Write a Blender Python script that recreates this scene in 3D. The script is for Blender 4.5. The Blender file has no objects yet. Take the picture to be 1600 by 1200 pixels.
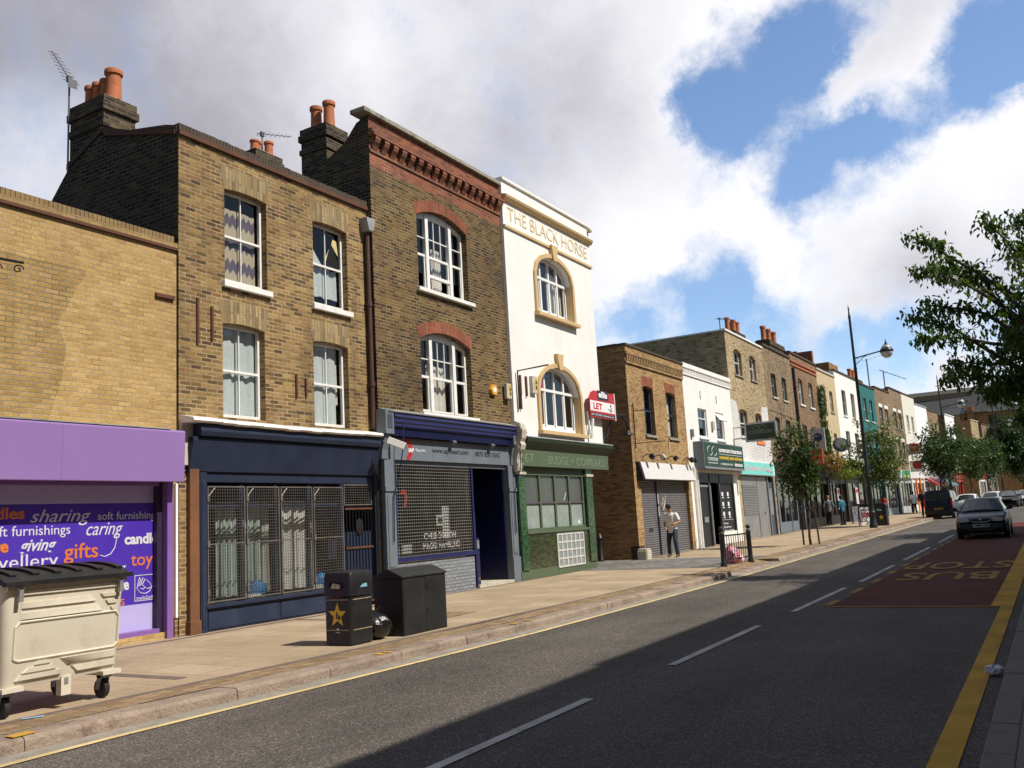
import bpy, bmesh, math, random
import numpy as np
from mathutils import Vector, Matrix
R = math.radians
random.seed(7)
S = bpy.context.scene
COL = S.collection

# ------------------------------------------------------------------ camera
cam = bpy.data.cameras.new('camera')
cam.sensor_width = 36.0
cam.lens = 1411.6/1600*36
cam.clip_end = 3000
cam_o = bpy.data.objects.new('camera', cam)
COL.objects.link(cam_o)
yaw, pit, rol = R(30.30970), R(8.76740), R(3.28998)
fwd = Vector((-math.sin(yaw)*math.cos(pit), math.cos(yaw)*math.cos(pit), math.sin(pit)))
rt = Vector((math.cos(yaw), math.sin(yaw), 0))
up = rt.cross(fwd)
r2 = rt*math.cos(rol)-up*math.sin(rol)
u2 = up*math.cos(rol)+rt*math.sin(rol)
Mx = Matrix((r2, u2, -fwd)).transposed().to_4x4()
Mx.translation = Vector((0, 0, 1.6))
cam_o.matrix_world = Mx
S.camera = cam_o

# ------------------------------------------------------------------ world, sun, exposure
SUN_EL, SUN_AZ = 50.0, 5.0        # azimuth from +X towards +Y
S.view_settings.view_transform = 'Standard'
S.view_settings.look = 'None'
S.view_settings.exposure = 0.27
S.view_settings.gamma = 1.0
S.cycles.max_bounces = 6
S.cycles.diffuse_bounces = 3
S.cycles.glossy_bounces = 3
S.cycles.transmission_bounces = 4
S.cycles.transparent_max_bounces = 10
S.cycles.caustics_reflective = False
S.cycles.caustics_refractive = False
S.cycles.sample_clamp_indirect = 6.0
S.cycles.use_denoising = True

sl = bpy.data.lights.new('sun', 'SUN')
sl.energy = 4.6
sl.angle = R(0.5)
sl.color = (1.0, 0.93, 0.82)
so = bpy.data.objects.new('sun', sl)
COL.objects.link(so)
sd = Vector((math.cos(R(SUN_EL))*math.cos(R(SUN_AZ)), math.cos(R(SUN_EL))*math.sin(R(SUN_AZ)), math.sin(R(SUN_EL))))
so.rotation_euler = sd.to_track_quat('Z', 'Y').to_euler()


class NT:
    """small wrapper for building node trees"""
    def __init__(s, tree):
        s.t = tree
        s.n = tree.nodes
        s.l = tree.links

    def add(s, typ, ins=None, **kw):
        n = s.n.new(typ)
        for k, v in kw.items():
            setattr(n, k, v)
        for k, v in (ins or {}).items():
            if isinstance(v, bpy.types.NodeSocket):
                s.l.new(v, n.inputs[k])
            else:
                n.inputs[k].default_value = v
        return n

    def math(s, op, a, b=0.0, clamp=False):
        return s.add('ShaderNodeMath', {0: a, 1: b}, operation=op, use_clamp=clamp).outputs[0]

    def vmath(s, op, a, b=None, scale=None):
        n = s.add('ShaderNodeVectorMath', {0: a}, operation=op)
        if b is not None:
            if isinstance(b, bpy.types.NodeSocket):
                s.l.new(b, n.inputs[1])
            else:
                n.inputs[1].default_value = b
        if scale is not None:
            n.inputs['Scale'].default_value = scale
        return n.outputs['Value'] if op == 'DOT_PRODUCT' else n.outputs[0]

    def noise(s, vec, scale, detail=3.0, rough=0.55, color=False):
        n = s.add('ShaderNodeTexNoise', {'Vector': vec, 'Scale': scale, 'Detail': detail, 'Roughness': rough})
        return n.outputs['Color'] if color else n.outputs['Fac']

    def ramp(s, fac, stops, interp='LINEAR'):
        n = s.add('ShaderNodeValToRGB', {'Fac': fac})
        cr = n.color_ramp
        cr.interpolation = interp
        while len(cr.elements) < len(stops):
            cr.elements.new(0.5)
        for e, (p, c) in zip(cr.elements, stops):
            e.position = p
            e.color = (*c, 1) if len(c) == 3 else c
        return n.outputs['Color']

    def mix(s, fac, a, b, blend='MIX'):
        n = s.add('ShaderNodeMix', data_type='RGBA', blend_type=blend)
        for sock, v in ((n.inputs[0], fac), (n.inputs[6], a), (n.inputs[7], b)):
            if isinstance(v, bpy.types.NodeSocket):
                s.l.new(v, sock)
            elif isinstance(v, (int, float)):
                sock.default_value = v
            else:
                sock.default_value = (*v, 1) if len(v) == 3 else v
        return n.outputs[2]

    def maprange(s, v, a, b, c=0.0, d=1.0, smooth=True):
        return s.add('ShaderNodeMapRange', {'Value': v, 'From Min': a, 'From Max': b, 'To Min': c, 'To Max': d},
                     interpolation_type='SMOOTHSTEP' if smooth else 'LINEAR').outputs[0]


def pix_dir(px, py):
    d = fwd + (px-800)/1411.6*r2 - (py-600)/1411.6*u2
    return d.normalized()


W = bpy.data.worlds.new('World')
S.world = W
W.use_nodes = True
wn = NT(W.node_tree)
wn.n.clear()
co = wn.add('ShaderNodeTexCoord').outputs['Generated']
sky = wn.add('ShaderNodeTexSky', sky_type='NISHITA', sun_disc=False)
sky.sun_elevation = R(SUN_EL)
sky.sun_rotation = R(90-SUN_AZ)
sky.air_density = 1.0
sky.dust_density = 0.6
sky.ozone_density = 2.0
# cloud layer: a coverage field over directions, its edges torn by noise
wz = wn.noise(co, 4.5, 9.0, 0.66, color=True)
warp = wn.vmath('SCALE', wn.vmath('SUBTRACT', wz, (0.5, 0.5, 0.5)), scale=0.17)
dw = wn.vmath('NORMALIZE', wn.vmath('ADD', co, warp))


def blobs(lst, start, src, gain=1.0):
    acc = start
    for px, py, rad, w in lst:
        d = pix_dir(px, py)
        dt = wn.vmath('DOT_PRODUCT', src, tuple(d))
        k = math.cos(math.atan(rad*1.45/1411.6))
        m = wn.maprange(dt, k, 1.0, 0.0, w*gain)
        acc = wn.math('ADD', acc, m)
    return acc


# cloud bank filling the view; unseen cloud thinned to cut fill light
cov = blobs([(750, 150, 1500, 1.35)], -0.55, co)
cov = blobs([(1300, 20, 70, -.95), (1258, 75, 60, -.75), (1165, 140, 90, -1.25), (1125, 190, 65, -1.1), (1275, 225, 70, -.95),
             (1300, 280, 75, -1.1), (1225, 280, 50, -.8), (1375, 205, 65, -.9), (1435, 155, 70, -1.0), (1505, 90, 75, -1.1),
             (1575, 25, 85, -1.3), (1625, 60, 50, -.9), (1245, 205, 55, .55), (1290, 180, 45, .35), (1215, 250, 45, .4), (1330, 330, 60, .5), (1110, 425, 50, -.85), (1040, 478, 62, -.95),
             (978, 520, 55, -.9), (1130, 480, 52, -.85), (1195, 530, 48, -.8), (1400, 560, 62, -.85), (1345, 552, 45, -.8), (1300, 560, 40, -.5),
             (1460, 552, 50, -.6), (1530, 605, 80, .6), (1440, 605, 60, .55), (1355, 590, 45, .5), (1400, 85, 85, .75), (1365, 140, 65, .7), (1470, 40, 60, .5), (1540, 210, 90, .4)], cov, dw, .60)
fine = wn.noise(co, 7.5, 12.0, 0.70)
cov = wn.math('ADD', cov, wn.math('MULTIPLY', wn.math('SUBTRACT', fine, 0.5), 2.5))
cmask = wn.maprange(cov, -0.30, 0.85, 0.0, 1.0)
shade = blobs([(1250, 280, 520, .17), (640, 60, 300, .10), (70, 160, 330, -.24), (300, 110, 150, -.10), (560, 150, 180, -.08), (830, 40, 170, -.04), (860, 240, 160, -.04), (1020, 210, 150, -.03),
               (430, 80, 150, .22), (640, 130, 110, .14), (90, 300, 130, .34), (1130, 60, 130, .16), (1060, 330, 160, .14), (1240, 350, 130, .28),
               (1530, 220, 150, .26), (1400, 430, 150, -.10), (1330, 470, 120, -.08), (1560, 340, 130, -.10), (960, 430, 140, .18), (1440, 590, 120, .16)], 0.50, co)
sh2 = wn.noise(co, 4.0, 8.0, 0.58)
shade = wn.math('ADD', shade, wn.math('MULTIPLY', wn.math('SUBTRACT', sh2, 0.5), 0.9))
shade = wn.math('ADD', shade, wn.maprange(cov, 0.2, 1.0, 0.20, 0.0))
CK = 1.0
ccol = wn.ramp(shade, [(0.0, (3.0, 2.95, 3.4)), (0.35, (4.6, 4.5, 5.05)), (0.68, (7.6, 7.5, 8.0)), (1.0, (10.2, 10.1, 10.3))])
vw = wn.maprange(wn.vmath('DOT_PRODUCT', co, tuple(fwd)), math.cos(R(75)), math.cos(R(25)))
skyb = wn.mix(1.0, sky.outputs[0], wn.mix(vw, (.80, .78, .74), (1.55, 1.64, 1.76)), 'MULTIPLY')  # sky dimmed out of view to hold down fill, brightened in view
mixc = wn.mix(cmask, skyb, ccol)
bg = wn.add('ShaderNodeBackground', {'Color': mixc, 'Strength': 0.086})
wo = wn.add('ShaderNodeOutputWorld')
wn.l.new(bg.outputs[0], wo.inputs['Surface'])

# ------------------------------------------------------------------ materials
MATS = {}


def newmat(name):
    m = bpy.data.materials.new(name)
    m.use_nodes = True
    nt = NT(m.node_tree)
    bsdf = nt.n['Principled BSDF']
    return m, nt, bsdf


def mat(name, col, rough=0.6, metal=0.0, var=0.12, scale=3.0, bump=0.0, bscale=60.0, spec=0.4, coat=0.0, dirt=0.0, dirtcol=(.05, .045, .04)):
    """plain paint / stone / metal with slow colour drift, grain and optional dirt blotches"""
    if name in MATS:
        return MATS[name]
    m, nt, b = newmat(name)
    pos = nt.add('ShaderNodeNewGeometry').outputs['Position']
    n1 = nt.noise(pos, scale, 4.0)
    f = nt.maprange(n1, 0.25, 0.75, 1.0-var, 1.0+var, smooth=False)
    n2 = nt.noise(pos, scale*17, 2.0)
    f2 = nt.maprange(n2, 0.3, 0.7, 1.0-var*.45, 1.0+var*.45, smooth=False)
    cm = nt.vmath('SCALE', (col[0], col[1], col[2]))
    nd = cm.node
    nt.l.new(nt.math('MULTIPLY', f, f2), nd.inputs['Scale'])
    out = cm
    if dirt > 0:
        n3 = nt.noise(pos, scale*.8+1.3, 6.0, 0.7)
        out = nt.mix(nt.maprange(n3, 0.52, 0.70, 0.0, dirt), out, dirtcol)
    nt.l.new(out, b.inputs['Base Color'])
    r = nt.maprange(n1, 0.2, 0.8, max(0.02, rough-.08), min(1, rough+.1), smooth=False)
    nt.l.new(r, b.inputs['Roughness'])
    b.inputs['Metallic'].default_value = metal
    b.inputs['Specular IOR Level'].default_value = spec
    b.inputs['Coat Weight'].default_value = coat
    b.inputs['Coat Roughness'].default_value = 0.06
    if bump > 0:
        bm = nt.add('ShaderNodeBump', {'Height': nt.noise(pos, bscale, 3.0), 'Strength': bump, 'Distance': 0.02})
        nt.l.new(bm.outputs[0], b.inputs['Normal'])
    MATS[name] = m
    return m


def wallcoord(nt, swap=False):
    """(along wall, height, 0) from the world position, for walls facing x or y"""
    g = nt.add('ShaderNodeNewGeometry')
    p = nt.add('ShaderNodeSeparateXYZ', {0: g.outputs['Position']})
    n = nt.add('ShaderNodeSeparateXYZ', {0: g.outputs['Normal']})
    ax = nt.math('GREATER_THAN', nt.math('ABSOLUTE', n.outputs[0]), 0.6)
    az = nt.math('GREATER_THAN', nt.math('ABSOLUTE', n.outputs[2]), 0.8)
    u = nt.math('ADD', nt.math('MULTIPLY', p.outputs[1], ax), nt.math('MULTIPLY', p.outputs[0], nt.math('SUBTRACT', 1.0, ax)))
    v = nt.math('ADD', nt.math('MULTIPLY', p.outputs[2], nt.math('SUBTRACT', 1.0, az)), nt.math('MULTIPLY', p.outputs[1], az))
    c = nt.add('ShaderNodeCombineXYZ', {0: v if swap else u, 1: u if swap else v})
    return c.outputs[0], g.outputs['Position']


def brick(name, stops, mortar=(.30, .26, .20), bw=.225, bh=.075, ms=.011, swap=False, stain=.35, staincol=(.05, .042, .035), bump=.7, rough=.9,
          spec=.2, soot=None, offset=.5, coat=0.0, mdark=0.0):
    if name in MATS:
        return MATS[name]
    m, nt, b = newmat(name)
    uv, pos = wallcoord(nt, swap)
    wob = nt.vmath('SCALE', nt.vmath('SUBTRACT', nt.noise(pos, 9.0, 2.0, color=True), (.5, .5, .5)), scale=0.010)
    uvw = nt.vmath('ADD', uv, wob)
    br = nt.add('ShaderNodeTexBrick', {'Vector': uvw, 'Color1': (0, 0, 0, 1), 'Color2': (1, 1, 1, 1), 'Mortar': (.5, .5, .5, 1), 'Scale': 1.0,
                                       'Mortar Size': ms, 'Mortar Smooth': .25, 'Bias': 0.0, 'Brick Width': bw, 'Row Height': bh}, offset=offset)
    rnd = nt.add('ShaderNodeSeparateColor', {0: br.outputs['Color']}).outputs[0]
    bc = nt.ramp(rnd, stops)
    grain = nt.maprange(nt.noise(pos, 38.0, 3.0), .3, .7, .78, 1.2, smooth=False)
    bc = nt.vmath('SCALE', bc)
    nt.l.new(grain, bc.node.inputs['Scale'])
    if soot:   # soot lies on the bricks more than in the joints
        bc = nt.mix(nt.maprange(nt.noise(pos, 1.1, 7.0, .7), .30, .62, soot, soot*.55), bc, (.018, .015, .013))
    mc = nt.mix(nt.maprange(nt.noise(pos, 2.5, 4.0), .35, .65), mortar, tuple(x*.62 for x in mortar))
    colr = nt.mix(br.outputs['Fac'], bc, mc)
    st = nt.maprange(nt.noise(pos, .55, 6.0, .68), .48, .72, 0.0, stain)
    colr = nt.mix(st, colr, staincol)
    big = nt.maprange(nt.noise(pos, .23, 3.0), .3, .7, .84, 1.14, smooth=False)
    colr = nt.vmath('SCALE', colr)
    nt.l.new(big, colr.node.inputs['Scale'])
    sp = nt.vmath('MULTIPLY', pos, (2.6, 2.6, .22))
    streak = nt.maprange(nt.noise(sp, 1.0, 5.0, .6), .5, .72, 0.0, stain*.7)
    colr = nt.mix(streak, colr, staincol)
    nt.l.new(colr, b.inputs['Base Color'])
    b.inputs['Roughness'].default_value = rough
    b.inputs['Specular IOR Level'].default_value = spec
    b.inputs['Coat Weight'].default_value = coat
    b.inputs['Coat Roughness'].default_value = .12
    h = nt.math('ADD', nt.math('MULTIPLY', br.outputs['Fac'], -1.0), nt.math('MULTIPLY', nt.noise(pos, 55.0, 3.0), .5))
    h = nt.math('ADD', h, nt.math('MULTIPLY', rnd, .5))
    bm = nt.add('ShaderNodeBump', {'Height': h, 'Strength': bump, 'Distance': 0.014})
    nt.l.new(bm.outputs[0], b.inputs['Normal'])
    MATS[name] = m
    return m


def glass(name='glass', tint=(.75, .8, .8), refl=1.0):
    if name in MATS:
        return MATS[name]
    m, nt, b = newmat(name)
    nt.n.remove(b)
    pos = nt.add('ShaderNodeNewGeometry').outputs['Position']
    bm = nt.add('ShaderNodeBump', {'Height': nt.noise(pos, 1.6, 2.0), 'Strength': .10, 'Distance': .05})
    tr = nt.add('ShaderNodeBsdfTransparent', {'Color': (*tint, 1)})
    gl = nt.add('ShaderNodeBsdfGlossy', {'Color': (.95, .95, .95, 1), 'Roughness': .02, 'Normal': bm.outputs[0]})
    g = nt.add('ShaderNodeNewGeometry')
    c = nt.math('ABSOLUTE', nt.vmath('DOT_PRODUCT', g.outputs['Normal'], g.outputs['Incoming']))
    fr = nt.math('ADD', .055, nt.math('MULTIPLY', nt.math('POWER', nt.math('SUBTRACT', 1.0, c), 5.0), .945))
    mx = nt.add('ShaderNodeMixShader', {0: nt.math('MULTIPLY', fr, 1.25*refl, clamp=True)})
    nt.l.new(tr.outputs[0], mx.inputs[1])
    nt.l.new(gl.outputs[0], mx.inputs[2])
    nt.l.new(mx.outputs[0], nt.n['Material Output'].inputs['Surface'])
    MATS[name] = m
    return m


def leafmat(name, c1, c2, trans=.35):
    if name in MATS:
        return MATS[name]
    m, nt, b = newmat(name)
    nt.n.remove(b)
    pos = nt.add('ShaderNodeNewGeometry').outputs['Position']
    f = nt.maprange(nt.noise(pos, 3.2, 4.0, .7), .32, .68)
    col = nt.mix(f, c1, c2)
    f2 = nt.maprange(nt.noise(pos, 30.0, 1.0), .35, .65)
    col = nt.mix(nt.math('MULTIPLY', f2, .5), col, tuple(x*1.7 for x in c2))
    d = nt.add('ShaderNodeBsdfPrincipled', {'Base Color': col, 'Roughness': .45, 'Specular IOR Level': .35})
    t = nt.add('ShaderNodeBsdfTranslucent', {'Color': nt.mix(1.0, col, (1.5, 1.6, .5), 'MULTIPLY')})
    mx = nt.add('ShaderNodeMixShader', {0: trans})
    nt.l.new(d.outputs[0], mx.inputs[1])
    nt.l.new(t.outputs[0], mx.inputs[2])
    nt.l.new(mx.outputs[0], nt.n['Material Output'].inputs['Surface'])
    MATS[name] = m
    return m


# ------------------------------------------------------------------ mesh building
class MB:
    def __init__(s):
        s.v, s.f, s.mi, s.ms, s.c = [], [], [], [], 0

    def use(s, m):
        if m not in s.ms:
            s.ms.append(m)
        s.c = s.ms.index(m)
        return s

    def poly(s, pts):
        i = len(s.v)
        s.v += [tuple(p) for p in pts]
        s.f.append(tuple(range(i, i+len(pts))))
        s.mi.append(s.c)
        return s

    def raw(s, vs, fs):
        i = len(s.v)
        s.v += [tuple(p) for p in vs]
        for f in fs:
            s.f.append(tuple(i+k for k in f))
            s.mi.append(s.c)
        return s

    def box(s, x0, x1, y0, y1, z0, z1):
        vs = [(x, y, z) for x in (x0, x1) for y in (y0, y1) for z in (z0, z1)]
        return s.raw(vs, [(0, 1, 3, 2), (4, 6, 7, 5), (0, 4, 5, 1), (2, 3, 7, 6), (0, 2, 6, 4), (1, 5, 7, 3)])

    def obox(s, c, ax, ay, az):
        """oriented box, half-axis vectors"""
        c, ax, ay, az = Vector(c), Vector(ax), Vector(ay), Vector(az)
        vs = [c+i*ax+j*ay+k*az for i in (-1, 1) for j in (-1, 1) for k in (-1, 1)]
        return s.raw(vs, [(0, 1, 3, 2), (4, 6, 7, 5), (0, 4, 5, 1), (2, 3, 7, 6), (0, 2, 6, 4), (1, 5, 7, 3)])

    def prism(s, pts, axis, a, b):
        """2D polygon extruded along an axis; for 'x' pts are (y,z), for 'y' (x,z), for 'z' (x,y)"""
        def P(p, t):
            return {'x': (t, p[0], p[1]), 'y': (p[0], t, p[1]), 'z': (p[0], p[1], t)}[axis]
        n = len(pts)
        vs = [P(p, a) for p in pts]+[P(p, b) for p in pts]
        fs = [tuple(range(n)), tuple(range(2*n-1, n-1, -1))]+[(i, (i+1) % n, n+(i+1) % n, n+i) for i in range(n)]
        return s.raw(vs, fs)

    def strip(s, A, B):
        """quads between two point rows"""
        n = len(A)
        return s.raw(list(A)+list(B), [(i, i+1, n+i+1, n+i) for i in range(n-1)])

    def tube(s, pts, r, n=8, caps=True):
        pts = [Vector(p) for p in pts]
        if not hasattr(r, '__len__'):
            r = [r]*len(pts)
        vs, fs = [], []
        prev = None
        for i, p in enumerate(pts):
            d = (pts[min(i+1, len(pts)-1)]-pts[max(i-1, 0)])
            d = d.normalized() if d.length > 1e-9 else Vector((0, 0, 1))
            if prev is None:
                a = d.cross(Vector((0, 0, 1)))
                if a.length < 1e-3:
                    a = d.cross(Vector((0, 1, 0)))
            else:
                a = prev-d*prev.dot(d)
                if a.length < 1e-6:
                    a = d.cross(Vector((0, 1, 0.3)))
            a.normalize()
            prev = a
            b = d.cross(a)
            for k in range(n):
                t = 2*math.pi*k/n
                vs.append(p+(a*math.cos(t)+b*math.sin(t))*r[i])
        for i in range(len(pts)-1):
            for k in range(n):
                fs.append((i*n+k, i*n+(k+1) % n, (i+1)*n+(k+1) % n, (i+1)*n+k))
        if caps:
            fs.append(tuple(range(n-1, -1, -1)))
            fs.append(tuple(range((len(pts)-1)*n, len(pts)*n)))
        return s.raw(vs, fs)

    def lathe(s, prof, c=(0, 0, 0), n=12):
        vs, fs = [], []
        for r, z in prof:
            for k in range(n):
                t = 2*math.pi*k/n
                vs.append((c[0]+r*math.cos(t), c[1]+r*math.sin(t), c[2]+z))
        m = len(prof)
        for i in range(m-1):
            for k in range(n):
                fs.append((i*n+k, i*n+(k+1) % n, (i+1)*n+(k+1) % n, (i+1)*n+k))
        fs.append(tuple(range(n-1, -1, -1)))
        fs.append(tuple(range((m-1)*n, m*n)))
        return s.raw(vs, fs)

    def ball(s, c, r, n=10, m=7):
        rx, ry, rz = r if hasattr(r, '__len__') else (r, r, r)
        vs, fs = [], []
        for i in range(m+1):
            ph = math.pi*i/m
            for k in range(n):
                t = 2*math.pi*k/n
                vs.append((c[0]+rx*math.sin(ph)*math.cos(t), c[1]+ry*math.sin(ph)*math.sin(t), c[2]-rz*math.cos(ph)))
        for i in range(m):
            for k in range(n):
                fs.append((i*n+k, i*n+(k+1) % n, (i+1)*n+(k+1) % n, (i+1)*n+k))
        return s.raw(vs, fs)

    def build(s, name, m=None, parent=None, smooth=False, bevel=0.0, fix=True, auto=None):
        me = bpy.data.meshes.new(name)
        me.from_pydata(s.v, [], s.f)
        ms = s.ms if s.ms else [m]
        for x in ms:
            me.materials.append(x)
        me.polygons.foreach_set('material_index', s.mi)
        if fix:
            bm = bmesh.new()
            bm.from_mesh(me)
            bmesh.ops.remove_doubles(bm, verts=bm.verts, dist=1e-5)
            bmesh.ops.recalc_face_normals(bm, faces=bm.faces)
            bm.to_mesh(me)
            bm.free()
        if smooth:
            me.polygons.foreach_set('use_smooth', [True]*len(me.polygons))
            if auto:
                try:
                    me.set_sharp_from_angle(angle=R(auto))
                except Exception:
                    pass
        o = bpy.data.objects.new(name, me)
        COL.objects.link(o)
        if parent is not None:
            o.parent = parent
        if bevel > 0:
            md = o.modifiers.new('bevel', 'BEVEL')
            md.width = bevel
            md.segments = 2
            md.limit_method = 'ANGLE'
        return o


def tag(o, label=None, cat=None, group=None, kind=None):
    if label:
        o['label'] = label
    if cat:
        o['category'] = cat
    if group:
        o['group'] = group
    if kind:
        o['kind'] = kind
    return o


def thing(name, label, cat, loc=(0, 0, 0), rz=0.0, group=None):
    o = bpy.data.objects.new(name, None)
    o.empty_display_size = .2
    COL.objects.link(o)
    o.location = loc
    o.rotation_euler = (0, 0, rz)
    return tag(o, label, cat, group)


def copy_tree(o, parent=None):
    c_ = o.copy()
    COL.objects.link(c_)
    if parent is not None:
        c_.parent = parent
    for ch in list(o.children):
        copy_tree(ch, c_)
    return c_


def text(body, loc, h, m, parent=None, name='lettering', width=None, align='LEFT', shear=0.0, rot=(R(90), 0, R(90)), ext=.003, bold=0.0, sx=None, spacing=1.0):
    """raised lettering; h is capital height; optional width fit"""
    cu = bpy.data.curves.new(name, 'FONT')
    cu.body = body
    cu.size = h/0.70
    cu.align_x = align
    cu.shear = shear
    cu.extrude = ext
    cu.offset = bold
    cu.space_character = spacing
    cu.resolution_u = 3
    cu.materials.append(m)
    t_ = bpy.data.objects.new(name, cu)
    COL.objects.link(t_)
    bpy.context.view_layer.update()
    me = bpy.data.meshes.new_from_object(t_.evaluated_get(bpy.context.evaluated_depsgraph_get()))
    me.name = name
    bpy.data.objects.remove(t_)
    bpy.data.curves.remove(cu)
    o = bpy.data.objects.new(name, me)
    COL.objects.link(o)
    o.location = loc
    o.rotation_euler = rot
    if width:
        xs = [v.co.x for v in me.vertices]
        w = max(xs)-min(xs)
        o.scale = (width/w, 1, 1)
    if parent is not None:
        o.parent = parent
    return o


def zr(y):
    t = max(0.0, y-18)
    return .0075*t*t/(t+4)


def cv(y):
    t = max(0.0, y-48)
    return .00075*t*t


def cslope(y):
    return .0015*max(0.0, y-48)

# ------------------------------------------------------------------ palette
BK_A = brick('stock_brick_weathered', [(0, (.085, .052, .026)), (.18, (.16, .097, .04)), (.45, (.235, .143, .052)), (.75, (.295, .185, .068)), (.93, (.36, .24, .095)), (1, (.22, .10, .048))],
             mortar=(.43, .34, .215), ms=.010, stain=.45, staincol=(.065, .046, .03))
BK_AD = brick('stock_brick_sooty', [(0, (.035, .028, .022)), (.5, (.10, .075, .045)), (.85, (.20, .14, .07)), (1, (.28, .2, .1))], mortar=(.165, .135, .10), ms=.011, soot=.92, stain=.4)
BK_Y = brick('pale_yellow_brick', [(0, (.40, .255, .095)), (.3, (.45, .295, .112)), (.7, (.49, .33, .13)), (1, (.54, .37, .155))], mortar=(.50, .385, .24), stain=.22, staincol=(.22, .15, .06), ms=.008)
BK_Y2 = brick('yellow_brick_patch', [(0, (.31, .20, .07)), (.4, (.375, .245, .088)), (.8, (.42, .28, .105)), (1, (.46, .29, .14))], mortar=(.34, .27, .17), stain=.35, staincol=(.15, .10, .04))
BK_B = brick('brown_stock_brick', [(0, (.045, .028, .016)), (.25, (.085, .053, .022)), (.55, (.14, .088, .031)), (.85, (.195, .127, .046)), (1, (.12, .048, .025))], mortar=(.30, .235, .145), ms=.010, stain=.45)
BK_R = brick('red_brick', [(0, (.17, .05, .03)), (.4, (.29, .085, .045)), (.8, (.36, .115, .06)), (1, (.18, .08, .05))], mortar=(.30, .20, .14), stain=.42)
BK_RV = brick('red_arch_brick', [(0, (.20, .06, .035)), (.5, (.30, .085, .045)), (1, (.36, .12, .065))], mortar=(.22, .13, .09), bw=.30, bh=.07, swap=True, stain=.35)
BK_AV = brick('gauged_arch_brick', [(0, (.20, .14, .065)), (.5, (.32, .23, .11)), (1, (.42, .31, .155))], mortar=(.30, .25, .17), bw=.45, bh=.075, swap=True, stain=.3)
BK_C = brick('amber_brick', [(0, (.24, .13, .05)), (.3, (.37, .225, .085)), (.75, (.46, .30, .125)), (1, (.34, .13, .065))], mortar=(.38, .30, .19), stain=.2)
BK_CD = brick('amber_brick_grimy', [(0, (.20, .10, .04)), (.4, (.34, .19, .075)), (.8, (.42, .26, .11)), (1, (.28, .11, .05))], mortar=(.22, .17, .11), stain=.3)
BK_E = brick('buff_brick', [(0, (.14, .10, .06)), (.15, (.36, .26, .13)), (.6, (.46, .345, .19)), (1, (.55, .43, .27))], mortar=(.42, .35, .25), stain=.3)
BK_F = brick('drab_brick', [(0, (.15, .10, .06)), (.5, (.27, .185, .105)), (1, (.36, .26, .16))], mortar=(.30, .25, .18), stain=.3)
BK_G = brick('ruddy_brick', [(0, (.16, .09, .05)), (.5, (.27, .165, .09)), (1, (.33, .2, .12))], mortar=(.28, .22, .15), stain=.3)
BK_GREY = brick('grey_painted_brick', [(0, (.21, .23, .26)), (1, (.27, .29, .32))], mortar=(.20, .215, .24), stain=.12, bump=.9, rough=.6)
BK_WH = brick('white_painted_brick', [(0, (.72, .72, .71)), (1, (.80, .80, .79))], mortar=(.66, .66, .65), stain=.08, bump=.9, rough=.7)
TILE_G = brick('green_glazed_tile', [(0, (.012, .05, .016)), (.5, (.02, .09, .03)), (1, (.04, .13, .045))], mortar=(.03, .045, .025), bw=.15, bh=.075, ms=.006, rough=.14, spec=.6, coat=.8, stain=.2, bump=.35)
TILE_D = brick('dark_green_tile', [(0, (.02, .03, .008)), (.5, (.04, .055, .012)), (1, (.065, .085, .02))], mortar=(.022, .028, .012), bw=.15, bh=.06, ms=.006, rough=.16, spec=.6, coat=.8, stain=.3, bump=.4)
SETTS = brick('granite_setts', [(0, (.15, .145, .145)), (.5, (.23, .22, .215)), (1, (.34, .32, .30))], mortar=(.12, .11, .10), bw=.2, bh=.12, ms=.018, stain=.3, bump=1.0)



def render_mat():
    m, nt, b = newmat('white_render')
    pos = nt.add('ShaderNodeNewGeometry').outputs['Position']
    st = nt.vmath('MULTIPLY', pos, (3.0, 3.0, .18))
    f = nt.maprange(nt.noise(st, 1.4, 6.0, .65), .48, .78, 0, .30)
    c = nt.mix(f, (.80, .79, .76), (.52, .48, .41))
    f2 = nt.maprange(nt.noise(pos, 1.1, 6.0, .6), .3, .7, .93, 1.03, smooth=False)
    c = nt.vmath('SCALE', c)
    nt.l.new(f2, c.node.inputs['Scale'])
    nt.l.new(c, b.inputs['Base Color'])
    b.inputs['Roughness'].default_value = .8
    h = nt.math('ADD', nt.noise(pos, 2.2, 3.0), nt.math('MULTIPLY', nt.noise(pos, 40.0, 3.0), .12))
    bm = nt.add('ShaderNodeBump', {'Height': h, 'Strength': .35, 'Distance': .02})
    nt.l.new(bm.outputs[0], b.inputs['Normal'])
    return m


WHITE_R = render_mat()
WHITE_P = mat('white_paint', (.78, .77, .74), .5, var=.05, dirt=.25, dirtcol=(.36, .32, .26), scale=5)
WHITE_N = mat('white_gloss', (.80, .80, .79), .35, var=.03)
T_GOLD = mat('lettering_pale_gold', (.66, .53, .32), .6, var=.08)
GOLD = mat('ochre_paint', (.58, .41, .20), .55, var=.06, dirt=.2, dirtcol=(.33, .19, .07))
NAVY = mat('navy_paint', (.022, .030, .058), .45, var=.15, scale=2.2, dirt=.3, dirtcol=(.022, .028, .045), bump=.05, spec=.25)
NAVY_L = mat('navy_paint_worn', (.018, .028, .062), .5, var=.2, scale=2.5, dirt=.5, dirtcol=(.045, .05, .06), bump=.1)
BLUE = mat('cobalt_paint', (.016, .019, .085), .42, var=.12, dirt=.2, dirtcol=(.02, .02, .08))
BLUE_D = mat('deep_blue_door', (.005, .006, .04), .4, var=.12)
GREYP = mat('slate_grey_paint', (.145, .17, .20), .5, var=.07, dirt=.2, dirtcol=(.09, .1, .11))
GREYP_D = mat('dark_grey_paint', (.07, .08, .095), .45, var=.1)
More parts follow.
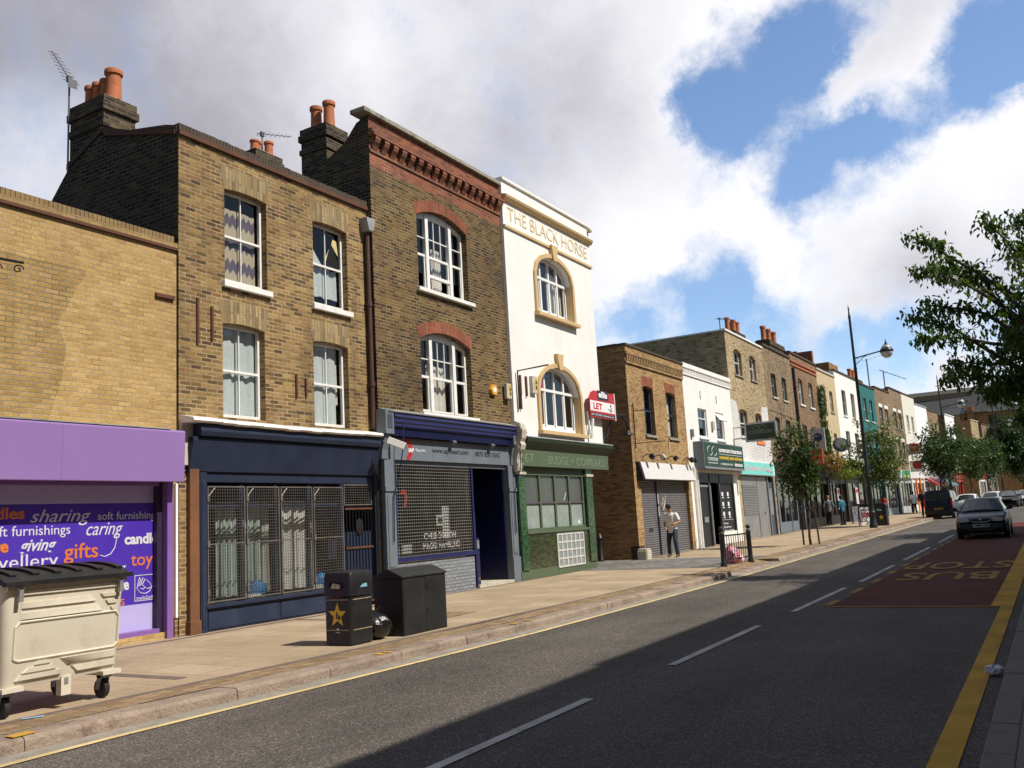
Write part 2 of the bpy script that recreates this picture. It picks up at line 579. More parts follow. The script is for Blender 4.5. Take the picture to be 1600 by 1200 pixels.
GREEN_S = mat('sage_green_paint', (.088, .122, .070), .55, var=.08, dirt=.3, dirtcol=(.06, .085, .05))
GREEN_D = mat('dark_green_paint', (.03, .055, .03), .5, var=.1, dirt=.3, dirtcol=(.02, .028, .02))
PURPLE = mat('purple_fascia', (.27, .165, .41), .42, var=.035, scale=.9)
PURPLE_F = mat('purple_frame', (.22, .11, .36), .4, var=.08)
VINYL = mat('violet_vinyl', (.085, .035, .46), .45, var=.03)
LILAC = mat('lilac_vinyl', (.56, .50, .86), .45, var=.02)
LEAD = mat('lead_flashing', (.30, .30, .31), .5, var=.2, dirt=.4, dirtcol=(.12, .11, .10))
STONE = mat('coping_stone', (.30, .28, .23), .85, var=.2, dirt=.6, dirtcol=(.06, .055, .045), bump=.4, bscale=30)
STONE_P = mat('pale_stone', (.50, .46, .38), .8, var=.15, dirt=.5, dirtcol=(.16, .14, .11), bump=.3, bscale=30)
COPE_D = mat('dark_coping', (.075, .055, .038), .85, var=.3, dirt=.5, dirtcol=(.02, .017, .014), bump=.5, bscale=40)
RUSTB = mat('rust_brown', (.10, .040, .022), .75, var=.25, dirt=.4, dirtcol=(.03, .02, .015))
PIPE = mat('brown_pipe', (.075, .032, .022), .55, var=.2, dirt=.3)
PIER = mat('stained_pier', (.17, .072, .032), .7, var=.25, scale=2, dirt=.6, dirtcol=(.09, .055, .035), bump=.2)
TERRA = mat('terracotta', (.42, .135, .055), .75, var=.16, scale=6, dirt=.5, dirtcol=(.14, .06, .035), bump=.15)
BLACKM = mat('black_metal', (.012, .012, .013), .4, var=.2, spec=.5)
BLACKP = mat('black_plastic', (.014, .014, .015), .45, var=.2, dirt=.3, dirtcol=(.04, .038, .035))
CABM = mat('cabinet_black', (.014, .015, .015), .6, var=.18, dirt=.5, dirtcol=(.035, .034, .032), bump=.1)
STEEL = mat('grey_steel', (.33, .33, .33), .45, metal=.5, var=.12, dirt=.3, dirtcol=(.15, .14, .13))
WIRE = mat('grille_wire', (.17, .155, .145), .5, metal=.4, var=.25)
WIRE_B = mat('roller_grille_wire', (.21, .20, .185), .5, metal=.3, var=.2)
SHUT = mat('shutter_grey', (.165, .16, .165), .5, metal=.3, var=.1, dirt=.4, dirtcol=(.08, .075, .07))
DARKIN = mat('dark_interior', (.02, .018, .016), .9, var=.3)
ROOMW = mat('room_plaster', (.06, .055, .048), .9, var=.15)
FLOORW = mat('shop_floor', (.14, .10, .065), .7, var=.2)
ROOFD = mat('roof_felt', (.05, .048, .047), .9, var=.2)
WOOD = mat('brown_wood', (.22, .115, .045), .55, var=.2, scale=4)
CURT_G = mat('pale_green_curtain', (.42, .50, .46), .9, var=.10, scale=7)
CURT_B = mat('pale_blue_curtain', (.52, .58, .60), .9, var=.10, scale=14, dirt=.3, dirtcol=(.36, .43, .46))
CURT_W = mat('net_curtain', (.68, .66, .62), .9, var=.08, scale=6)
GLASS = glass(tint=(.90, .905, .89))
GLASS_D = glass('shop_glass', (.84, .87, .86), .9)
FROST = mat('frosted_glass', (.27, .32, .30), .35, var=.2, scale=4, dirt=.4, dirtcol=(.17, .21, .2))
GREYGL = mat('obscured_glass', (.085, .095, .09), .18, var=.25, scale=2.5, spec=.6)
T_WHITE = mat('lettering_white', (.78, .78, .80), .5, var=.02)
T_GREYW = mat('lettering_faded', (.17, .22, .145), .6, var=.1)
T_ORANGE = mat('lettering_orange', (.80, .22, .05), .5, var=.02)
T_RED = mat('lettering_red', (.55, .025, .02), .5, var=.03)
T_YELL = mat('lettering_yellow', (.72, .48, .03), .5, var=.03)
T_BLACK = mat('lettering_black', (.015, .015, .017), .5, var=.05)
T_PINK = mat('lettering_pink', (.80, .35, .48), .5, var=.02)
RED_P = mat('red_paint', (.48, .02, .018), .4, var=.05)
YELL_P = mat('yellow_paint', (.62, .40, .03), .5, var=.06)
LEAF_D = leafmat('cherry_leaf', (.024, .050, .012), (.062, .105, .025), .36)
LEAF_M = leafmat('street_tree_leaf', (.018, .040, .011), (.048, .082, .022), .28)
LEAF_L = leafmat('light_leaf', (.034, .062, .016), (.085, .115, .034), .33)
LEAF_K = leafmat('dark_leaf', (.012, .032, .012), (.028, .058, .02), .25)
BARK = mat('bark', (.085, .062, .045), .9, var=.3, scale=9, bump=.8, bscale=40)


# zigzag curtain for the broken upstairs window
def zigzag():
    m, nt, b = newmat('zigzag_curtain')
    p = nt.add('ShaderNodeSeparateXYZ', {0: nt.add('ShaderNodeNewGeometry').outputs['Position']})
    tri = nt.math('ABSOLUTE', nt.math('SUBTRACT', nt.math('FRACT', nt.math('MULTIPLY', p.outputs[1], 7.5)), .5))
    v = nt.math('ADD', nt.math('MULTIPLY', p.outputs[2], 2.3), nt.math('MULTIPLY', tri, .45))
    f = nt.math('GREATER_THAN', nt.math('FRACT', v), .48)
    nt.l.new(nt.mix(f, (.11, .085, .12), (.44, .38, .27)), b.inputs['Base Color'])
    b.inputs['Roughness'].default_value = .9
    return m


ZIG = zigzag()


def road_mat():
    m, nt, b = newmat('asphalt')
    pos = nt.add('ShaderNodeNewGeometry').outputs['Position']
    v = nt.add('ShaderNodeTexVoronoi', {'Vector': pos, 'Scale': 85.0})
    sp = nt.add('ShaderNodeSeparateColor', {0: v.outputs['Color']}).outputs[0]
    c = nt.ramp(sp, [(0, (.054, .047, .041)), (.5, (.086, .076, .067)), (.86, (.118, .105, .093)), (1, (.24, .22, .20))])
    st = nt.vmath('MULTIPLY', pos, (1.0, .16, 1.0))
    lanes = nt.maprange(nt.noise(st, .9, 5.0, .6), .30, .70, .74, 1.24, smooth=False)
    patch = nt.maprange(nt.noise(pos, .35, 6.0, .7), .33, .67, .80, 1.18, smooth=False)
    c = nt.vmath('SCALE', c)
    nt.l.new(nt.math('MULTIPLY', lanes, patch), c.node.inputs['Scale'])
    tar = nt.maprange(nt.noise(st, 2.1, 7.0, .7), .62, .74, 0, .35)
    c = nt.mix(tar, c, (.035, .034, .034))
    nt.l.new(c, b.inputs['Base Color'])
    b.inputs['Roughness'].default_value = .88
    b.inputs['Specular IOR Level'].default_value = .25
    h = nt.math('ADD', v.outputs['Distance'], nt.math('MULTIPLY', nt.noise(pos, 30.0, 3.0), .4))
    bm = nt.add('ShaderNodeBump', {'Height': h, 'Strength': .55, 'Distance': .012})
    nt.l.new(bm.outputs[0], b.inputs['Normal'])
    return m


def paint_mat(name, col, wear=.5, under=(.07, .067, .065)):
    m, nt, b = newmat(name)
    pos = nt.add('ShaderNodeNewGeometry').outputs['Position']
    n = nt.noise(pos, 7.0, 8.0, .72)
    w = nt.maprange(n, wear-.06, wear+.10, 0.0, 1.0)
    dirt = nt.maprange(nt.noise(pos, 1.3, 5.0), .35, .65, .72, 1.06, smooth=False)
    c = nt.vmath('SCALE', col)
    nt.l.new(dirt, c.node.inputs['Scale'])
    st = nt.vmath('MULTIPLY', pos, (1.0, .12, 1.0))
    scuff = nt.maprange(nt.noise(st, 6.0, 6.0, .7), .55, .70, 0, .45)
    c = nt.mix(scuff, c, tuple(x*.6+.006 for x in col))
    nt.l.new(nt.mix(w, c, under), b.inputs['Base Color'])
    b.inputs['Roughness'].default_value = .9
    b.inputs['Specular IOR Level'].default_value = .12
    bm = nt.add('ShaderNodeBump', {'Height': nt.noise(pos, 70.0, 3.0), 'Strength': .35, 'Distance': .01})
    nt.l.new(bm.outputs[0], b.inputs['Normal'])
    return m


def paving_mat(name, stops, w, h, ms=.008, mortar=(.2, .16, .12), stain=.35):
    m, nt, b = newmat(name)
    g = nt.add('ShaderNodeNewGeometry')
    p = nt.add('ShaderNodeSeparateXYZ', {0: g.outputs['Position']})
    pos = g.outputs['Position']
    uv = nt.add('ShaderNodeCombineXYZ', {0: p.outputs[0], 1: p.outputs[1]}).outputs[0]
    br = nt.add('ShaderNodeTexBrick', {'Vector': uv, 'Color1': (0, 0, 0, 1), 'Color2': (1, 1, 1, 1), 'Mortar': (.5, .5, .5, 1), 'Scale': 1.0,
                                       'Mortar Size': ms, 'Mortar Smooth': .3, 'Bias': 0.0, 'Brick Width': w, 'Row Height': h})
    c = nt.ramp(nt.add('ShaderNodeSeparateColor', {0: br.outputs['Color']}).outputs[0], stops)
    gr = nt.maprange(nt.noise(pos, 22.0, 5.0, .7), .3, .7, .85, 1.13, smooth=False)
    c = nt.vmath('SCALE', c)
    nt.l.new(gr, c.node.inputs['Scale'])
    c = nt.mix(br.outputs['Fac'], c, mortar)
    c = nt.mix(nt.maprange(nt.noise(pos, .8, 7.0, .7), .46, .70, 0, stain), c, tuple(x*.45 for x in stops[0][1]))
    spots = nt.add('ShaderNodeTexVoronoi', {'Vector': pos, 'Scale': 5.5, 'Randomness': 1.0})
    c = nt.mix(nt.maprange(spots.outputs['Distance'], .035, .075, .45, 0), c, (.10, .085, .07))
    nt.l.new(c, b.inputs['Base Color'])
    b.inputs['Roughness'].default_value = .85
    b.inputs['Specular IOR Level'].default_value = .25
    hh = nt.math('ADD', nt.math('MULTIPLY', br.outputs['Fac'], -1.0), nt.math('MULTIPLY', nt.noise(pos, 45.0, 4.0), .5))
    bm = nt.add('ShaderNodeBump', {'Height': hh, 'Strength': .5, 'Distance': .008})
    nt.l.new(bm.outputs[0], b.inputs['Normal'])
    return m


ASPH = road_mat()
PV_SLAB = paving_mat('pink_slab', [(0, (.345, .265, .175)), (.5, (.39, .30, .20)), (1, (.435, .34, .235))], .9, .6)
PV_BAND = paving_mat('brown_block', [(0, (.20, .135, .075)), (.5, (.27, .185, .105)), (1, (.33, .235, .14))], .1, .2, ms=.006, mortar=(.13, .09, .05), stain=.4)
PV_DARK = mat('dark_edging', (.15, .115, .095), .85, var=.2, bump=.3)
KERBM = mat('granite_kerb', (.26, .20, .155), .8, var=.32, scale=2.2, dirt=.75, dirtcol=(.12, .07, .055), bump=.8, bscale=28)
GUTTER = mat('gutter_dust', (.27, .24, .20), .9, var=.25, scale=4, dirt=.6, dirtcol=(.09, .085, .08), bump=.5)
RP_CONC = mat('grey_slab', (.16, .15, .14), .85, var=.15, dirt=.3, bump=.3)
YL = paint_mat('yellow_line_paint', (.66, .52, .26), .62)
YB = paint_mat('wide_yellow_paint', (.58, .34, .055), .64)
WL = paint_mat('white_line_paint', (.62, .61, .56), .62)
REDS = paint_mat('red_surfacing', (.115, .034, .027), .70, (.07, .036, .030))
YLT = paint_mat('bus_letter_paint', (.42, .26, .08), .58, (.09, .04, .034))

# ------------------------------------------------------------------ ground, road, pavements
YS = [-25, -10, 0, 5, 10, 15, 18, 20, 22, 25, 28, 32, 36, 41, 46, 50, 55, 60, 66, 72, 78, 84, 90, 97, 104, 112, 120, 130, 140, 150, 165, 180]


def lin(pts, y):
    for (a, xa), (b, xb) in zip(pts, pts[1:]):
        if y <= b:
            return xa+(xb-xa)*(y-a)/(b-a)
    return pts[-1][1]


def kx(y):    # road edge of the left kerb
    return lin([(-25, -7.5), (5, -7.41), (8, -7.24), (12, -7.06), (400, -7.0)], y)+cv(y)


def tx(y):    # line of trees and lamps on the left pavement
    return lin([(-25, -7.66), (25, -8.02), (41, -8.32), (400, -8.4)], y)+cv(y)


def sheet(name, m, xa, xb, dz, ys=YS, kind='structure', drop=None):
    mb = MB()
    A = [(xa(y) if callable(xa) else xa+cv(y), y, zr(y)+dz) for y in ys]
    B = [(xb(y) if callable(xb) else xb+cv(y), y, zr(y)+dz) for y in ys]
    mb.strip(A, B)
    o = mb.build(name, m, fix=False)
    return tag(o, kind=kind)


def sub(y0, y1, n=10):
    return [y0+(y1-y0)*i/n for i in range(n+1)]


gm = MB().poly([(-1500, -300, -.25), (1500, -300, -.25), (1500, 2500, -.25), (-1500, 2500, -.25)])
tag(gm.build('ground', mat('ground_earth', (.12, .11, .095), .95, var=.2, scale=.02), fix=False), kind='structure')
sheet('road', ASPH, kx, -.55, 0)
sheet('gutter', GUTTER, kx, lambda y: kx(y)+.26, .004, sub(-10, 62, 36))
PVD = .12
CA, CB = 22.2, 26.8      # dropped crossing
sheet('pavement_border', PV_BAND, lambda y: kx(y)-.72, lambda y: kx(y)-.30, PVD, sub(-25, CA, 14))
sheet('pavement_border', PV_BAND, lambda y: kx(y)-.72, lambda y: kx(y)-.30, PVD, [CB]+[v for v in YS if v > CB])
sheet('pavement_edging', PV_DARK, lambda y: kx(y)-.83, lambda y: kx(y)-.72, PVD)
sheet('pavement', PV_SLAB, lambda y: -30, lambda y: kx(y)-.83, PVD)
sheet('shopfront_edging', PV_DARK, lambda y: -12.02+cv(y), lambda y: -11.90+cv(y), PVD+.004)
sheet('pavement_opposite', RP_CONC, -.37, 8.0, PVD)
# paler repaired patch and cross bands of the footway
for i, (ya, yb, xa, xb) in enumerate([(3.0, 3.2, -11.9, -8.2), (6.9, 7.05, -11.9, -8.5), (12.2, 12.32, -11.9, -8.8)]):
    sheet('pavement_band', PV_DARK, lambda y, a=xa: a, lambda y, b=xb: b, PVD+.004, [ya, yb])
sheet('pavement_patch', PV_BAND, lambda y: -10.2, lambda y: -8.85, PVD+.004, [12.6, 13.5])
sheet('alley_setts', SETTS, lambda y: -26, lambda y: kx(y)-.84, PVD+.006, sub(23.7, 28.4, 4))
mb = MB().use(PV_BAND)
yy = sub(CA, CB, 6)
mb.strip([(kx(v)-.72, v, zr(v)+PVD) for v in yy], [(kx(v)-.30, v, zr(v)+.045) for v in yy])
for v in (CA, CB):
    mb.poly([(kx(v)-.72, v, zr(v)+PVD), (kx(v)-.30, v, zr(v)+.045), (kx(v)-.30, v, zr(v)+PVD)])
tag(mb.build('alley_crossing', None, fix=False), kind='structure')

kb = MB()
y = -6.0
while y < 62:
    L = random.uniform(.85, 1.5)
    if y < CA < y+L:
        L = CA-y
    elif y < CB < y+L:
        L = CB-y
    L = max(L, .05)
    k0 = kx(y+L/2)
    h = PVD+random.uniform(-.008, .006)
    if CA-.01 <= y < CB-.01:
        h = .045
    j = random.uniform(-.008, .008)
    z0 = zr(y+L/2)
    sec = [(-.30, -.1), (.012, -.1), (0, h-.035), (-.012, h-.012), (-.035, h), (-.30, h+.001)]
    A = [(kx(y+.0015)+j+dx, y+.003, z0+dz) for dx, dz in sec]
    B = [(kx(y+L-.0015)+j+dx, y+L-.003, z0+dz) for dx, dz in sec]
    kb.raw(A+B, [tuple(range(6)), tuple(range(11, 5, -1))]+[(i, (i+1) % 6, 6+(i+1) % 6, 6+i) for i in range(6)])
    y += L
ys = [v for v in YS if v >= 60]
for a, b in zip(ys, ys[1:]):
    kb.raw([(kx(a)-.30, a, zr(a)-.1), (kx(a), a, zr(a)-.1), (kx(a), a, zr(a)+PVD), (kx(a)-.30, a, zr(a)+PVD),
            (kx(b)-.30, b, zr(b)-.1), (kx(b), b, zr(b)-.1), (kx(b), b, zr(b)+PVD), (kx(b)-.30, b, zr(b)+PVD)], [(1, 2, 6, 5), (2, 3, 7, 6)])
tag(kb.build('kerb', KERBM, bevel=.004), kind='structure')
kb = MB()
y = -3.0
while y < 40:
    L = random.uniform(.8, 1.0)
    kb.box(-.55, -.37, y+.004, y+L-.004, zr(y)-.1, zr(y)+PVD+random.uniform(-.006, .006))
    y += L
tag(kb.build('kerb_opposite', mat('dark_kerb', (.15, .135, .12), .85, var=.25, dirt=.4, bump=.4), bevel=.012), kind='structure')

# painted markings
sheet('yellow_line', YL, lambda y: kx(y)+.27, lambda y: kx(y)+.355, .008, sub(-5, 62, 40))
for a, b in [(2.3, 7.58), (9.44, 12.83), (14.56, 18.62), (19.94, 24.6), (26.4, 32.2), (35, 40.5), (44, 50), (54, 60), (64, 70)]:
    xc = -3.84+.2*min(1, a/20)
    sheet('centre_line_dash', WL, xc-.05, xc+.05, .008, sub(a, b, 3))
sheet('bus_stop_surface', REDS, -3.30, -.86, .006, sub(15.25, 52, 16))
sheet('bus_stop_end_line', YB, -3.33, -.9, .010, [15.17, 15.25])
y = 15.4
while y < 50:
    sheet('bus_stop_dash', YLT, -3.42, -3.30, .010, [y, y+.9])
    y += 2.15
sheet('kerbside_yellow_line', YB, -.87, -.70, .008, sub(-3, 15.17, 8))
sheet('kerbside_yellow_block', YB, -1.0, -.70, .011, sub(15.17, 52, 12))
# lettering BUS STOP reads for drivers coming towards the camera
for body, x0, wid, ytop, hh in (('BUS', -1.10, 1.85, 22.0, 2.0), ('STOP', -.98, 2.25, 25.1, 2.3)):
    o = text(body, (x0, ytop, zr(ytop-1)+.013), 1.0, YLT, rot=(0, 0, R(180)), ext=.0005, name='road_lettering', bold=.012)
    xs = [v.co.x for v in o.data.vertices]
    o.scale = (wid/(max(xs)-min(xs)), hh/1.0, 1)
    tag(o, kind='structure')

# ------------------------------------------------------------------ building helpers (local: x out of the facade, y along it, z up)
def arcpts(y0, y1, zs, rise, n=12, ell=False):
    out = []
    for i in range(n+1):
        t = -1+2*i/n
        k = math.sqrt(max(0, 1-t*t)) if ell else 1-t*t
        out.append((y0+(y1-y0)*i/n, zs+rise*k))
    return out


def facade(mb, m, y0, y1, z0, z1, holes, rev=.12, x=0.0):
    """front wall with real openings; hole = (y0,y1,z0,z1,rise,ell): z1 is the crown of the opening"""
    mb.use(m)
    ys = sorted({y0, y1, *[h[0] for h in holes], *[h[1] for h in holes]})
    zs = sorted({z0, z1, *[h[2] for h in holes], *[h[3] for h in holes]})
    for a, b in zip(ys, ys[1:]):
        for c, d in zip(zs, zs[1:]):
            cy, cz = (a+b)/2, (c+d)/2
            if any(h[0] < cy < h[1] and h[2] < cz < h[3] for h in holes):
                continue
            mb.poly([(x, a, c), (x, b, c), (x, b, d), (x, a, d)])
    for h in holes:
        a, b, c, d = h[:4]
        rise = h[4] if len(h) > 4 else 0
        ell = h[5] if len(h) > 5 else False
        zs_ = d-rise
        xr = x-rev
        mb.poly([(x, a, c), (xr, a, c), (xr, a, zs_), (x, a, zs_)])
        mb.poly([(x, b, c), (x, b, zs_), (xr, b, zs_), (xr, b, c)])
        mb.poly([(x, a, c), (x, b, c), (xr, b, c), (xr, a, c)])
        if rise:
            p = arcpts(a, b, zs_, rise, 14, ell)
            for (ya, za), (yb, zb) in zip(p, p[1:]):
                mb.poly([(x, ya, za), (x, yb, zb), (x, yb, d), (x, ya, d)])
                mb.poly([(x, ya, za), (xr, ya, za), (xr, yb, zb), (x, yb, zb)])
        else:
            mb.poly([(x, a, d), (xr, a, d), (xr, b, d), (x, b, d)])


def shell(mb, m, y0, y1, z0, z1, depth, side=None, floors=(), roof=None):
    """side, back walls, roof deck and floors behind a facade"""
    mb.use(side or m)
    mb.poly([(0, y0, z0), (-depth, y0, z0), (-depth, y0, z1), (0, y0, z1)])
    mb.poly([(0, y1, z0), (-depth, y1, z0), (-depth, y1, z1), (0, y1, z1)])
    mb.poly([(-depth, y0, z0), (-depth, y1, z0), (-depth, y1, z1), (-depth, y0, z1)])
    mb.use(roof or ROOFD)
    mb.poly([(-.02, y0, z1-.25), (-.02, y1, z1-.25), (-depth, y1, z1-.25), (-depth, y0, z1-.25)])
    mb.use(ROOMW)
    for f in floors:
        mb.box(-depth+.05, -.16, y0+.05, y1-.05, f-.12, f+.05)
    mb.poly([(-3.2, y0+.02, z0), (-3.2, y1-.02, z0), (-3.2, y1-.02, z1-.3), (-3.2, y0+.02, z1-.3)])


def curtain(root, y0, y1, z0, z1, x, m, folds=6, amp=.03, name='curtain', n=26, label=None, sag=0.0):
    A, B = [], []
    for i in range(n+1):
        t = i/n
        w = amp*math.sin(t*folds*2*math.pi+y0*3)+amp*.5*math.sin(t*folds*3.7*math.pi)
        A.append((x+w*.6, y0+(y1-y0)*t, z1-sag*math.sin(math.pi*t)))
        B.append((x+w, y0+(y1-y0)*t+amp*.3*math.sin(t*9), z0+.012*math.sin(t*17)))
    o = MB().strip(A, B).build(name, m, root, smooth=True, fix=False)
    if label:
        o['label'] = label
    return o


def sash(root, y0, y1, z0, z1, d=.12, cols=2, rows=(.5,), fm=None, cur=None, rise=0.0, ell=False, sill=True, sm=None, pm=None, fw=.055, lower=None,
         curx=-.14, silldz=.09, barw=.022, name='window', sillx=.07, meet=True):
    """sash window: frame mesh with glazing bars; pane, sill, curtain are its own pieces"""
    fm = fm or WHITE_P
    mb = MB().use(fm)
    x0, x1 = -d-.07, -d-.005
    zt = z1-rise
    mb.box(x0, x1, y0, y0+fw, z0, zt)
    mb.box(x0, x1, y1-fw, y1, z0, zt)
    mb.box(x0+.002, x1-.002, y0+fw, y1-fw, z0, z0+fw*1.4)
    if rise:
        p = arcpts(y0, y1, zt, rise, 14, ell)
        q = [(a, max(zt-.02, b-fw*1.3)) for a, b in p]
        for i in range(14):
            mb.prism([q[i], q[i+1], p[i+1], p[i]], 'x', x0+.001, x1-.001)
    else:
        mb.box(x0+.002, x1-.002, y0+fw, y1-fw, z1-fw, z1)
    for r in rows:
        zz = z0+(z1-z0)*r
        mb.box(x0+.012, x1+.004, y0+fw, y1-fw, zz-.022, zz+.022)
    for k in range(1, cols):
        yy = y0+fw+(y1-y0-2*fw)*k/cols
        mb.box(x0+.014, x1-.008, yy-barw/2, yy+barw/2, z0+fw, z1-(fw if not rise else .05))
    w = mb.build(name, None, root, bevel=.004)
    pa = MB().poly([(x0+.03, y0+fw*.5, z0+.03), (x0+.03, y1-fw*.5, z0+.03), (x0+.03, y1-fw*.5, z1-.02), (x0+.03, y0+fw*.5, z1-.02)])
    pa.build('pane', pm or GLASS, w, fix=False)
    if sill:
        sb = MB().use(sm or fm)
        sb.prism([(-d, z0-.002), (-d, z0-silldz), (sillx, z0-silldz), (sillx, z0-.025)], 'y', y0-.07, y1+.07)
        sb.build('sill', None, w, bevel=.006)
    if cur:
        curtain(w, y0+.03, y1-.03, z0+.05, z1-.03, x0+curx, cur, folds=5, amp=.02)
    return w


def chimney_stack(root, x0, x1, y0, y1, z0, z1, m, name='chimney', bands=2):
    mb = MB().use(m)
    mb.box(x0, x1, y0, y1, z0, z1-.30)
    mb.box(x0-.05, x1+.05, y0-.05, y1+.05, z1-.30, z1-.15)
    mb.box(x0-.02, x1+.02, y0-.02, y1+.02, z1-.15, z1)
    if bands > 1:
        mb.box(x0-.035, x1+.035, y0-.035, y1+.035, z1-.62, z1-.5)
    mb.use(STONE).box(x0+.05, x1-.05, y0+.05, y1-.05, z1, z1+.05)
    return mb.build(name, None, root)


def pot(parent, x, y, z, h=.5, r=.125, m=None):
    prof = [(r*.98, 0), (r*.92, .04), (r*.86, h*.5), (r*.84, h*.82), (r*1.02, h*.84), (r*1.05, h*.95), (r*.98, h), (r*.72, h), (r*.70, h*.6)]
    return MB().lathe(prof, (x, y, z), 14).build('chimney_pot', m or TERRA, parent, smooth=True, auto=40)


def downpipe(root, x, y, z0, z1, r=.045, m=None, hopper=True, name='downpipe'):
    mb = MB().use(m or PIPE)
    mb.tube([(x, y, z0), (x, y, z1)], r, 10)
    zz = z0+.9
    while zz < z1-.3:
        mb.tube([(x, y, zz), (x, y, zz+.09)], r*1.35, 10)
        mb.box(x-.09, x, y-.07, y+.07, zz+.02, zz+.06)
        zz += 1.75
    o = mb.build(name, None, root)
    if hopper:
        MB().prism([(y-.07, z1-.05), (y+.07, z1-.05), (y+.13, z1+.14), (y+.15, z1+.24), (y-.15, z1+.24), (y-.13, z1+.14)], 'x', x-.1, x+.13).build('hopper', LEAD, o, bevel=.01)
    return o


def wiregrid(mb, x, y0, y1, z0, z1, ny, nz, t=.006, frame=.012):
    for i in range(1, ny):
        y = y0+(y1-y0)*i/ny
        mb.box(x-t/2, x+t/2, y-t/2, y+t/2, z0, z1)
    for i in range(1, nz):
        z = z0+(z1-z0)*i/nz
        mb.box(x+t/2, x+t*1.4, y0, y1, z-t/2, z+t/2)
    for a in (y0, y1):
        mb.box(x-frame, x+frame, a-frame, a+frame, z0-frame, z1+frame)
    for a in (z0, z1):
        mb.box(x-frame*.9, x+frame*.9, y0+frame, y1-frame, a-frame, a+frame)
    return mb


def bld(name, label, y, X=-12.1, z=0.0, rz=0.0, cat='shop'):
    return thing(name, label, cat, (X, y, z), rz)


# ================================================================== the yellow brick corner shop
b = bld('yellow_brick_shop', 'low yellow brick shop with a blank upper wall and long purple fascia', 0, -12.3)
mb = MB()
facade(mb, BK_Y, -4.0, 9.985, .12, 6.55, [(-3.2, 9.80, .22, 2.62)], .16)
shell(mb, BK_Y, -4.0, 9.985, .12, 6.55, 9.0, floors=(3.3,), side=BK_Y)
mb.build('wall', None, b, fix=False)
# older, rougher area of the same wall: set 3 mm proud
mb = MB().use(BK_Y2)
zz = 3.5
edge = [(3.45, 7.75), (4.1, 7.95), (4.6, 8.0), (4.9, 7.85), (5.25, 8.05), (5.5, 8.15), (5.72, 8.3), (5.8, 8.3)]
pts = [(-3.9, 3.45)]+[(y_, z_) for z_, y_ in edge]+[(-3.9, 5.95)]
mb.prism(pts, 'x', 0.0005, .003)
mb.build('wall_patch', None, b)
mb = MB().use(BK_Y2)
mb.box(-.02, .035, -4.0, 9.985, 6.55, 6.63)
mb.use(mat('soldier_coping', (.24, .165, .075), .9, var=.3, dirt=.5, dirtcol=(.08, .055, .03), bump=.5))
y = -4.0
while y < 9.9:
    mb.box(-.14, .02, y+.004, y+.068, 6.632, 6.74)
    y += .0725
mb.use(RUSTB).box(.0, .05, -4.0, 9.985, 6.50, 6.548)
mb.build('coping', None, b)
mb = MB().use(PURPLE)
mb.prism([(.0, 2.58), (.33, 2.56), (.36, 3.36), (.34, 3.385), (.0, 3.385)], 'y', -4.0, 9.87)
f = mb.build('fascia', None, b, bevel=.01)
MB().use(PURPLE_F).prism([(.331, 2.58), (.3325, 2.58), (.3605, 3.35), (.359, 3.35)], 'y', 7.75, 7.756).build('panel_joint', None, f)
mb = MB().use(LEAD).prism([(.0, 3.39), (.36, 3.39), (.36, 3.405), (.0, 3.46)], 'y', -4.0, 9.6)
mb.build('flashing', None, f)
mb = MB().use(mat('shaded_purple_jamb', (.03, .018, .05), .5)).box(-.16, -.06, 9.66, 9.76, .22, 2.6)  # recess shade on the purple jamb is put into its colour
mb.use(PURPLE_F)
mb.box(-.20, -.02, -3.2, 9.68, .20, .29)
mb.box(-.20, -.04, -3.2, 9.68, 2.52, 2.60)
mb.box(-.15, .06, 9.76, 9.875, .12, 2.58)
w = mb.build('shop_window', None, b, bevel=.006)
mb = MB().use(LILAC).box(-.19, -.165, -3.2, 9.68, 2.26, 2.52).box(-.19, -.165, -3.2, 9.68, .29, .69)
mb.use(VINYL).box(-.19, -.165, -3.2, 9.68, .69, 2.26)
mb.build('display_panel', None, w)
gl = MB().poly([(-.145, -3.2, .29), (-.145, 9.68, .29), (-.145, 9.68, 2.52), (-.145, -3.2, 2.52)])
gl.build('pane', glass('window_glass_clear', (.93, .94, .96), .8), w, fix=False)
mb = MB().use(WHITE_N).box(-.02, .05, 9.93, 9.975, .42, 2.56)
mb.build('white_strip', None, b)
mb = MB().use(BK_A).box(-.1, .03, 9.925, 10.12, .12, .42)
mb.build('plinth_block', None, b)
XT = -.163
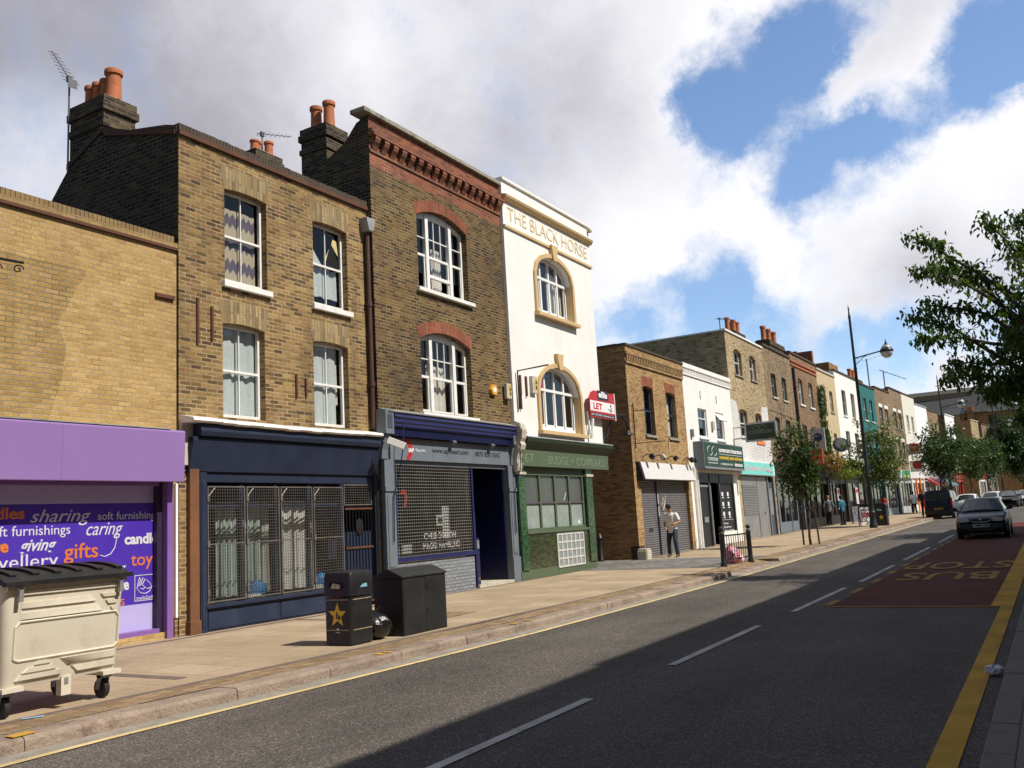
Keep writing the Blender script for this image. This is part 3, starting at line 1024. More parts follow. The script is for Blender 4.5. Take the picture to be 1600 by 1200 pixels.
for body, y_, z_, h_, m_, kw in [
        ('candles', 6.75, 2.06, .155, T_ORANGE, dict(width=.78, bold=.006)), ('sharing', 7.6, 2.00, .185, T_WHITE, dict(width=.94, shear=.35)),
        ('soft furnishings', 8.67, 2.01, .12, T_WHITE, dict(width=1.08)), ('soft furnishings', 6.98, 1.82, .14, T_WHITE, dict(width=1.24)),
        ('caring', 8.46, 1.785, .20, T_WHITE, dict(width=.62, shear=.38)), ('candles', 9.14, 1.625, .155, T_WHITE, dict(width=.70, bold=.008)),
        ('homeware', 6.3, 1.61, .16, T_ORANGE, dict(width=1.01, bold=.009)), ('giving', 7.47, 1.605, .165, T_WHITE, dict(width=.56, shear=.4, bold=.004)),
        ('gifts', 8.14, 1.46, .22, T_ORANGE, dict(width=.55, bold=.003)), ('toys', 9.26, 1.285, .20, T_ORANGE, dict(width=.50, bold=.002)),
        ('jewellery', 6.85, 1.365, .20, T_WHITE, dict(width=1.2)), ('trading', 8.55, 1.225, .115, T_WHITE, dict(width=.60, shear=.3)),
        ('homeware', 8.4, .935, .16, T_WHITE, dict(width=.82, bold=.008)), ('gifts', 8.75, .70, .15, T_ORANGE, dict(width=.40)),
        ('trade2aid', 9.36, .755, .055, T_WHITE, dict(width=.29))]:
    # the vinyl is cut off at the right frame
    text(body, (XT, y_, z_), h_, m_, w, **kw)
mb = MB().use(T_WHITE)
mb.tube([(XT, 8.98, 1.80), (XT, 9.0, 1.70), (XT, 8.97, 1.58), (XT, 8.90, 1.49), (XT, 8.80, 1.455), (XT, 8.72, 1.48)], .008, 5)
for a, b_, c_, d_ in ((9.325, 9.675, .735, .745), (9.325, 9.675, 1.125, 1.135), (9.325, 9.335, .745, 1.125), (9.665, 9.675, .745, 1.125)):
    mb.box(XT-.001, XT+.003, a, b_, c_, d_)
palm = [(9.37, .93), (9.40, 1.06), (9.42, 1.10)], [(9.40, .96), (9.44, 1.08)], [(9.43, .97), (9.48, 1.09)], [(9.46, .98), (9.52, 1.07)], \
    [(9.37, .93), (9.43, .86), (9.52, .84), (9.60, .87), (9.64, .94), (9.60, 1.0), (9.54, 1.05)], [(9.43, .93), (9.48, .91), (9.52, .94), (9.56, .91), (9.62, .93)], [(9.46, .98), (9.50, .95)]
for ln in palm:
    mb.tube([(XT, q[0], q[1]) for q in ln], .007, 5)
mb.build('emblem', None, w)
# iron bracket high on the wall and the small flat bar
mb = MB().use(BLACKM)
mb.tube([(0.0, 6.3, 5.66), (.55, 7.0, 5.52)], .02, 6)
for cx, cy, rr in ((.30, 6.75, .09), (.47, 6.97, .07), (.12, 6.45, .10)):
    mb.tube([(cx+rr*(1-i/16)*math.cos(i*.62)*.6, cy+rr*(1-i/16)*math.cos(i*.62)*.8, 5.44+rr*(1-i/16)*math.sin(i*.62)) for i in range(14)], .010, 5)
tag(mb.build('scroll_bracket', None), 'black scrolled iron sign bracket on the blank yellow brick wall', 'bracket').location = (-12.3, 0, 0)
mb = MB().use(RUSTB).box(0, .05, 9.55, 9.92, 5.63, 5.69)
mb.build('tie_bar', None, b)

# ================================================================== building A, navy shop
b = bld('navy_shop_house', 'three storey weathered stock brick house above the navy shuttered shop', 0, -12.25)
A0, A1 = 9.985, 15.18
wins = [(10.99, 12.02, 6.20, 7.96, .045), (13.28, 14.32, 6.20, 7.96, .045), (10.93, 11.93, 3.72, 5.44, .045), (13.22, 14.26, 3.72, 5.45, .045)]
mb = MB()
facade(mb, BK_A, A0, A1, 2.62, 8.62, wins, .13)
# party wall with the sloping roofline, sooty
prof = [(0, .12), (0, 8.66), (-.35, 8.76), (-1.25, 8.92), (-2.1, 9.22), (-3.15, 8.75), (-3.7, 8.2), (-5.2, 7.4), (-9, 5.6), (-9, .12)]
mb.use(BK_AD)
mb.poly([(x_, A0, z_) for x_, z_ in prof])
mb.poly([(x_, A1, z_) for x_, z_ in prof])
mb.use(BK_AD).poly([(-9, A0, .12), (-9, A1, .12), (-9, A1, 5.6), (-9, A0, 5.6)])
mb.use(ROOMW)
for f_ in (3.55, 6.0):
    mb.box(-8.9, -.16, A0+.05, A1-.05, f_-.14, f_+.03)
mb.poly([(-3.2, A0+.02, .12), (-3.2, A1-.02, .12), (-3.2, A1-.02, 8.3), (-3.2, A0+.02, 8.3)])
mb.use(FLOORW).box(-3.2, -.2, A0+.05, A1-.05, .2, .46)
wallA = mb.build('wall', None, b, fix=False)
mb = MB().use(ROOFD)
for (xa, za), (xb, zb) in zip(prof[1:-2], prof[2:-1]):
    mb.poly([(xa, A0, za-.06), (xa, A1, za-.06), (xb, A1, zb-.06), (xb, A0, zb-.06)])
roof = mb.build('roof', None, b, fix=False)
mb = MB().use(RUSTB).box(-.02, .06, A0-.02, A1, 8.60, 8.68)
mb.use(COPE_D)
y = A0-.02
while y < A1-.05:
    mb.box(-.2, .04, y+.004, y+.07, 8.682, 8.80+random.uniform(-.008, .008))
    y += .075
for (xa, za), (xb, zb) in zip(prof[1:5], prof[2:6]):
    mb.prism([(xa-.02, za), (xb+.0, zb), (xb, zb+.11), (xa-.02, za+.11)], 'y', A0-.03, A0+.22)
mb.use(RUSTB).prism([(-.05, 8.62), (-2.0, 9.12), (-2.0, 9.19), (-.05, 8.70)], 'y', A0-.045, A0-.004)
mb.build('parapet_coping', None, b)
ch = chimney_stack(b, -3.12, -2.10, A0+.02, A0+.70, 8.6, 10.0, BK_AD)
for i in range(4):
    pot(ch, -2.30-.235*i, A0+.36, 10.05, .62 if i == 0 else .50, .165 if i == 0 else .115)
ch = chimney_stack(b, -4.15, -3.3, 14.95, 15.8, 8.0, 10.95, BK_AD, bands=1)
for i, yy in enumerate((15.15, 15.42, 15.62)):
    pot(ch, -3.55-.18*(i % 2), yy, 10.98, (.30, .40, .42)[i], .12)
for i, h in enumerate(wins):
    cur = (ZIG, None, CURT_B, CURT_B)[i]
    w = sash(b, h[0], h[1], h[2], h[3], .13, 2, (.5,), cur=None, rise=.045, fm=WHITE_P, sill=(i < 2), silldz=.13, sillx=.08)
    if i == 0:
        curtain(w, h[0]+.03, h[1]-.10, h[2]+.05, h[3]-.30, -.24, ZIG, 4, .012, label='zigzag patterned curtain')
    if i == 1:
        curtain(w, h[0]+.03, h[1]-.12, h[2]+.24, h[3]-.80, -.235, CURT_B, 4, .02, sag=.1, label='pale cloth hung across the lower sash')
        mb = MB().use(mat('broken_pane_dark', (.006, .006, .006), .9)).prism([(13.80, 7.12), (14.0, 7.02), (14.2, 7.08), (14.2, 7.32), (13.98, 7.60)], 'x', -.166, -.164)
        mb.use(mat('pale_yellow_tape', (.58, .48, .22), .6, var=.25, scale=14)).prism([(14.02, 7.62), (14.07, 7.76), (14.18, 7.72), (14.22, 7.40)], 'x', -.168, -.165).prism([(13.78, 7.2), (13.95, 7.52), (13.93, 7.42), (13.80, 7.13)], 'x', -.168, -.165)
        mb.use(CURT_B).prism([(13.36, 7.1), (13.75, 7.1), (13.36, 7.55)], 'x', -.20, -.19)
        mb.build('broken_glass', None, w)
    if i >= 2:
        curtain(w, h[0]+.03, h[1]-(.03 if i == 2 else .16), h[2]+.04, h[3]-.05, -.235, CURT_B, 3.3 if i == 2 else 2.2, .022)
        if i == 3:
            curtain(w, h[1]-.34, h[1]-.03, h[2]+.5, h[3]-.05, -.30, CURT_W, 2, .03)
# gauged flat arches
for h in wins:
    p = arcpts(h[0], h[1], h[3]-.045, .045, 10)
    MB().use(BK_AV).prism([(h[0]-.005, h[3]-.045)]+p[1:-1]+[(h[1]+.005, h[3]-.045), (h[1]+.10, h[3]+.40), (h[0]-.10, h[3]+.40)], 'x', .0005, .004).build('window_arch', None, b)
for y_, za, zb in ((10.37, 4.95, 5.75), (10.68, 5.05, 5.65), (12.72, 4.22, 4.68), (12.98, 4.25, 4.62)):
    MB().use(RUSTB).box(0, .035, y_-.022, y_+.022, za, zb).build('wall_tie', None, b)
downpipe(b, .09, 14.90, 3.75, 8.12, .05)
MB().use(BLACKM).tube([(.10, 14.93, .14), (.10, 14.93, 3.75)], .05, 8).build('lower_downpipe', None, b)
# shopfront
mb = MB().use(NAVY)
mb.box(-.10, .10, 10.34, 10.48, .12, 2.74)
mb.box(-.10, .10, 14.86, 15.06, .12, 2.74)
mb.box(-.08, .06, 10.48, 13.92, .125, .50)
mb.box(-.06, .13, 10.44, 13.95, .50, .56)
mb.box(-.10, .03, 13.86, 13.96, .12, 2.62)
mb.box(-.10, .04, 10.48, 14.86, 2.58, 2.742)
mb.box(-.10, -.02, 10.48, 13.86, 2.14, 2.21)
for y_ in (11.32, 12.14, 13.01):
    mb.box(-.09, .0, y_-.035, y_+.035, .56, 2.58)
mb.use(NAVY_L).box(.061, .075, 10.52, 12.1, .16, .46).box(.061, .075, 12.16, 13.88, .16, .46)
mb.box(.10, .112, 10.37, 10.45, .2, 2.6)
sf = mb.build('shopfront', None, b, bevel=.008)
mb = MB().use(NAVY)
mb.prism([(.02, 2.745), (.08, 2.75), (.20, 3.26), (.20, 3.32), (.02, 3.32)], 'y', 10.12, 14.98)
fa = mb.build('fascia', None, sf, bevel=.01)
mb = MB().use(NAVY).prism([(.0, 3.33), (.26, 3.33), (.29, 3.41), (.26, 3.53), (.0, 3.55)], 'y', 10.22, 14.92)
mb.build('blind_box', None, sf, bevel=.012)
mb = MB().use(WHITE_P)
n = 16
for i in range(n):
    ya, yb = 10.0+(14.90-10.0)*i/n, 10.0+(14.90-10.0)*(i+1)/n
    dz = -.035*math.sin(math.pi*(i+.5)/n)+random.uniform(-.006, .006)
    mb.prism([(.0, 3.56+dz), (.33, 3.555+dz), (.36, 3.58+dz), (.34, 3.63+dz), (.0, 3.70+dz)], 'y', ya, yb)
mb.build('cornice', None, sf)
mb = MB().use(GLASS_D)
mb.poly([(-.07, 10.48, .56), (-.07, 13.86, .56), (-.07, 13.86, 2.58), (-.07, 10.48, 2.58)])
mb.build('pane', None, sf, fix=False)
for ya, yb in ((10.50, 11.30), (11.36, 12.12), (12.18, 12.98), (13.04, 13.86)):
    mb = wiregrid(MB().use(WIRE), .09, ya, yb, .60, 2.50, 15, 36)
    mb.tube([(.09, ya, 2.32), (.09, ya+.17, 2.5)], .009, 5)
    for z_ in (.75, 1.55, 2.3):
        mb.box(.07, .12, ya-.03, ya+.02, z_-.05, z_+.05)
    mb.box(.085, .10, ya, yb, 1.53, 1.55)
    mb.build('wire_grille', None, b)
# entrance door with its security gate
mb = MB().use(NAVY).box(-.5, -.44, 13.98, 14.84, .16, 2.05)
mb.use(NAVY_L).box(-.439, -.425, 14.06, 14.4, .3, 1.1).box(-.439, -.425, 14.46, 14.78, .3, 1.1)
mb.use(NAVY).box(-.5, -.02, 13.98, 14.84, 2.06, 2.14)
dr = mb.build('door', None, sf, bevel=.006)
mb = MB().use(WIRE)
wiregrid(mb, .02, 13.99, 14.83, 2.16, 2.56, 12, 8)
mb.use(RUSTB)
for z_ in (.22, 1.3, 2.08):
    mb.box(.02, .045, 13.99, 14.83, z_-.02, z_+.02)
mb.use(BLACKM)
for k in range(9):
    y_ = 14.03+.76*k/8
    mb.box(.022, .04, y_-.008, y_+.008, .22, 2.08)
mb.use(BLACKM).ball((.05, 14.4, 1.72), (.02, .12, .16))
mb.use(NAVY_L).box(.0, .018, 14.0, 14.82, .24, 1.62)
mb.build('security_gate', None, sf)
mb = MB().use(T_WHITE).box(.1, .105, 14.93, 14.97, 1.92, 1.99).box(.1, .105, 14.93, 14.97, 1.78, 1.88).box(.1, .106, 10.39, 10.43, 1.42, 1.56).box(.10, .106, 10.41, 10.425, 1.36, 1.41)
mb.build('sticker', None, sf)
mb = MB().use(STEEL).box(.05, .14, 13.52, 13.78, .42, .50)
mb.use(BLACKM).box(.14, .143, 13.55, 13.75, .44, .48)
mb.build('letter_box', None, sf, bevel=.005)
# things seen inside the window
for ya, yb, x_ in ((11.15, 11.62, -.5), (11.74, 12.24, -.52), (12.66, 13.42, -.4), (12.36, 12.52, -.6), (13.50, 13.66, -.6)):
    curtain(b, ya, yb, .62, 2.28, x_, CURT_G if ya < 12.3 else CURT_W, 4, .035, name='shop_curtain')
mb = MB().use(WOOD)
mb.box(-1.1, -.6, 10.62, 11.22, .48, 1.0)
mb.box(-1.15, -1.05, 10.62, 11.22, 1.0, 1.22)
mb.box(-1.0, -.62, 10.66, 11.18, 1.18, 1.24)
mb.use(DARKIN).box(-.6, -.59, 10.68, 11.16, .78, .96)
tag(mb.build('wooden_cabinet', None, bevel=.01), 'brown wooden cabinet inside the wire covered navy shop window', 'cabinet').location = (-12.25, 0, 0)
mb = MB().use(WOOD).box(-1.2, -.8, 12.25, 12.62, .48, 1.75)
for z_ in (.8, 1.15, 1.5):
    mb.use(DARKIN).box(-.8, -.79, 12.28, 12.59, z_-.12, z_+.12)
tag(mb.build('shelf_unit', None, bevel=.008), 'tall wooden shelf unit between curtains inside the navy shop', 'shelf').location = (-12.25, 0, 0)
mb = MB().use(mat('blue_plastic', (.03, .20, .48), .4, var=.2)).ball((-.34, 12.0, .68), (.13, .2, .16), 9, 6).ball((-.30, 13.62, .72), (.1, .14, .15), 8, 5)
mb.use(WHITE_P).box(-.45, -.2, 11.6, 11.95, .56, .62).box(-.45, -.2, 13.3, 13.55, .56, .64)
tag(mb.build('shopping_bag', None), 'crumpled blue bags and papers on the navy shop window sill', 'bag').location = (-12.25, 0, 0)
mb = MB().use(PIER).box(-.05, .09, 10.14, 10.335, .12, 2.85)
mb.use(STONE_P).box(-.05, .07, 9.99, 10.335, 2.85, 3.62)
mb.use(PIER).box(-.05, .12, 10.12, 10.345, .12, .34)
mb.use(BK_A).box(-.04, .004, 9.99, 10.14, .12, 2.85)
mb.build('pier', None, b, bevel=.012)
mb = MB().use(STONE_P).box(0, .05, 15.07, 15.11, .14, 2.7)
mb.use(BLACKM).tube([(.06, 15.2, .14), (.06, 15.2, 3.6)], .05, 8)
mb.build('side_strip', None, b)

# ================================================================== building B, gallery
b = bld('gallery_house', 'tall brown brick house with red brick parapet above a slate grey gallery front', 0, -12.1)
B0, B1 = 15.0, 20.55
wins = [(16.66, 18.79, 7.20, 9.22, .26), (16.62, 18.72, 4.25, 6.20, .24)]
mb = MB()
facade(mb, BK_B, B0, B1, 3.12, 9.65, wins, .15)
mb.use(BK_R).poly([(0, B0, 9.65), (0, B1, 9.65), (0, B1, 10.82), (0, B0, 10.82)])
prof = [(0, .12), (0, 10.85), (-.35, 10.72), (-.7, 10.35), (-1.15, 10.12), (-2.0, 9.95), (-2.4, 9.55), (-9, 7.2), (-9, .12)]
mb.use(BK_AD).poly([(x_, B0, z_) for x_, z_ in prof])
mb.use(BK_B).poly([(x_, B1, z_) for x_, z_ in prof]).poly([(-9, B0, .12), (-9, B1, .12), (-9, B1, 7.2), (-9, B0, 7.2)])
mb.use(ROOMW)
for f_ in (3.6, 6.7):
    mb.box(-8.9, -.2, B0+.05, B1-.05, f_-.12, f_+.05)
mb.poly([(-3.4, B0+.02, .12), (-3.4, B1-.02, .12), (-3.4, B1-.02, 9.5), (-3.4, B0+.02, 9.5)])
mb.build('wall', None, b, fix=False)
mb = MB().use(ROOFD)
for (xa, za), (xb, zb) in zip(prof[1:-2], prof[2:-1]):
    mb.poly([(xa, B0, za-.08), (xa, B1, za-.08), (xb, B1, zb-.08), (xb, B0, zb-.08)])
mb.build('roof', None, b, fix=False)
mb = MB().use(STONE)
y = B0-.25
while y < B1:
    L = min(.9, B1-y)
    mb.box(-.32, .10, y+.006, y+L-.003, 10.82+.002, 10.93+random.uniform(-.006, .008))
    y += L
mb.build('coping', None, b, bevel=.012)
mb = MB().use(BK_R)
mb.box(0, .10, B0, B1+.05, 10.40, 10.50)
mb.box(.0, .17, B0-.02, B1+.06, 10.32, 10.395)
mb.box(0, .035, B0, B1, 9.96, 10.02)
y = B0+.06
while y < B1-.1:
    mb.prism([(.0, 10.03), (.04, 10.04), (.07, 10.10), (.13, 10.18), (.16, 10.25), (.155, 10.315), (.0, 10.315)], 'y', y, y+.17)
    y += .325
mb.build('dentil_cornice', None, b)
for h in wins:
    p = arcpts(h[0]-.02, h[1]+.02, h[3]-h[4], h[4], 16)
    q = arcpts(h[0]-.12, h[1]+.12, h[3]-h[4]+.26, h[4]+.02, 16)
    mb = MB().use(BK_RV)
    for i in range(16):
        mb.prism([p[i], p[i+1], q[i+1], q[i]], 'x', .0005, .006)
    mb.build('window_arch', None, b)
ch = chimney_stack(b, -2.05, -1.27, 15.03, 15.75, 9.5, 11.02, BK_AD)
pot(ch, -1.45, 15.35, 11.07, .62, .15)
pot(ch, -1.85, 15.35, 11.07, .60, .15)


def tripartite(root, h, d, open_low):
    y0, y1, z0, z1, rise = h
    mb = MB().use(WHITE_P)
    x0, x1 = -d-.08, -d
    zt = z1-rise
    ma, mb_ = y0+(y1-y0)*.27, y0+(y1-y0)*.73
    for a, w_ in ((y0, .07), (y1-.07, .07), (ma-.06, .12), (mb_-.06, .12)):
        mb.box(x0, x1+(.03 if w_ > .1 else 0), a, a+w_, z0, zt+.02+(.12 if w_ > .1 else 0))
    mb.box(x0+.002, x1-.002, y0, y1, z0, z0+.08)
    p = arcpts(y0, y1, zt, rise, 14)
    q = [(a, zt-.06+(b_-zt)*.55) for a, b_ in p]
    for i in range(14):
        mb.prism([q[i], q[i+1], p[i+1], p[i]], 'x', x0+.001, x1-.003)
    zm = z0+(zt-z0)*.50
    zl = zm-.02
    for a, c_ in ((y0+.07, ma-.06), (mb_+.06, y1-.07)):
        mb.box(x0+.01, x1-.01, a, c_, zm-.03, zm+.03)
        mb.box(x0+.012, x1-.02, a, c_, (zm+zt)/2-.013, (zm+zt)/2+.013)
        mb.box(x0+.012, x1-.02, a, a+.035, z0+.08, zm)
        mb.box(x0+.012, x1-.02, c_-.035, c_, z0+.08, zm)
    a, c_ = ma+.06, mb_-.06
    mb.box(x0+.01, x1-.01, a, c_, zm-.03, zm+.03)
    mb.box(x0+.012, x1-.02, a, c_, (zm+zt)/2+.02-.013, (zm+zt)/2+.02+.013)
    for k in (1, 2):
        yy = a+(c_-a)*k/3
        mb.box(x0+.013, x1-.021, yy-.012, yy+.012, zm, zt+.1)
    if open_low:
        mb.box(x0+.03, x1+.02, a, c_, z0+.36, z0+.44)
    mb.box(x0+.02, x1-.005, a, a+.04, z0+.08, zm)
    mb.box(x0+.02, x1-.005, c_-.04, c_, z0+.08, zm)
    w = mb.build('window', None, root, bevel=.004)
    zb = z0+.42 if open_low else z0+.06
    MB().poly([(x0+.03, y0+.04, zb), (x0+.03, y1-.04, zb), (x0+.03, y1-.04, z1-.03), (x0+.03, y0+.04, z1-.03)]).build('pane', GLASS, w, fix=False)
    MB().use(WHITE_P).prism([(-d, z0-.002), (-d, z0-.12), (.10, z0-.12), (.10, z0-.03)], 'y', y0-.10, y1+.14).build('sill', None, w, bevel=.006)
    curtain(w, a+.42 if open_low else a+.05, c_-.05, z0+.05, zm+.35, x0-.16, CURT_W, 4, .035)
    if not open_low:
        curtain(w, y0+.1, ma-.08, z0+.05, zm, x0-.16, CURT_W, 2, .02)
    return w


tripartite(b, wins[0], .15, True)
tripartite(b, wins[1], .15, False)
# shopfront B
mb = MB().use(GREYP)
for a, c_ in ((15.06, 15.40), (20.13, 20.46)):
    mb.box(-.1, .07, a, c_, .12, 3.10)
    mb.box(-.1, .10, a-.02, c_+.02, .12, .75)
    mb.box(-.1, .10, a-.02, c_+.02, 2.42, 2.52)
    mb.box(.07, .085, a+.06, c_-.06, .85, 2.35)
mb.box(-.1, -.02, 15.40, 20.13, 3.0, 3.1)
mb.box(.001, .05, 15.3, 20.5, 3.10, 3.58)
mb.use(GREYP_D)
for y_ in (16.85, 18.52):
    mb.box(.05, .0515, y_-.006, y_+.006, 3.1, 3.58)
for z_ in (.80, .86, .92):
    for a, c_ in ((15.06, 15.40), (20.13, 20.46)):
        mb.box(.1, .102, a, c_, z_, z_+.008) if z_ < .76 else mb.box(.07, .0735, a, c_, z_, z_+.008)
mb.use(BK_GREY).box(-.1, .02, 15.40, 18.42, .12, .90)
mb.use(BLUE).box(-.06, .06, 15.38, 18.52, .92, 1.02).box(-.03, .05, 15.40, 15.46, 1.02, 3.0).box(-.03, .05, 18.40, 18.47, 1.02, 3.0)
sf = mb.build('shopfront', None, b, bevel=.006)
for a, c_, d_, zt_ in ((14.92, 15.20, .26, 4.14), (20.22, 20.46, .24, 4.02)):
    mb = MB().use(GREYP).box(0, d_, a, c_, 3.62, zt_)
    mb.prism([(.0, 3.1), (.09, 3.1), (.11, 3.3), (d_*.68, 3.5), (d_*.76, 3.62), (.0, 3.62)], 'y', a+.04, c_-.04)
    mb.use(GREYP_D).box(d_, d_+.01, a+.06, c_-.06, 3.74, zt_-.1)
    mb.build('console_bracket', None, sf, bevel=.015)
mb = MB().use(BLUE).prism([(.0, 3.83), (.22, 3.83), (.26, 3.89), (.25, 3.96), (.29, 4.0), (.26, 4.06), (.0, 4.08)], 'y', 15.22, 20.36)
mb.use(BLUE).tube([(.20, 15.22, 3.82), (.20, 20.2, 3.82)], .045, 8)
mb.use(BLUE_D).box(0, .18, 15.22, 20.2, 3.60, 3.82)
mb.build('awning_roller', None, sf)
mb = MB().use(LEAD).prism([(.0, 4.09), (.28, 4.09), (.29, 4.11), (.0, 4.20)], 'y', 15.02, 20.36)
mb.build('flashing', None, sf)
mb = MB().use(GLASS_D).poly([(-.12, 15.4, 1.0), (-.12, 18.42, 1.0), (-.12, 18.42, 3.0), (-.12, 15.4, 3.0)])
mb.build('pane', None, sf, fix=False)
mb = MB().use(WIRE_B)
ny, nz = 36, 28
y0_, y1_, z0_, z1_ = 15.46, 18.40, 1.03, 3.0
for i in range(nz+1):
    z_ = z0_+(z1_-z0_)*i/nz
    mb.box(.0, .012, y0_, y1_, z_-.006, z_+.006)
for i in range(ny+1):
    y_ = y0_+(y1_-y0_)*i/ny
    mb.box(-.004, .008, y_-.0045, y_+.0045, z0_, z1_)
mb.build('roller_grille', None, sf)
mb = MB().use(RED_P)
ear = [(0, .26), (.05, .34), (.14, .36), (.21, .30), (.235, .2), (.215, .08), (.16, 0), (.10, -.02), (.09, .04), (.13, .09), (.15, .18), (.13, .26), (.08, .27), (.05, .22)]
mb.prism([(15.72+p[0]*1.6, 3.12+p[1]*1.25) for p in ear], 'x', .0515, .056)
mb.build('ear_emblem', None, sf)
MB().use(RED_P).prism([(15.80+p[0]*1.1, 2.1+p[1]*1.05) for p in ear], 'x', -.118, -.112).build('window_emblem', None, sf)
text('iAP', (.058, 15.93, 3.28), .09, T_WHITE, sf, width=.2, bold=.004)
text('Fine Art', (.053, 16.2, 3.30), .07, T_WHITE, sf, width=.36)
text('www.iapfineart.com', (.053, 16.84, 3.30), .12, T_BLACK, sf, width=1.48)
text('0870 850 5542', (.053, 18.6, 3.28), .12, T_BLACK, sf, width=1.18)
text('CHRIS GOLLON', (-.11, 16.6, 1.36), .14, T_WHITE, sf, width=1.25)
text('MAGGI HAMBLING', (-.11, 16.55, 1.14), .14, T_WHITE, sf, width=1.45)
mb = MB().use(WHITE_N).box(-.5, -.48, 17.85, 18.15, 1.35, 2.1).box(-.45, -.43, 17.55, 17.85, 1.65, 1.9).box(-.4, -.38, 16.15, 16.5, 1.05, 1.28).box(-.4, -.38, 15.8, 16.05, 1.05, 1.2)
mb.use(DARKIN).box(-.429, -.425, 17.63, 17.77, 1.72, 1.83)
mb.use(RED_P).box(-.36, -.34, 18.0, 18.1, 1.1, 1.22)
mb.build('gallery_card', None, b)
mb = MB().use(FLOORW).box(-3.3, -.2, B0+.1, 18.42, .8, .95)
mb.use(ROOMW).box(-3.3, -.15, 18.43, 18.50, .12, 3.0)
mb.build('window_bed', None, b)
# door recess
mb = MB().use(BLUE_D)
mb.box(-1.25, -1.2, 18.5, 20.13, .2, 2.6)
mb.box(-1.2, -.1, 20.08, 20.128, .2, 3.0)
mb.use(BLUE).box(-.98, -.92, 18.52, 18.9, .2, 2.2)
mb.box(-.45, .02, 18.48, 18.53, .14, 1.95)
mb.box(-.05, .04, 18.47, 18.62, .14, 1.3)
mb.use(STONE_P).box(-1.2, .1, 18.47, 20.13, .1, .2)
mb.use(STEEL).box(.04, .055, 18.5, 18.6, 1.05, 1.25)
mb.use(mat('brass', (.4, .25, .06), .35, metal=.8)).box(-.02, .043, 18.53, 18.6, .3, .37)
mb.build('doorway', None, sf)
# lights and arms under the cornice
for y_ in (17.55, 19.25):
    mb = MB().use(BLACKM).tube([(.05, y_-.45, 3.62), (.12, y_-.4, 3.63), (.15, y_, 3.62)], .012, 5)
    mb.use(GREYP).obox((.15, y_, 3.57), (.03, 0, .03), (0, .07, 0), (-.04, 0, .04))
    mb.build('sign_light', None, sf)
MB().use(BLUE).tube([(.29, 15.5, 3.9), (.30, 15.42, 3.3), (.14, 15.40, 2.6), (.12, 15.28, 2.3), (.12, 15.24, 1.35)], .014, 6).build('awning_arm', None, sf)
MB().use(BLUE).tube([(.29, 20.5, 3.9), (.28, 20.4, 3.0), (.12, 20.3, 2.4), (.12, 20.28, 1.35)], .014, 6).build('awning_arm', None, sf)
b.name = 'gallery_house'
# security camera
cm = thing('security_camera', 'white box security camera on the gallery shopfront corner', 'camera', (-11.80, 14.76, 3.36))
cm.scale = (.85, .85, .85)
mb = MB().use(WHITE_P).obox((.30, .14, .02), (.17, .12, -.09), (-.05, .075, 0), (.03, .02, .075))
mb.build('housing', None, cm, bevel=.008)
mb = MB().use(BLACKM).obox((.474, .263, -.072), (.004, .003, -.002), (-.035, .05, 0), (.02, .013, .05))
mb.build('lens', None, cm)
MB().use(STEEL).tube([(0, 0, .1), (.1, .03, .06), (.2, .08, 0)], .02, 6).build('arm', None, cm)
al = thing('alarm_box', 'yellow hexagonal alarm box on the brown brick gallery wall', 'alarm', (-12.1, 19.66, 5.03))
hexa = [(.17*math.cos(R(60*k)), .15*math.sin(R(60*k))) for k in range(6)]
MB().use(mat('alarm_yellow', (.66, .36, .04), .4)).prism(hexa, 'x', 0, .09).build('case', None, al, bevel=.012)
MB().use(WHITE_P).prism([(p[0]*.5, p[1]*.5) for p in hexa], 'x', .0905, .093).build('badge', None, al)
for y_, z_, lab in ((20.20, 5.05, 'small cream alarm box with yellow plate at the brick and render joint'),):
    al = thing('alarm_box', lab, 'alarm', (-12.05, y_+.1, z_))
    MB().use(STONE_P).box(0, .09, -.12, .12, -.2, .2).build('case', None, al, bevel=.01)
    MB().use(YELL_P).box(.0905, .093, -.02, .11, -.14, .16).build('plate', None, al)
    MB().use(BLACKM).prism([(.0, -.1), (.09, -.1), (.045, 0)], 'x', .0935, .095).prism([(.0, .02), (.09, .02), (.045, .12)], 'x', .0935, .095).build('mark', None, al)

# ================================================================== the white pub building
b = bld('white_public_house', 'white rendered three storey former pub with ochre window surrounds and a green tiled shopfront', 0, -12.0, cat='pub')
P0, P1 = 20.55, 26.02
wins = [(22.2, 24.45, 7.55, 9.32, .62, True), (21.98, 24.5, 4.14, 6.0, .75, True)]
mb = MB()
facade(mb, WHITE_R, P0, P1, 3.6, 11.0, wins, .17)
mb.use(WHITE_R)
for yy in (P0, P1):
    mb.poly([(0, yy, 3.6), (-9, yy, 3.6), (-9, yy, 8.5), (-2.5, yy, 10.6), (0, yy, 11.0)])
mb.poly([(-9, P0, .12), (-9, P1, .12), (-9, P1, 8.5), (-9, P0, 8.5)])
mb.poly([(-.2, P0, 10.7), (-.2, P1, 10.7), (-9, P1, 8.5), (-9, P0, 8.5)])
mb.use(BK_CD).poly([(-.1, 24.92, .12), (-1.6, P1, .12), (-1.6, P1, 3.62), (-.1, 24.92, 3.62)]).poly([(-1.6, P1, .12), (-9, P1, .12), (-9, P1, 3.6), (-1.6, P1, 3.6)])
mb.use(ROOMW).poly([(-.1, P0, 3.62), (-9, P0, 3.62), (-9, P1, 3.62), (-.1, P1, 3.62)])
mb.box(-8.9, -.25, P0+.05, P1-.05, 6.8, 6.95)
mb.poly([(-3.4, P0+.02, .12), (-3.4, P1-.02, .12), (-3.4, P1-.02, 10.3), (-3.4, P0+.02, 10.3)])
mb.build('wall', None, b, fix=False)
mb = MB().use(WHITE_R).box(-.25, .06, P0-.02, P1+.05, 11.0, 11.08)
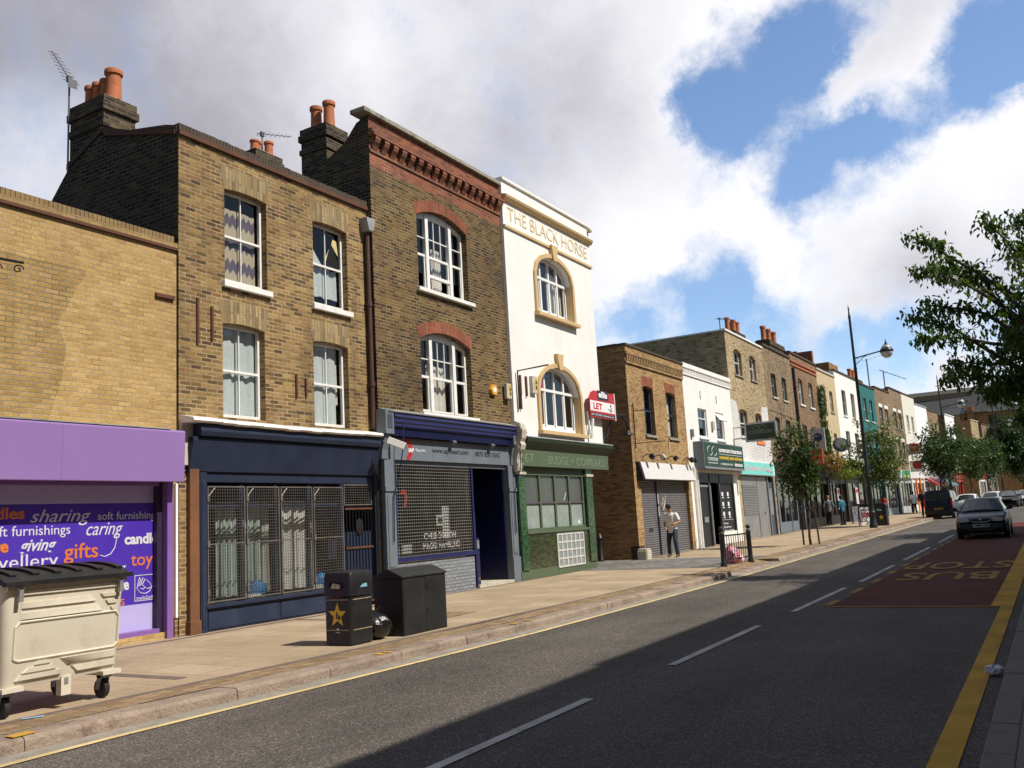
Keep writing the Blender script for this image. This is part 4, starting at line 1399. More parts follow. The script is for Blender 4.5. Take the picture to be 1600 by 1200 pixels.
mb.use(STONE_P).box(-.15, .12, P1-.10, P1+.06, 10.86, 10.95)
mb.build('coping', None, b, bevel=.01)
mb = MB().use(GOLD)
mb.prism([(.0, 10.42), (.07, 10.42), (.13, 10.50), (.15, 10.56), (.0, 10.60)], 'y', P0, P1+.03)
mb.box(0, .05, P0, P1+.03, 9.64, 9.71)
mb.build('string_course', None, b)
text('THE BLACK HORSE', (.002, 20.80, 9.90), .40, T_GOLD, b, width=4.95, ext=.012, bold=-.006)
for h in wins:
    mb = MB().use(GOLD)
    y0, y1, z0, z1, rise, _ = h
    zs_ = z1-rise
    p = arcpts(y0, y1, zs_, rise, 20, True)
    q = arcpts(y0-.13, y1+.13, zs_, rise+.13, 20, True)
    for i in range(20):
        mb.prism([p[i], p[i+1], q[i+1], q[i]], 'x', .0005, .07)
    mb.box(.0005, .07, y0-.13, y0, z0, zs_)
    mb.box(.0005, .07, y1, y1+.13, z0, zs_)
    yc = (y0+y1)/2
    mb.prism([(yc-.10, z1-.06), (yc+.10, z1-.06), (yc+.20, z1+.42), (yc-.20, z1+.42)], 'x', .002, .12)
    mb.box(-.168, -.002, y1-.018, y1-.001, z0, zs_)
    mb.build('window_surround', None, b, bevel=.01)
for k, h in enumerate(wins):
    y0, y1, z0, z1, rise, _ = h
    mb = MB().use(WHITE_N)
    x0, x1 = -.24, -.175
    zs_ = z1-rise
    p = arcpts(y0, y1, zs_, rise, 20, True)
    q = arcpts(y0+.08, y1-.08, zs_, rise-.08, 20, True)
    for i in range(20):
        mb.prism([p[i], p[i+1], q[i+1], q[i]], 'x', x0, x1)
    mb.box(x0, x1, y0, y0+.08, z0, zs_)
    mb.box(x0, x1, y1-.08, y1, z0, zs_)
    mb.box(x0+.001, x1-.001, y0+.08, y1-.08, z0, z0+.12)
    zt = z0+(z1-z0)*.64
    mb.box(x0, x1+.02, y0+.08, y1-.08, zt-.04, zt+.04)
    for j in (1, 2, 3):
        yy = y0+.08+(y1-y0-.16)*j/4
        t = abs((yy-(y0+y1)/2)/((y1-y0)/2))
        mb.box(x0+.002, x1+.01, yy-.04, yy+.04, z0+.12, zs_+(rise-.04)*math.sqrt(1-t*t))
    for j in range(4):
        ya = y0+.08+(y1-y0-.16)*j/4+.045
        yb = y0+.08+(y1-y0-.16)*(j+1)/4-.045
        mb.box(x0+.004, x1-.02, ya, ya+.03, z0+.12, zt-.04)
        mb.box(x0+.004, x1-.02, yb-.03, yb, z0+.12, zt-.04)
        mb.box(x0+.004, x1-.02, ya, yb, z0+.12, z0+.20)
    w = mb.build('window', None, b, bevel=.005)
    MB().poly([(x0+.03, y0+.02, z0+.05), (x0+.03, y1-.02, z0+.05), (x0+.03, y1-.02, z1-.05), (x0+.03, y0+.02, z1-.05)]).build('pane', GLASS, w, fix=False)
    MB().use(GOLD).prism([(-.17, z0), (-.17, z0-.12), (.17, z0-.14), (.17, z0-.03)], 'y', y0-.18, y1+.20).build('sill', None, w, bevel=.01)
    if k == 0:
        curtain(w, y0+.1, y0+.95, z0+.1, z1-.3, -.36, CURT_W, 4, .03)
        curtain(w, y0+1.25, y1-.1, z0+.1, z1-.3, -.36, CURT_W, 4, .03)
    else:
        MB().use(mat('magenta_notice', (.5, .08, .42), .5)).box(-.205, -.203, 22.58, 22.78, 5.25, 5.55).build('notice', None, w)
# shopfront
mb = MB().use(GREEN_S)
mb.box(-.1, .02, 20.45, 24.95, .12, .37)
mb.box(.0, .14, 20.58, 25.98, 3.08, 3.52)
mb.use(GREEN_S).box(-.12, -.02, 20.86, 24.45, 1.36, 1.44).box(-.10, .05, 20.80, 24.5, 1.30, 1.37)
mb.box(-.12, -.02, 20.86, 24.45, 2.86, 3.1)
for j in range(5):
    yy = 20.90+3.5*j/4
    mb.box(-.115, -.03, yy-.045, yy+.045, 1.44, 2.86)
mb.use(mat('dull_purple_bar', (.10, .08, .10), .5)).box(-.11, -.035, 20.9, 24.4, 2.09, 2.14)
mb.use(BK_CD).box(-.3, -.12, 20.5, 24.9, 2.95, 3.6)
sf = mb.build('shopfront', None, b, bevel=.006)
mb = MB().use(GREEN_D).prism([(.0, 3.525), (.15, 3.525), (.20, 3.61), (.32, 3.73), (.35, 3.82), (.0, 3.84)], 'y', 20.62, 26.02)
mb.use(LEAD).prism([(.0, 3.845), (.35, 3.83), (.34, 3.85), (.0, 3.93)], 'y', 20.62, 26.0)
mb.build('cornice', None, sf)
for ya, yb in ((20.50, 20.84), (24.50, 24.92)):
    MB().use(TILE_G).box(-.1, .05, ya, yb, .37, 2.86).use(STONE_P).box(-.1, .09, ya-.03, yb+.02, 2.862, 2.93).use(TILE_G).box(-.1, .048, ya+.01, yb-.01, 2.93, 3.1).build('tiled_pilaster', None, sf)
mb = MB().use(TILE_D).box(-.1, .012, 20.84, 24.50, .37, 1.30)
mb.build('tiled_panel', None, sf)
mb = MB().use(mat('block_joint', (.55, .55, .53), .6, var=.1, dirt=.3))
ga, gb, za, zb = 22.48, 24.10, .34, 1.23
for i in range(7):
    y_ = ga+(gb-ga)*i/6
    mb.box(.012, .045, y_-.028, y_+.028, za, zb)
for i in range(5):
    z_ = za+(zb-za)*i/4
    mb.box(.012, .043, ga, gb, z_-.022, z_+.022)
mb.use(mat('glass_block', (.25, .29, .30), .12, var=.25, scale=12, spec=.8, bump=.3, bscale=25)).box(.011, .028, ga, gb, za, zb)
mb.build('glass_blocks', None, sf)
mb = MB().use(GREYGL).box(-.09, -.08, 20.86, 24.45, 2.1, 2.9)
mb.use(FROST).box(-.09, -.08, 20.86, 24.45, 1.42, 2.1)
mb.build('pane', None, sf)
mb = MB().use(T_WHITE).prism([(23.2, 2.16), (23.26, 2.2), (23.4, 2.4), (23.36, 2.38), (23.28, 2.26)], 'x', -.078, -.074).prism([(24.02, 1.50), (24.2, 1.5), (24.11, 1.62)], 'x', -.078, -.074)
mb.build('sticker', None, sf)
text('67', (.142, 20.68, 3.18), .24, T_GREYW, sf, width=.5)
text('BUDGE + COWLARD', (.142, 22.0, 3.16), .24, T_GREYW, sf, width=3.68)
# console bracket between pub and gallery
mb = MB().use(STONE_P)
pr = [(.0, 2.93), (.10, 2.95), (.13, 3.05), (.12, 3.25), (.16, 3.4), (.24, 3.5), (.28, 3.62), (.24, 3.7), (.30, 3.80), (.33, 4.0), (.26, 4.18), (.12, 4.25), (.0, 4.25)]
mb.prism(pr, 'y', 20.36, 20.60)
for y_ in (20.34, 20.60):
    for rr, zc in ((.10, 4.05), (.07, 3.55), (.05, 3.12)):
        mb.tube([(.17*rr*10+.02, y_, zc), (.17*rr*10+.02, y_+.025, zc)], rr, 12)
mb.build('console', None, sf)
for y_ in (20.93, 21.25):
    MB().use(RUSTB).box(0, .05, y_-.03, y_+.03, 5.0, 5.55).build('wall_tie', None, b)
br = thing('sign_bracket', 'empty black iron sign bracket projecting from the white pub wall', 'bracket', (-12.0, 20.75, 3.9))
mb = MB().use(BLACKM).tube([(.06, 0, .7), (.06, 0, 1.74), (.95, .12, 1.80)], .024, 6)
mb.use(RUSTB).box(0, .06, .12, .17, .72, 1.3).tube([(.0, -.1, .05), (.25, .0, .05)], .02, 6)
mb.build('arm', None, br)
al = thing('alarm_box', 'cream alarm box with yellow plate beside the lower arched pub window', 'alarm', (-12.0, 21.62, 5.35))
MB().use(STONE_P).box(0, .10, -.14, .14, -.24, .24).build('case', None, al, bevel=.012)
MB().use(YELL_P).box(.1005, .103, .0, .13, -.16, .18).build('plate', None, al)
MB().use(BLACKM).prism([(.01, -.12), (.12, -.12), (.065, 0)], 'x', .1035, .105).prism([(.01, .03), (.12, .03), (.065, .14)], 'x', .1035, .105).build('mark', None, al)
# letting board
lb = thing('letting_board', 'red and white letting board on a post above the green cornice', 'sign', (-11.88, 24.95, 4.06))
lb.scale = (.9, .9, .9)
MB().use(WHITE_P).obox((.02, .10, .45), (.03, 0, 0), (0, .05, 0), (.0, .10, .48)).obox((-.03, -.05, .42), (.02, 0, 0), (0, .03, 0), (.0, -.06, .46)).build('post', None, lb)
mb = MB().use(RED_P)
mb.prism([(-.15, .70), (1.90, .70), (1.90, 1.63), (.25, 1.63), (.0, 1.55), (-.15, 1.38)], 'x', .06, .09)
mb.use(WHITE_N).box(.0905, .093, -.12, 1.86, .92, 1.27).box(.05, .10, 1.88, 1.93, .68, 1.66)
mb.use(mat('board_navy', (.03, .03, .05), .5)).box(.0905, .0935, .5, 1.40, 1.33, 1.66).box(.0905, .093, -.12, 1.86, .73, .85)
mb.use(mat('board_figure', (.10, .05, .03), .5)).ball((.094, 1.55, 1.18), (.01, .06, .06), 8, 5).box(.0935, .095, 1.50, 1.62, .96, 1.10)
mb.use(YELL_P).box(.0936, .0955, 1.54, 1.66, 1.0, 1.12)
mb.use(BLACKM).obox((.0945, 1.40, 1.02), (.002, 0, 0), (0, .12, -.04), (0, .008, .01))
bd = mb.build('board', None, lb)
text('ellis', (.094, .58, 1.43), .20, T_WHITE, bd, width=.72, bold=.012)
text('LET', (.0935, .10, .99), .21, T_RED, bd, width=.72, bold=.012)
text('020 7249 2070  ellisandco.co.uk', (.0935, -.08, .765), .055, T_WHITE, bd, width=1.85)
# swan-neck lamp on the alley corner
sn = thing('swan_neck_lamp', 'thin swan neck lamp arm curving from the pub corner over the alley', 'lamp', (-12.0, 26.02, 4.5))
mb = MB().use(BLACKM).tube([(.0, .02, -.35), (.0, .28, -.35), (.02, .42, -.1), (.05, .62, .25), (.08, .95, .42), (.1, 1.35, .42), (.12, 1.65, .22), (.13, 1.75, -.05)], .03, 7)
mb.box(-.05, .05, .0, .05, -.5, -.2)
mb.build('arm', None, sn)
MB().use(BLACKM).lathe([(.02, .05), (.08, .02), (.16, -.12), (.15, -.13), (.03, -.02)], (.13, 1.75, -.1), 10).build('lamp_shade', None, sn)

# ================================================================== building C, amber brick with roller shutters
C0, C1 = 28.5, 34.1
zC = zr(30)
b = bld('amber_brick_shop', 'two storey amber brick shop on the alley corner with closed grey shutters', 0, -12.1)
wins = [(29.88, 30.85, 4.45, 6.22, .08), (32.12, 33.12, 4.46, 6.20, .08), (29.05, 33.75, .1, 2.85)]
mb = MB()
facade(mb, BK_C, C0, C1, .1, 7.05, wins, .14)
mb.use(BK_CD)
mb.poly([(0, C0, .05), (-14, C0, .05), (-14, C0, 7.5), (0, C0, 7.5)])
mb.use(BK_C).poly([(0, C1, .05), (-10, C1, .05), (-10, C1, 7.05), (0, C1, 7.05)])
mb.use(ROOFD).poly([(-.05, C0, 7.2), (-.05, C1, 7.2), (-14, C1, 7.2), (-14, C0, 7.2)])
mb.use(ROOMW).poly([(-2.5, C0+.02, .1), (-2.5, C1-.02, .1), (-2.5, C1-.02, 7.0), (-2.5, C0+.02, 7.0)]).box(-2.5, -.16, C0+.05, C1-.05, 3.1, 3.2)
mb.use(mat('sooty_base', (.05, .04, .032), .9, var=.3)).box(-.3, .012, C0-.012, C0+.45, .06, .62)
mb.build('wall', None, b, fix=False)
mb = MB().use(BK_C).box(-.25, .05, C0-.05, C1, 7.27, 7.46)
mb.use(COPE_D).box(-.3, .09, C0-.09, C1+.02, 7.462, 7.54).box(-14, -.3, C0-.06, C0+.2, 7.5, 7.56)
mb.use(BK_C).box(0, .06, C0-.02, C1, 6.86, 6.94).box(0, .09, C0-.03, C1, 7.18, 7.268)
y = C0+.04
while y < C1-.05:
    mb.box(.0, .075, y, y+.075, 6.942, 7.178)
    y += .15
mb.build('dentil_parapet', None, b)
for h in wins[:2]:
    p = arcpts(h[0]-.02, h[1]+.02, h[3]-.08, .08, 8)
    MB().use(BK_RV).prism(p+[(h[1]+.06, h[3]+.34), (h[0]-.06, h[3]+.34)], 'x', .0005, .005).build('window_arch', None, b)
FR_DB = mat('dark_blue_frame', (.05, .065, .10), .4)
for h in wins[:2]:
    w = sash(b, h[0], h[1], h[2], h[3], .14, 1, (.5,), rise=.08, fm=FR_DB, sm=STONE, silldz=.10)
    if h is wins[1]:
        curtain(w, h[0]+.05, h[1]-.05, h[2]+.05, h[3]-.05, -.30, CURT_W, 5, .02)
mb = MB().use(SHUT)
for ya, yb in ((29.08, 30.62), (30.70, 33.72)):
    z_ = .12+zC
    while z_ < 2.8:
        mb.prism([(-.13, z_), (-.115, z_+.012), (-.105, z_+.045), (-.125, z_+.078)], 'y', ya, yb)
        z_ += .08
mb.use(NAVY_L).box(-.13, -.06, 30.62, 30.70, .12+zC, 2.85)
mb.use(BLACKM).box(-.11, -.098, 29.75, 30.1, 1.05, 1.16)
mb.use(T_WHITE).box(-.058, -.055, 30.64, 30.68, 2.0, 2.35).box(-.058, -.055, 30.64, 30.68, 1.55, 1.9)
mb.use(WIRE_B).tube([(-.098, 31.3+.25*math.cos(i*.9)*(1-i*.02), 2.0+.28*math.sin(i*1.1)) for i in range(22)], .014, 4)
mb.build('roller_shutter', None, b)
mb = MB().use(mat('sign_board_grey', (.62, .61, .60), .5, var=.05)).prism([(.10, 3.42), (.13, 3.44), (.28, 2.85), (.25, 2.83)], 'y', 28.85, 33.88)
mb.use(BLACKP).prism([(.0, 2.80), (.24, 2.82), (.245, 2.85), (.095, 3.42), (.0, 3.46)], 'y', 28.75, 33.84)
mb.build('sign_board', None, b)
for y_ in (29.4, 30.4, 31.7, 33.4, 33.75):
    mb = MB().use(BLACKM).tube([(.0, y_, 3.62), (.16, y_, 3.72), (.34, y_, 3.66)], .018, 5)
    mb.use(BLACKM if y_ != 30.4 else STONE_P).obox((.36, y_, 3.62), (.06, 0, .05), (0, .09, 0), (-.04, 0, .06))
    mb.use(T_YELL if y_ in (31.7,) else BLACKM).obox((.40, y_, 3.57), (.012, 0, .01), (0, .07, 0), (-.03, 0, .05))
    mb.build('floodlight', None, b)
MB().use(STONE_P).box(0, .03, 31.98, 32.03, 3.85, 4.35).build('wall_tie', None, b)
br = thing('sign_bracket', 'rectangular empty iron sign frame on the amber brick corner', 'bracket', (-12.1, 28.75, 4.0))
mb = MB().use(BLACKM).tube([(.05, 0, -.1), (.05, 0, 1.45)], .022, 6).tube([(.05, 0, 1.18), (.75, .05, 1.18)], .016, 6).tube([(.05, 0, .06), (1.1, .08, .06)], .016, 6)
mb.build('frame', None, br)

# ================================================================== building D, white insurance office
D0, D1 = 34.1, 40.35
b = bld('white_insurance_office', 'narrow white painted two storey office with a dark green sign', 0, -12.1, cat='shop')
wins = [(35.62, 36.72, 4.66, 5.86), (37.92, 39.0, 4.66, 5.86), (34.95, 39.6, .2, 3.2)]
mb = MB()
facade(mb, WHITE_R, D0, D1, .1, 7.10, wins, .10)
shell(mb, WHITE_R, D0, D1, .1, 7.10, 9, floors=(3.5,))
mb.build('wall', None, b, fix=False)
mb = MB().use(WHITE_R).box(-.2, .06, D0-.02, D1, 7.40, 7.58).box(.0, .05, D0, D1, 7.102, 7.16).box(-.2, .0, D0, D1, 7.10, 7.40)
y = D0+.04
while y < D1-.05:
    mb.box(.0, .055, y, y+.09, 7.18, 7.33)
    y += .18
mb.build('dentil_parapet', None, b)
for i, h in enumerate(wins[:2]):
    w = sash(b, h[0], h[1], h[2], h[3], .06, 1, (.66,), fm=WHITE_N, sm=WHITE_N, silldz=.08)
    if i == 1:
        MB().use(WHITE_N).obox((.05, (h[0]+h[1])/2, h[2]+1.0), (.0, .5, 0), (.13, 0, -.17), (.015, 0, .012)).build('open_light', None, w)
for y_ in (36.1, 38.2):
    MB().use(RUSTB).box(0, .02, y_-.015, y_+.015, 6.25, 6.6).build('wall_tie', None, b)
for y_, r_ in ((34.45, .06), (34.75, .05)):
    MB().use(WHITE_P).tube([(.05, y_, .2), (.05, y_, 3.4)], r_, 8).build('downpipe', None, b)
MB().use(GREYP).box(0, .1, 34.5, 34.7, 4.6, 4.9).build('meter_box', None, b)
MB().use(STONE_P).box(0, .1, 37.2, 37.45, 5.05, 5.4).build('alarm', None, b)
mb = MB().use(GREYP_D)
mb.box(-.1, .0, 34.95, 35.05, .2, 3.2)
mb.box(-.1, .0, 39.5, 39.6, .2, 3.2)
mb.box(-.1, .0, 36.22, 36.34, .2, 3.2)
mb.box(-.1, .0, 37.55, 37.66, .2, 3.2)
mb.box(-.1, .0, 35.05, 39.5, 2.80, 3.2)
mb.use(BLACKP).box(-.09, -.06, 37.66, 39.5, .75, 2.80).box(-.8, -.7, 36.34, 37.55, .2, 2.8)
mb.use(WHITE_P).box(-.08, .0, 37.66, 39.5, .25, .75)
mb.use(BLACKP).box(-.09, -.06, 35.1, 36.2, .25, 2.75)
mb.use(STEEL).box(-.05, -.02, 35.15, 36.15, 2.62, 2.70).box(-.05, -.02, 36.42, 36.50, .3, 2.7).box(-.05, -.02, 35.4, 35.9, 1.20, 1.42).box(-.4, -.3, 36.5, 37.0, 1.2, 1.42)
sf = mb.build('shopfront', None, b)
for r_ in range(3):
    for c_ in range(2):
        y_, z_ = 37.95+c_*.75, 2.25-r_*.42
        MB().use(T_WHITE).box(-.058, -.055, y_, y_+.22, z_, z_+.17).box(-.058, -.055, y_+.03, y_+.26, z_-.09, z_-.04).build('notice', None, sf)
MB().use(T_WHITE).box(-.058, -.055, 37.8, 39.3, 1.24, 1.25).build('notice_line', None, sf)
for k, s_ in enumerate(('House', 'Business', 'Taxi and Van', 'Commercial', '020 85 20 20')):
    text(s_, (-.055, 37.9, 1.06-k*.155), .075, T_WHITE, sf, width=min(1.35, .12*len(s_)))
mb = MB().use(GREYP).box(0, .42, 34.7, 40.05, 3.32, 4.42)
sg = mb.build('sign_box', None, sf, bevel=.01)
mb = MB().use(mat('sign_green', (.008, .042, .020), .35, var=.1, scale=.6)).box(.421, .425, 34.76, 40.0, 3.42, 4.37)
mb.use(STEEL).box(.42, .44, 34.7, 40.05, 3.32, 3.40)
mb.use(T_WHITE).box(.4255, .428, 36.6, 39.8, 3.95, 3.965)
for cy in (35.45, 36.0):
    mb.tube([(.428, cy+.30*math.cos(R(t)), 4.05+.19*math.sin(R(t))) for t in range(20, 341, 20)], .010, 4)
mb.build('sign_face', None, sg)
text('coversure insurance', (.427, 36.6, 4.05), .19, T_WHITE, sg, width=3.2, bold=.008)
text('commercial, motor and home', (.427, 36.6, 3.76), .15, T_YELL, sg, width=3.2, bold=.006)
text('COVERSURE', (.427, 35.1, 3.66), .13, T_WHITE, sg, width=1.3)
text('INSURANCE SERVICES', (.427, 35.15, 3.54), .05, T_WHITE, sg, width=1.2)
text('TOP INSURANCE IN THE EAST', (.427, 36.7, 3.51), .08, T_WHITE, sg, width=1.7)
text('020 85 20 20', (.427, 38.65, 3.50), .11, T_WHITE, sg, width=1.15, bold=.008)
ps = thing('projecting_sign', 'dark green projecting box sign edged in silver above the insurance office', 'sign', (-12.1, 40.3, 4.60))
MB().use(STEEL).box(.55, 1.95, -.09, .09, 0, .85).tube([(0, 0, .7), (.55, 0, .7)], .03, 6).tube([(0, 0, .2), (.55, 0, .2)], .03, 6).build('sign_case', None, ps, bevel=.01)
f_ = MB().use(mat('dull_sign_green', (.012, .026, .018), .4)).box(.62, 1.88, -.096, -.091, .08, .77).build('sign_face', None, ps)
text('COVERSURE', (.72, -.098, .34), .14, T_GREYW, f_, width=1.05, rot=(R(90), 0, 0))
mb = MB().use(T_GREYW)
for cx in (1.08, 1.36):
    mb.tube([(cx+.16*math.cos(R(t)), -.098, .60+.10*math.sin(R(t))) for t in range(0, 341, 20)], .008, 4)
mb.build('emblem', None, ps)

# ================================================================== building E, buff brick with white lower half
E0, E1 = 40.35, 46.6
b = bld('buff_brick_house', 'three storey buff brick house painted white below with a turquoise shop sign', 0, -12.1)
wins = [(41.45, 42.7, 7.93, 9.20, .15), (44.0, 45.15, 7.95, 9.20, .15), (41.5, 42.75, 5.0, 6.32, .12), (44.2, 45.3, 5.0, 6.32, .12), (40.7, 46.3, .3, 3.2)]
mb = MB()
facade(mb, BK_E, E0, E1, .2, 9.85, wins, .14)
shell(mb, BK_E, E0, E1, .2, 9.85, 10, floors=(3.5, 7.0))
mb.build('wall', None, b, fix=False)
mb = MB().use(BK_WH)
facade(mb, BK_WH, E0+.02, E1-.02, 3.2, 4.98, [], .0, x=.004)
mb.prism([(E0+.02, 4.98), (41.42, 4.98), (41.42, 6.0), (41.15, 6.62), (E0+.02, 6.66)], 'x', .0, .004)
mb.prism([(45.33, 4.98), (E1-.02, 4.98), (E1-.02, 6.75), (45.5, 6.70), (45.33, 6.4)], 'x', .0, .004)
mb.prism([(42.8, 4.98), (44.15, 4.98), (44.15, 5.3), (42.8, 5.25)], 'x', .0, .004)
mb.build('painted_brickwork', None, b, fix=False)
mb = MB().use(WHITE_P).box(-.2, .06, E0-.05, E1, 9.852, 9.94).box(-10, -.2, E0-.05, E0+.2, 9.852, 9.92)
mb.build('coping', None, b)
for i, h in enumerate(wins[:4]):
    sash(b, h[0], h[1], h[2], h[3], .14, 2, (.5,), rise=h[4], fm=WHITE_N, sm=STONE if i < 2 else WHITE_P, cur=CURT_W if i in (1,) else None)
ch = chimney_stack(b, -1.6, -.9, 45.3, 47.0, 9.6, 10.75, BK_AD)
for k in range(5):
    pot(ch, -1.25+(.12 if k % 2 else -.1), 45.5+k*.32, 10.8, .75 if k in (0,) else .62, .14)
sf_m = mat('turquoise_sign', (.19, .66, .60), .45, var=.05)
mb = MB().use(WHITE_P).box(0, .20, 40.2, 46.0, 3.20, 3.82)
mb.use(sf_m).box(.20, .215, 40.3, 45.95, 3.22, 3.80)
mb.use(T_WHITE).box(.215, .216, 45.75, 45.92, 3.24, 3.78)
fa = mb.build('fascia', None, b)
text('Cheeky Chops', (.218, 40.9, 3.40), .27, T_PINK, fa, width=4.3, shear=.2)
mb = MB().use(STEEL)
mb.box(-.1, -.02, 40.72, 45.05, .3, 3.15)
z_ = 1.35
while z_ < 2.75:
    mb.prism([(-.018, z_), (.012, z_+.02), (.012, z_+.045), (-.018, z_+.06)], 'y', 40.85, 43.2)
    z_ += .075
mb.use(GREYP).box(-.018, .0, 43.25, 43.3, .3, 3.15)
mb.use(GREYP).box(-.1, .04, 45.05, 45.2, .3, 3.2).box(-.1, .04, 46.15, 46.3, .3, 3.2)
mb.use(GREYP_D).box(-.09, -.05, 45.2, 46.15, .3, 2.9)
mb.use(STEEL).box(-.05, -.02, 45.4, 45.95, 1.3, 2.6)
mb.use(BLACKM).ball((.0, 44.3, 1.4), .04, 6, 4).ball((.0, 45.3, 1.45), .04, 6, 4)
mb.build('shopfront', None, b)
mb = MB().use(T_ORANGE).box(.02, .05, 44.0, 45.4, 4.75, 5.35)
mb.use(YELL_P).box(.05, .052, 44.05, 45.35, 5.0, 5.06)
mb.build('orange_board', None, b)
rs = thing('round_sign', 'round pink and dark sign hanging beside the turquoise fascia', 'sign', (-12.1, 46.9, 4.0))
MB().use(BLACKM).tube([(0, 0, .55), (.8, 0, .55)], .03, 6).build('arm', None, rs)
f_ = MB().use(mat('pink_sign', (.52, .13, .22), .5)).prism([(.65+.42*math.cos(R(t)), .12+.42*math.sin(R(t))) for t in range(0, 360, 20)], 'y', -.06, .06).build('sign_face', None, rs)
MB().use(mat('board_navy', (.03, .03, .05), .5)).prism([(.70+.26*math.cos(R(t)), .2+.15*math.sin(R(t))) for t in range(0, 360, 30)], 'y', -.068, -.061).build('emblem', None, rs)
text('OK', (.58, -.07, .14), .12, T_WHITE, f_, rot=(R(90), 0, 0))


# ================================================================== the farther terrace
def aerial(name, label, loc, h, boom, tilt=0.0, yaw_=0.0, m=None, n=10, sc=1.0, plate=False):
    a = thing(name, label, 'aerial', loc)
    m = m or mat('aerial_metal', (.16, .16, .165), .4, metal=.5)
    MB().use(m).tube([(0, 0, 0), (0, 0, h)], .018*sc, 6).build('mast', None, a)
    mb = MB().use(m)
    d = Vector((math.sin(yaw_)*math.cos(tilt), math.cos(yaw_)*math.cos(tilt), math.sin(tilt)))
    s_ = Vector((d.y, -d.x, 0)).normalized()
    p0 = Vector((0, 0, h-.05))-d*boom*.15
    mb.tube([p0, p0+d*boom], .010*sc, 5)
    for i in range(n):
        p = p0+d*(boom*(i+.5)/n)
        L = .17-.008*i
        mb.tube([p-s_*L, p+s_*L], .006*sc, 4)
    mb.box(-.03, .03, -.05, .05, h-.12, h)
    if plate:
        mb.obox(p0, s_*.09, d*.01, Vector((0, 0, .08)))
    mb.build('antenna', None, a)
    return a


def far_house(name, label, ya, yb, h, wallm, storeys=3, sill=STONE, wfm=WHITE_N, winw=1.0, fascia=None, front=None, txt=None, parapet=COPE_D, winz=None, depth=8,
              arch=0.0, lint=None, cols=None, signz=None, awning=None, tm=None, X0=-12.1, pane=GLASS, poster=None):
    """a house of the bending terrace; its own y axis runs along the facade"""
    L = (yb-ya)
    ym = (ya+yb)/2
    ang = math.atan(cslope(ym))
    Xa = X0+cv(ya)
    z0 = zr(ym)+PVD
    b = thing(name, label, 'shop', (Xa, ya, z0), -ang)
    L = math.hypot(L, cv(yb)-cv(ya))
    n = cols or 2
    winz = winz or [(4.75, 6.1), (7.3, 8.75)][:storeys-1]
    holes = []
    for za, zb in winz:
        for k in range(n):
            c_ = L*(k+.5)/n+(.12*L/n if n == 2 and k == 0 else -.12*L/n if n == 2 else 0)
            holes.append((c_-winw/2, c_+winw/2, za, zb, arch))
    holes.append((.25, L-.25, 0.0, 2.95))
    mb = MB()
    facade(mb, wallm, 0, L, -.2, h, holes, .13)
    shell(mb, wallm, 0, L, -.2, h, depth, floors=(3.3, 6.5)[:storeys-1])
    mb.build('wall', None, b, fix=False)
    mb = MB().use(parapet).box(-.22, .07, 0, L, h+.001, h+.11)
    mb.build('coping', None, b)
    for hh in holes[:-1]:
        sash(b, *hh[:4], .13, 2, (.5,), rise=arch, fm=wfm, sm=sill, silldz=.12, cur=CURT_W if random.random() < .35 else None, pm=pane)
    if lint:
        mb = MB().use(lint)
        for hh in holes[:-1]:
            mb.box(.0, .02, hh[0]-.12, hh[1]+.12, hh[3]+.002, hh[3]+.28)
        mb.build('lintel', None, b)
    front = front or GREYP_D
    mb = MB().use(front)
    mb.box(-.1, .06, .05, .32, .0, 2.95).box(-.1, .06, L-.32, L-.05, .0, 2.95).box(-.1, .02, .3, L-1.6, .0, .55).box(-.1, .02, L-1.75, L-1.6, 0, 2.95)
    mb.box(-.1, .0, .3, L-.3, 2.55, 2.95)
    for k in (1, 2):
        yy = .3+(L-2.0)*k/3
        mb.box(-.08, -.01, yy-.04, yy+.04, .55, 2.55)
    mb.use(DARKIN).box(-.55, -.5, L-1.6, L-.32, 0, 2.55)
    sf = mb.build('shopfront', None, b)
    MB().poly([(-.06, .3, .5), (-.06, L-1.6, .5), (-.06, L-1.6, 2.6), (-.06, .3, 2.6)]).build('pane', GLASS_D, sf, fix=False)
    if fascia:
        fz0, fz1 = signz or (2.96, 3.62)
        fa = MB().use(fascia).prism([(.0, fz0), (.16, fz0), (.22, fz1), (.0, fz1)], 'y', .05, L-.05).build('fascia', None, b)
        if txt:
            text(txt, (.20, L*.14, fz0+.2), .30, tm or T_WHITE, fa, width=L*.7)
    if poster:
        for yy, pz in poster:
            p_ = MB().use(mat('poster_paper', (.62, .52, .58), .6, var=.25, scale=9)).box(.0, .02, yy, yy+.75, pz, pz+1.35).build('poster', None, sf)
            MB().use(RED_P).box(.0205, .024, yy+.05, yy+.7, pz+1.0, pz+1.25).build('poster_heading', None, p_)
    if awning:
        MB().use(awning).prism([(.2, 2.95), (1.2, 2.3), (1.22, 2.12), (1.18, 2.12), (.2, 2.8)], 'y', .2, L-.2).build('awning', None, b)
    return b, L


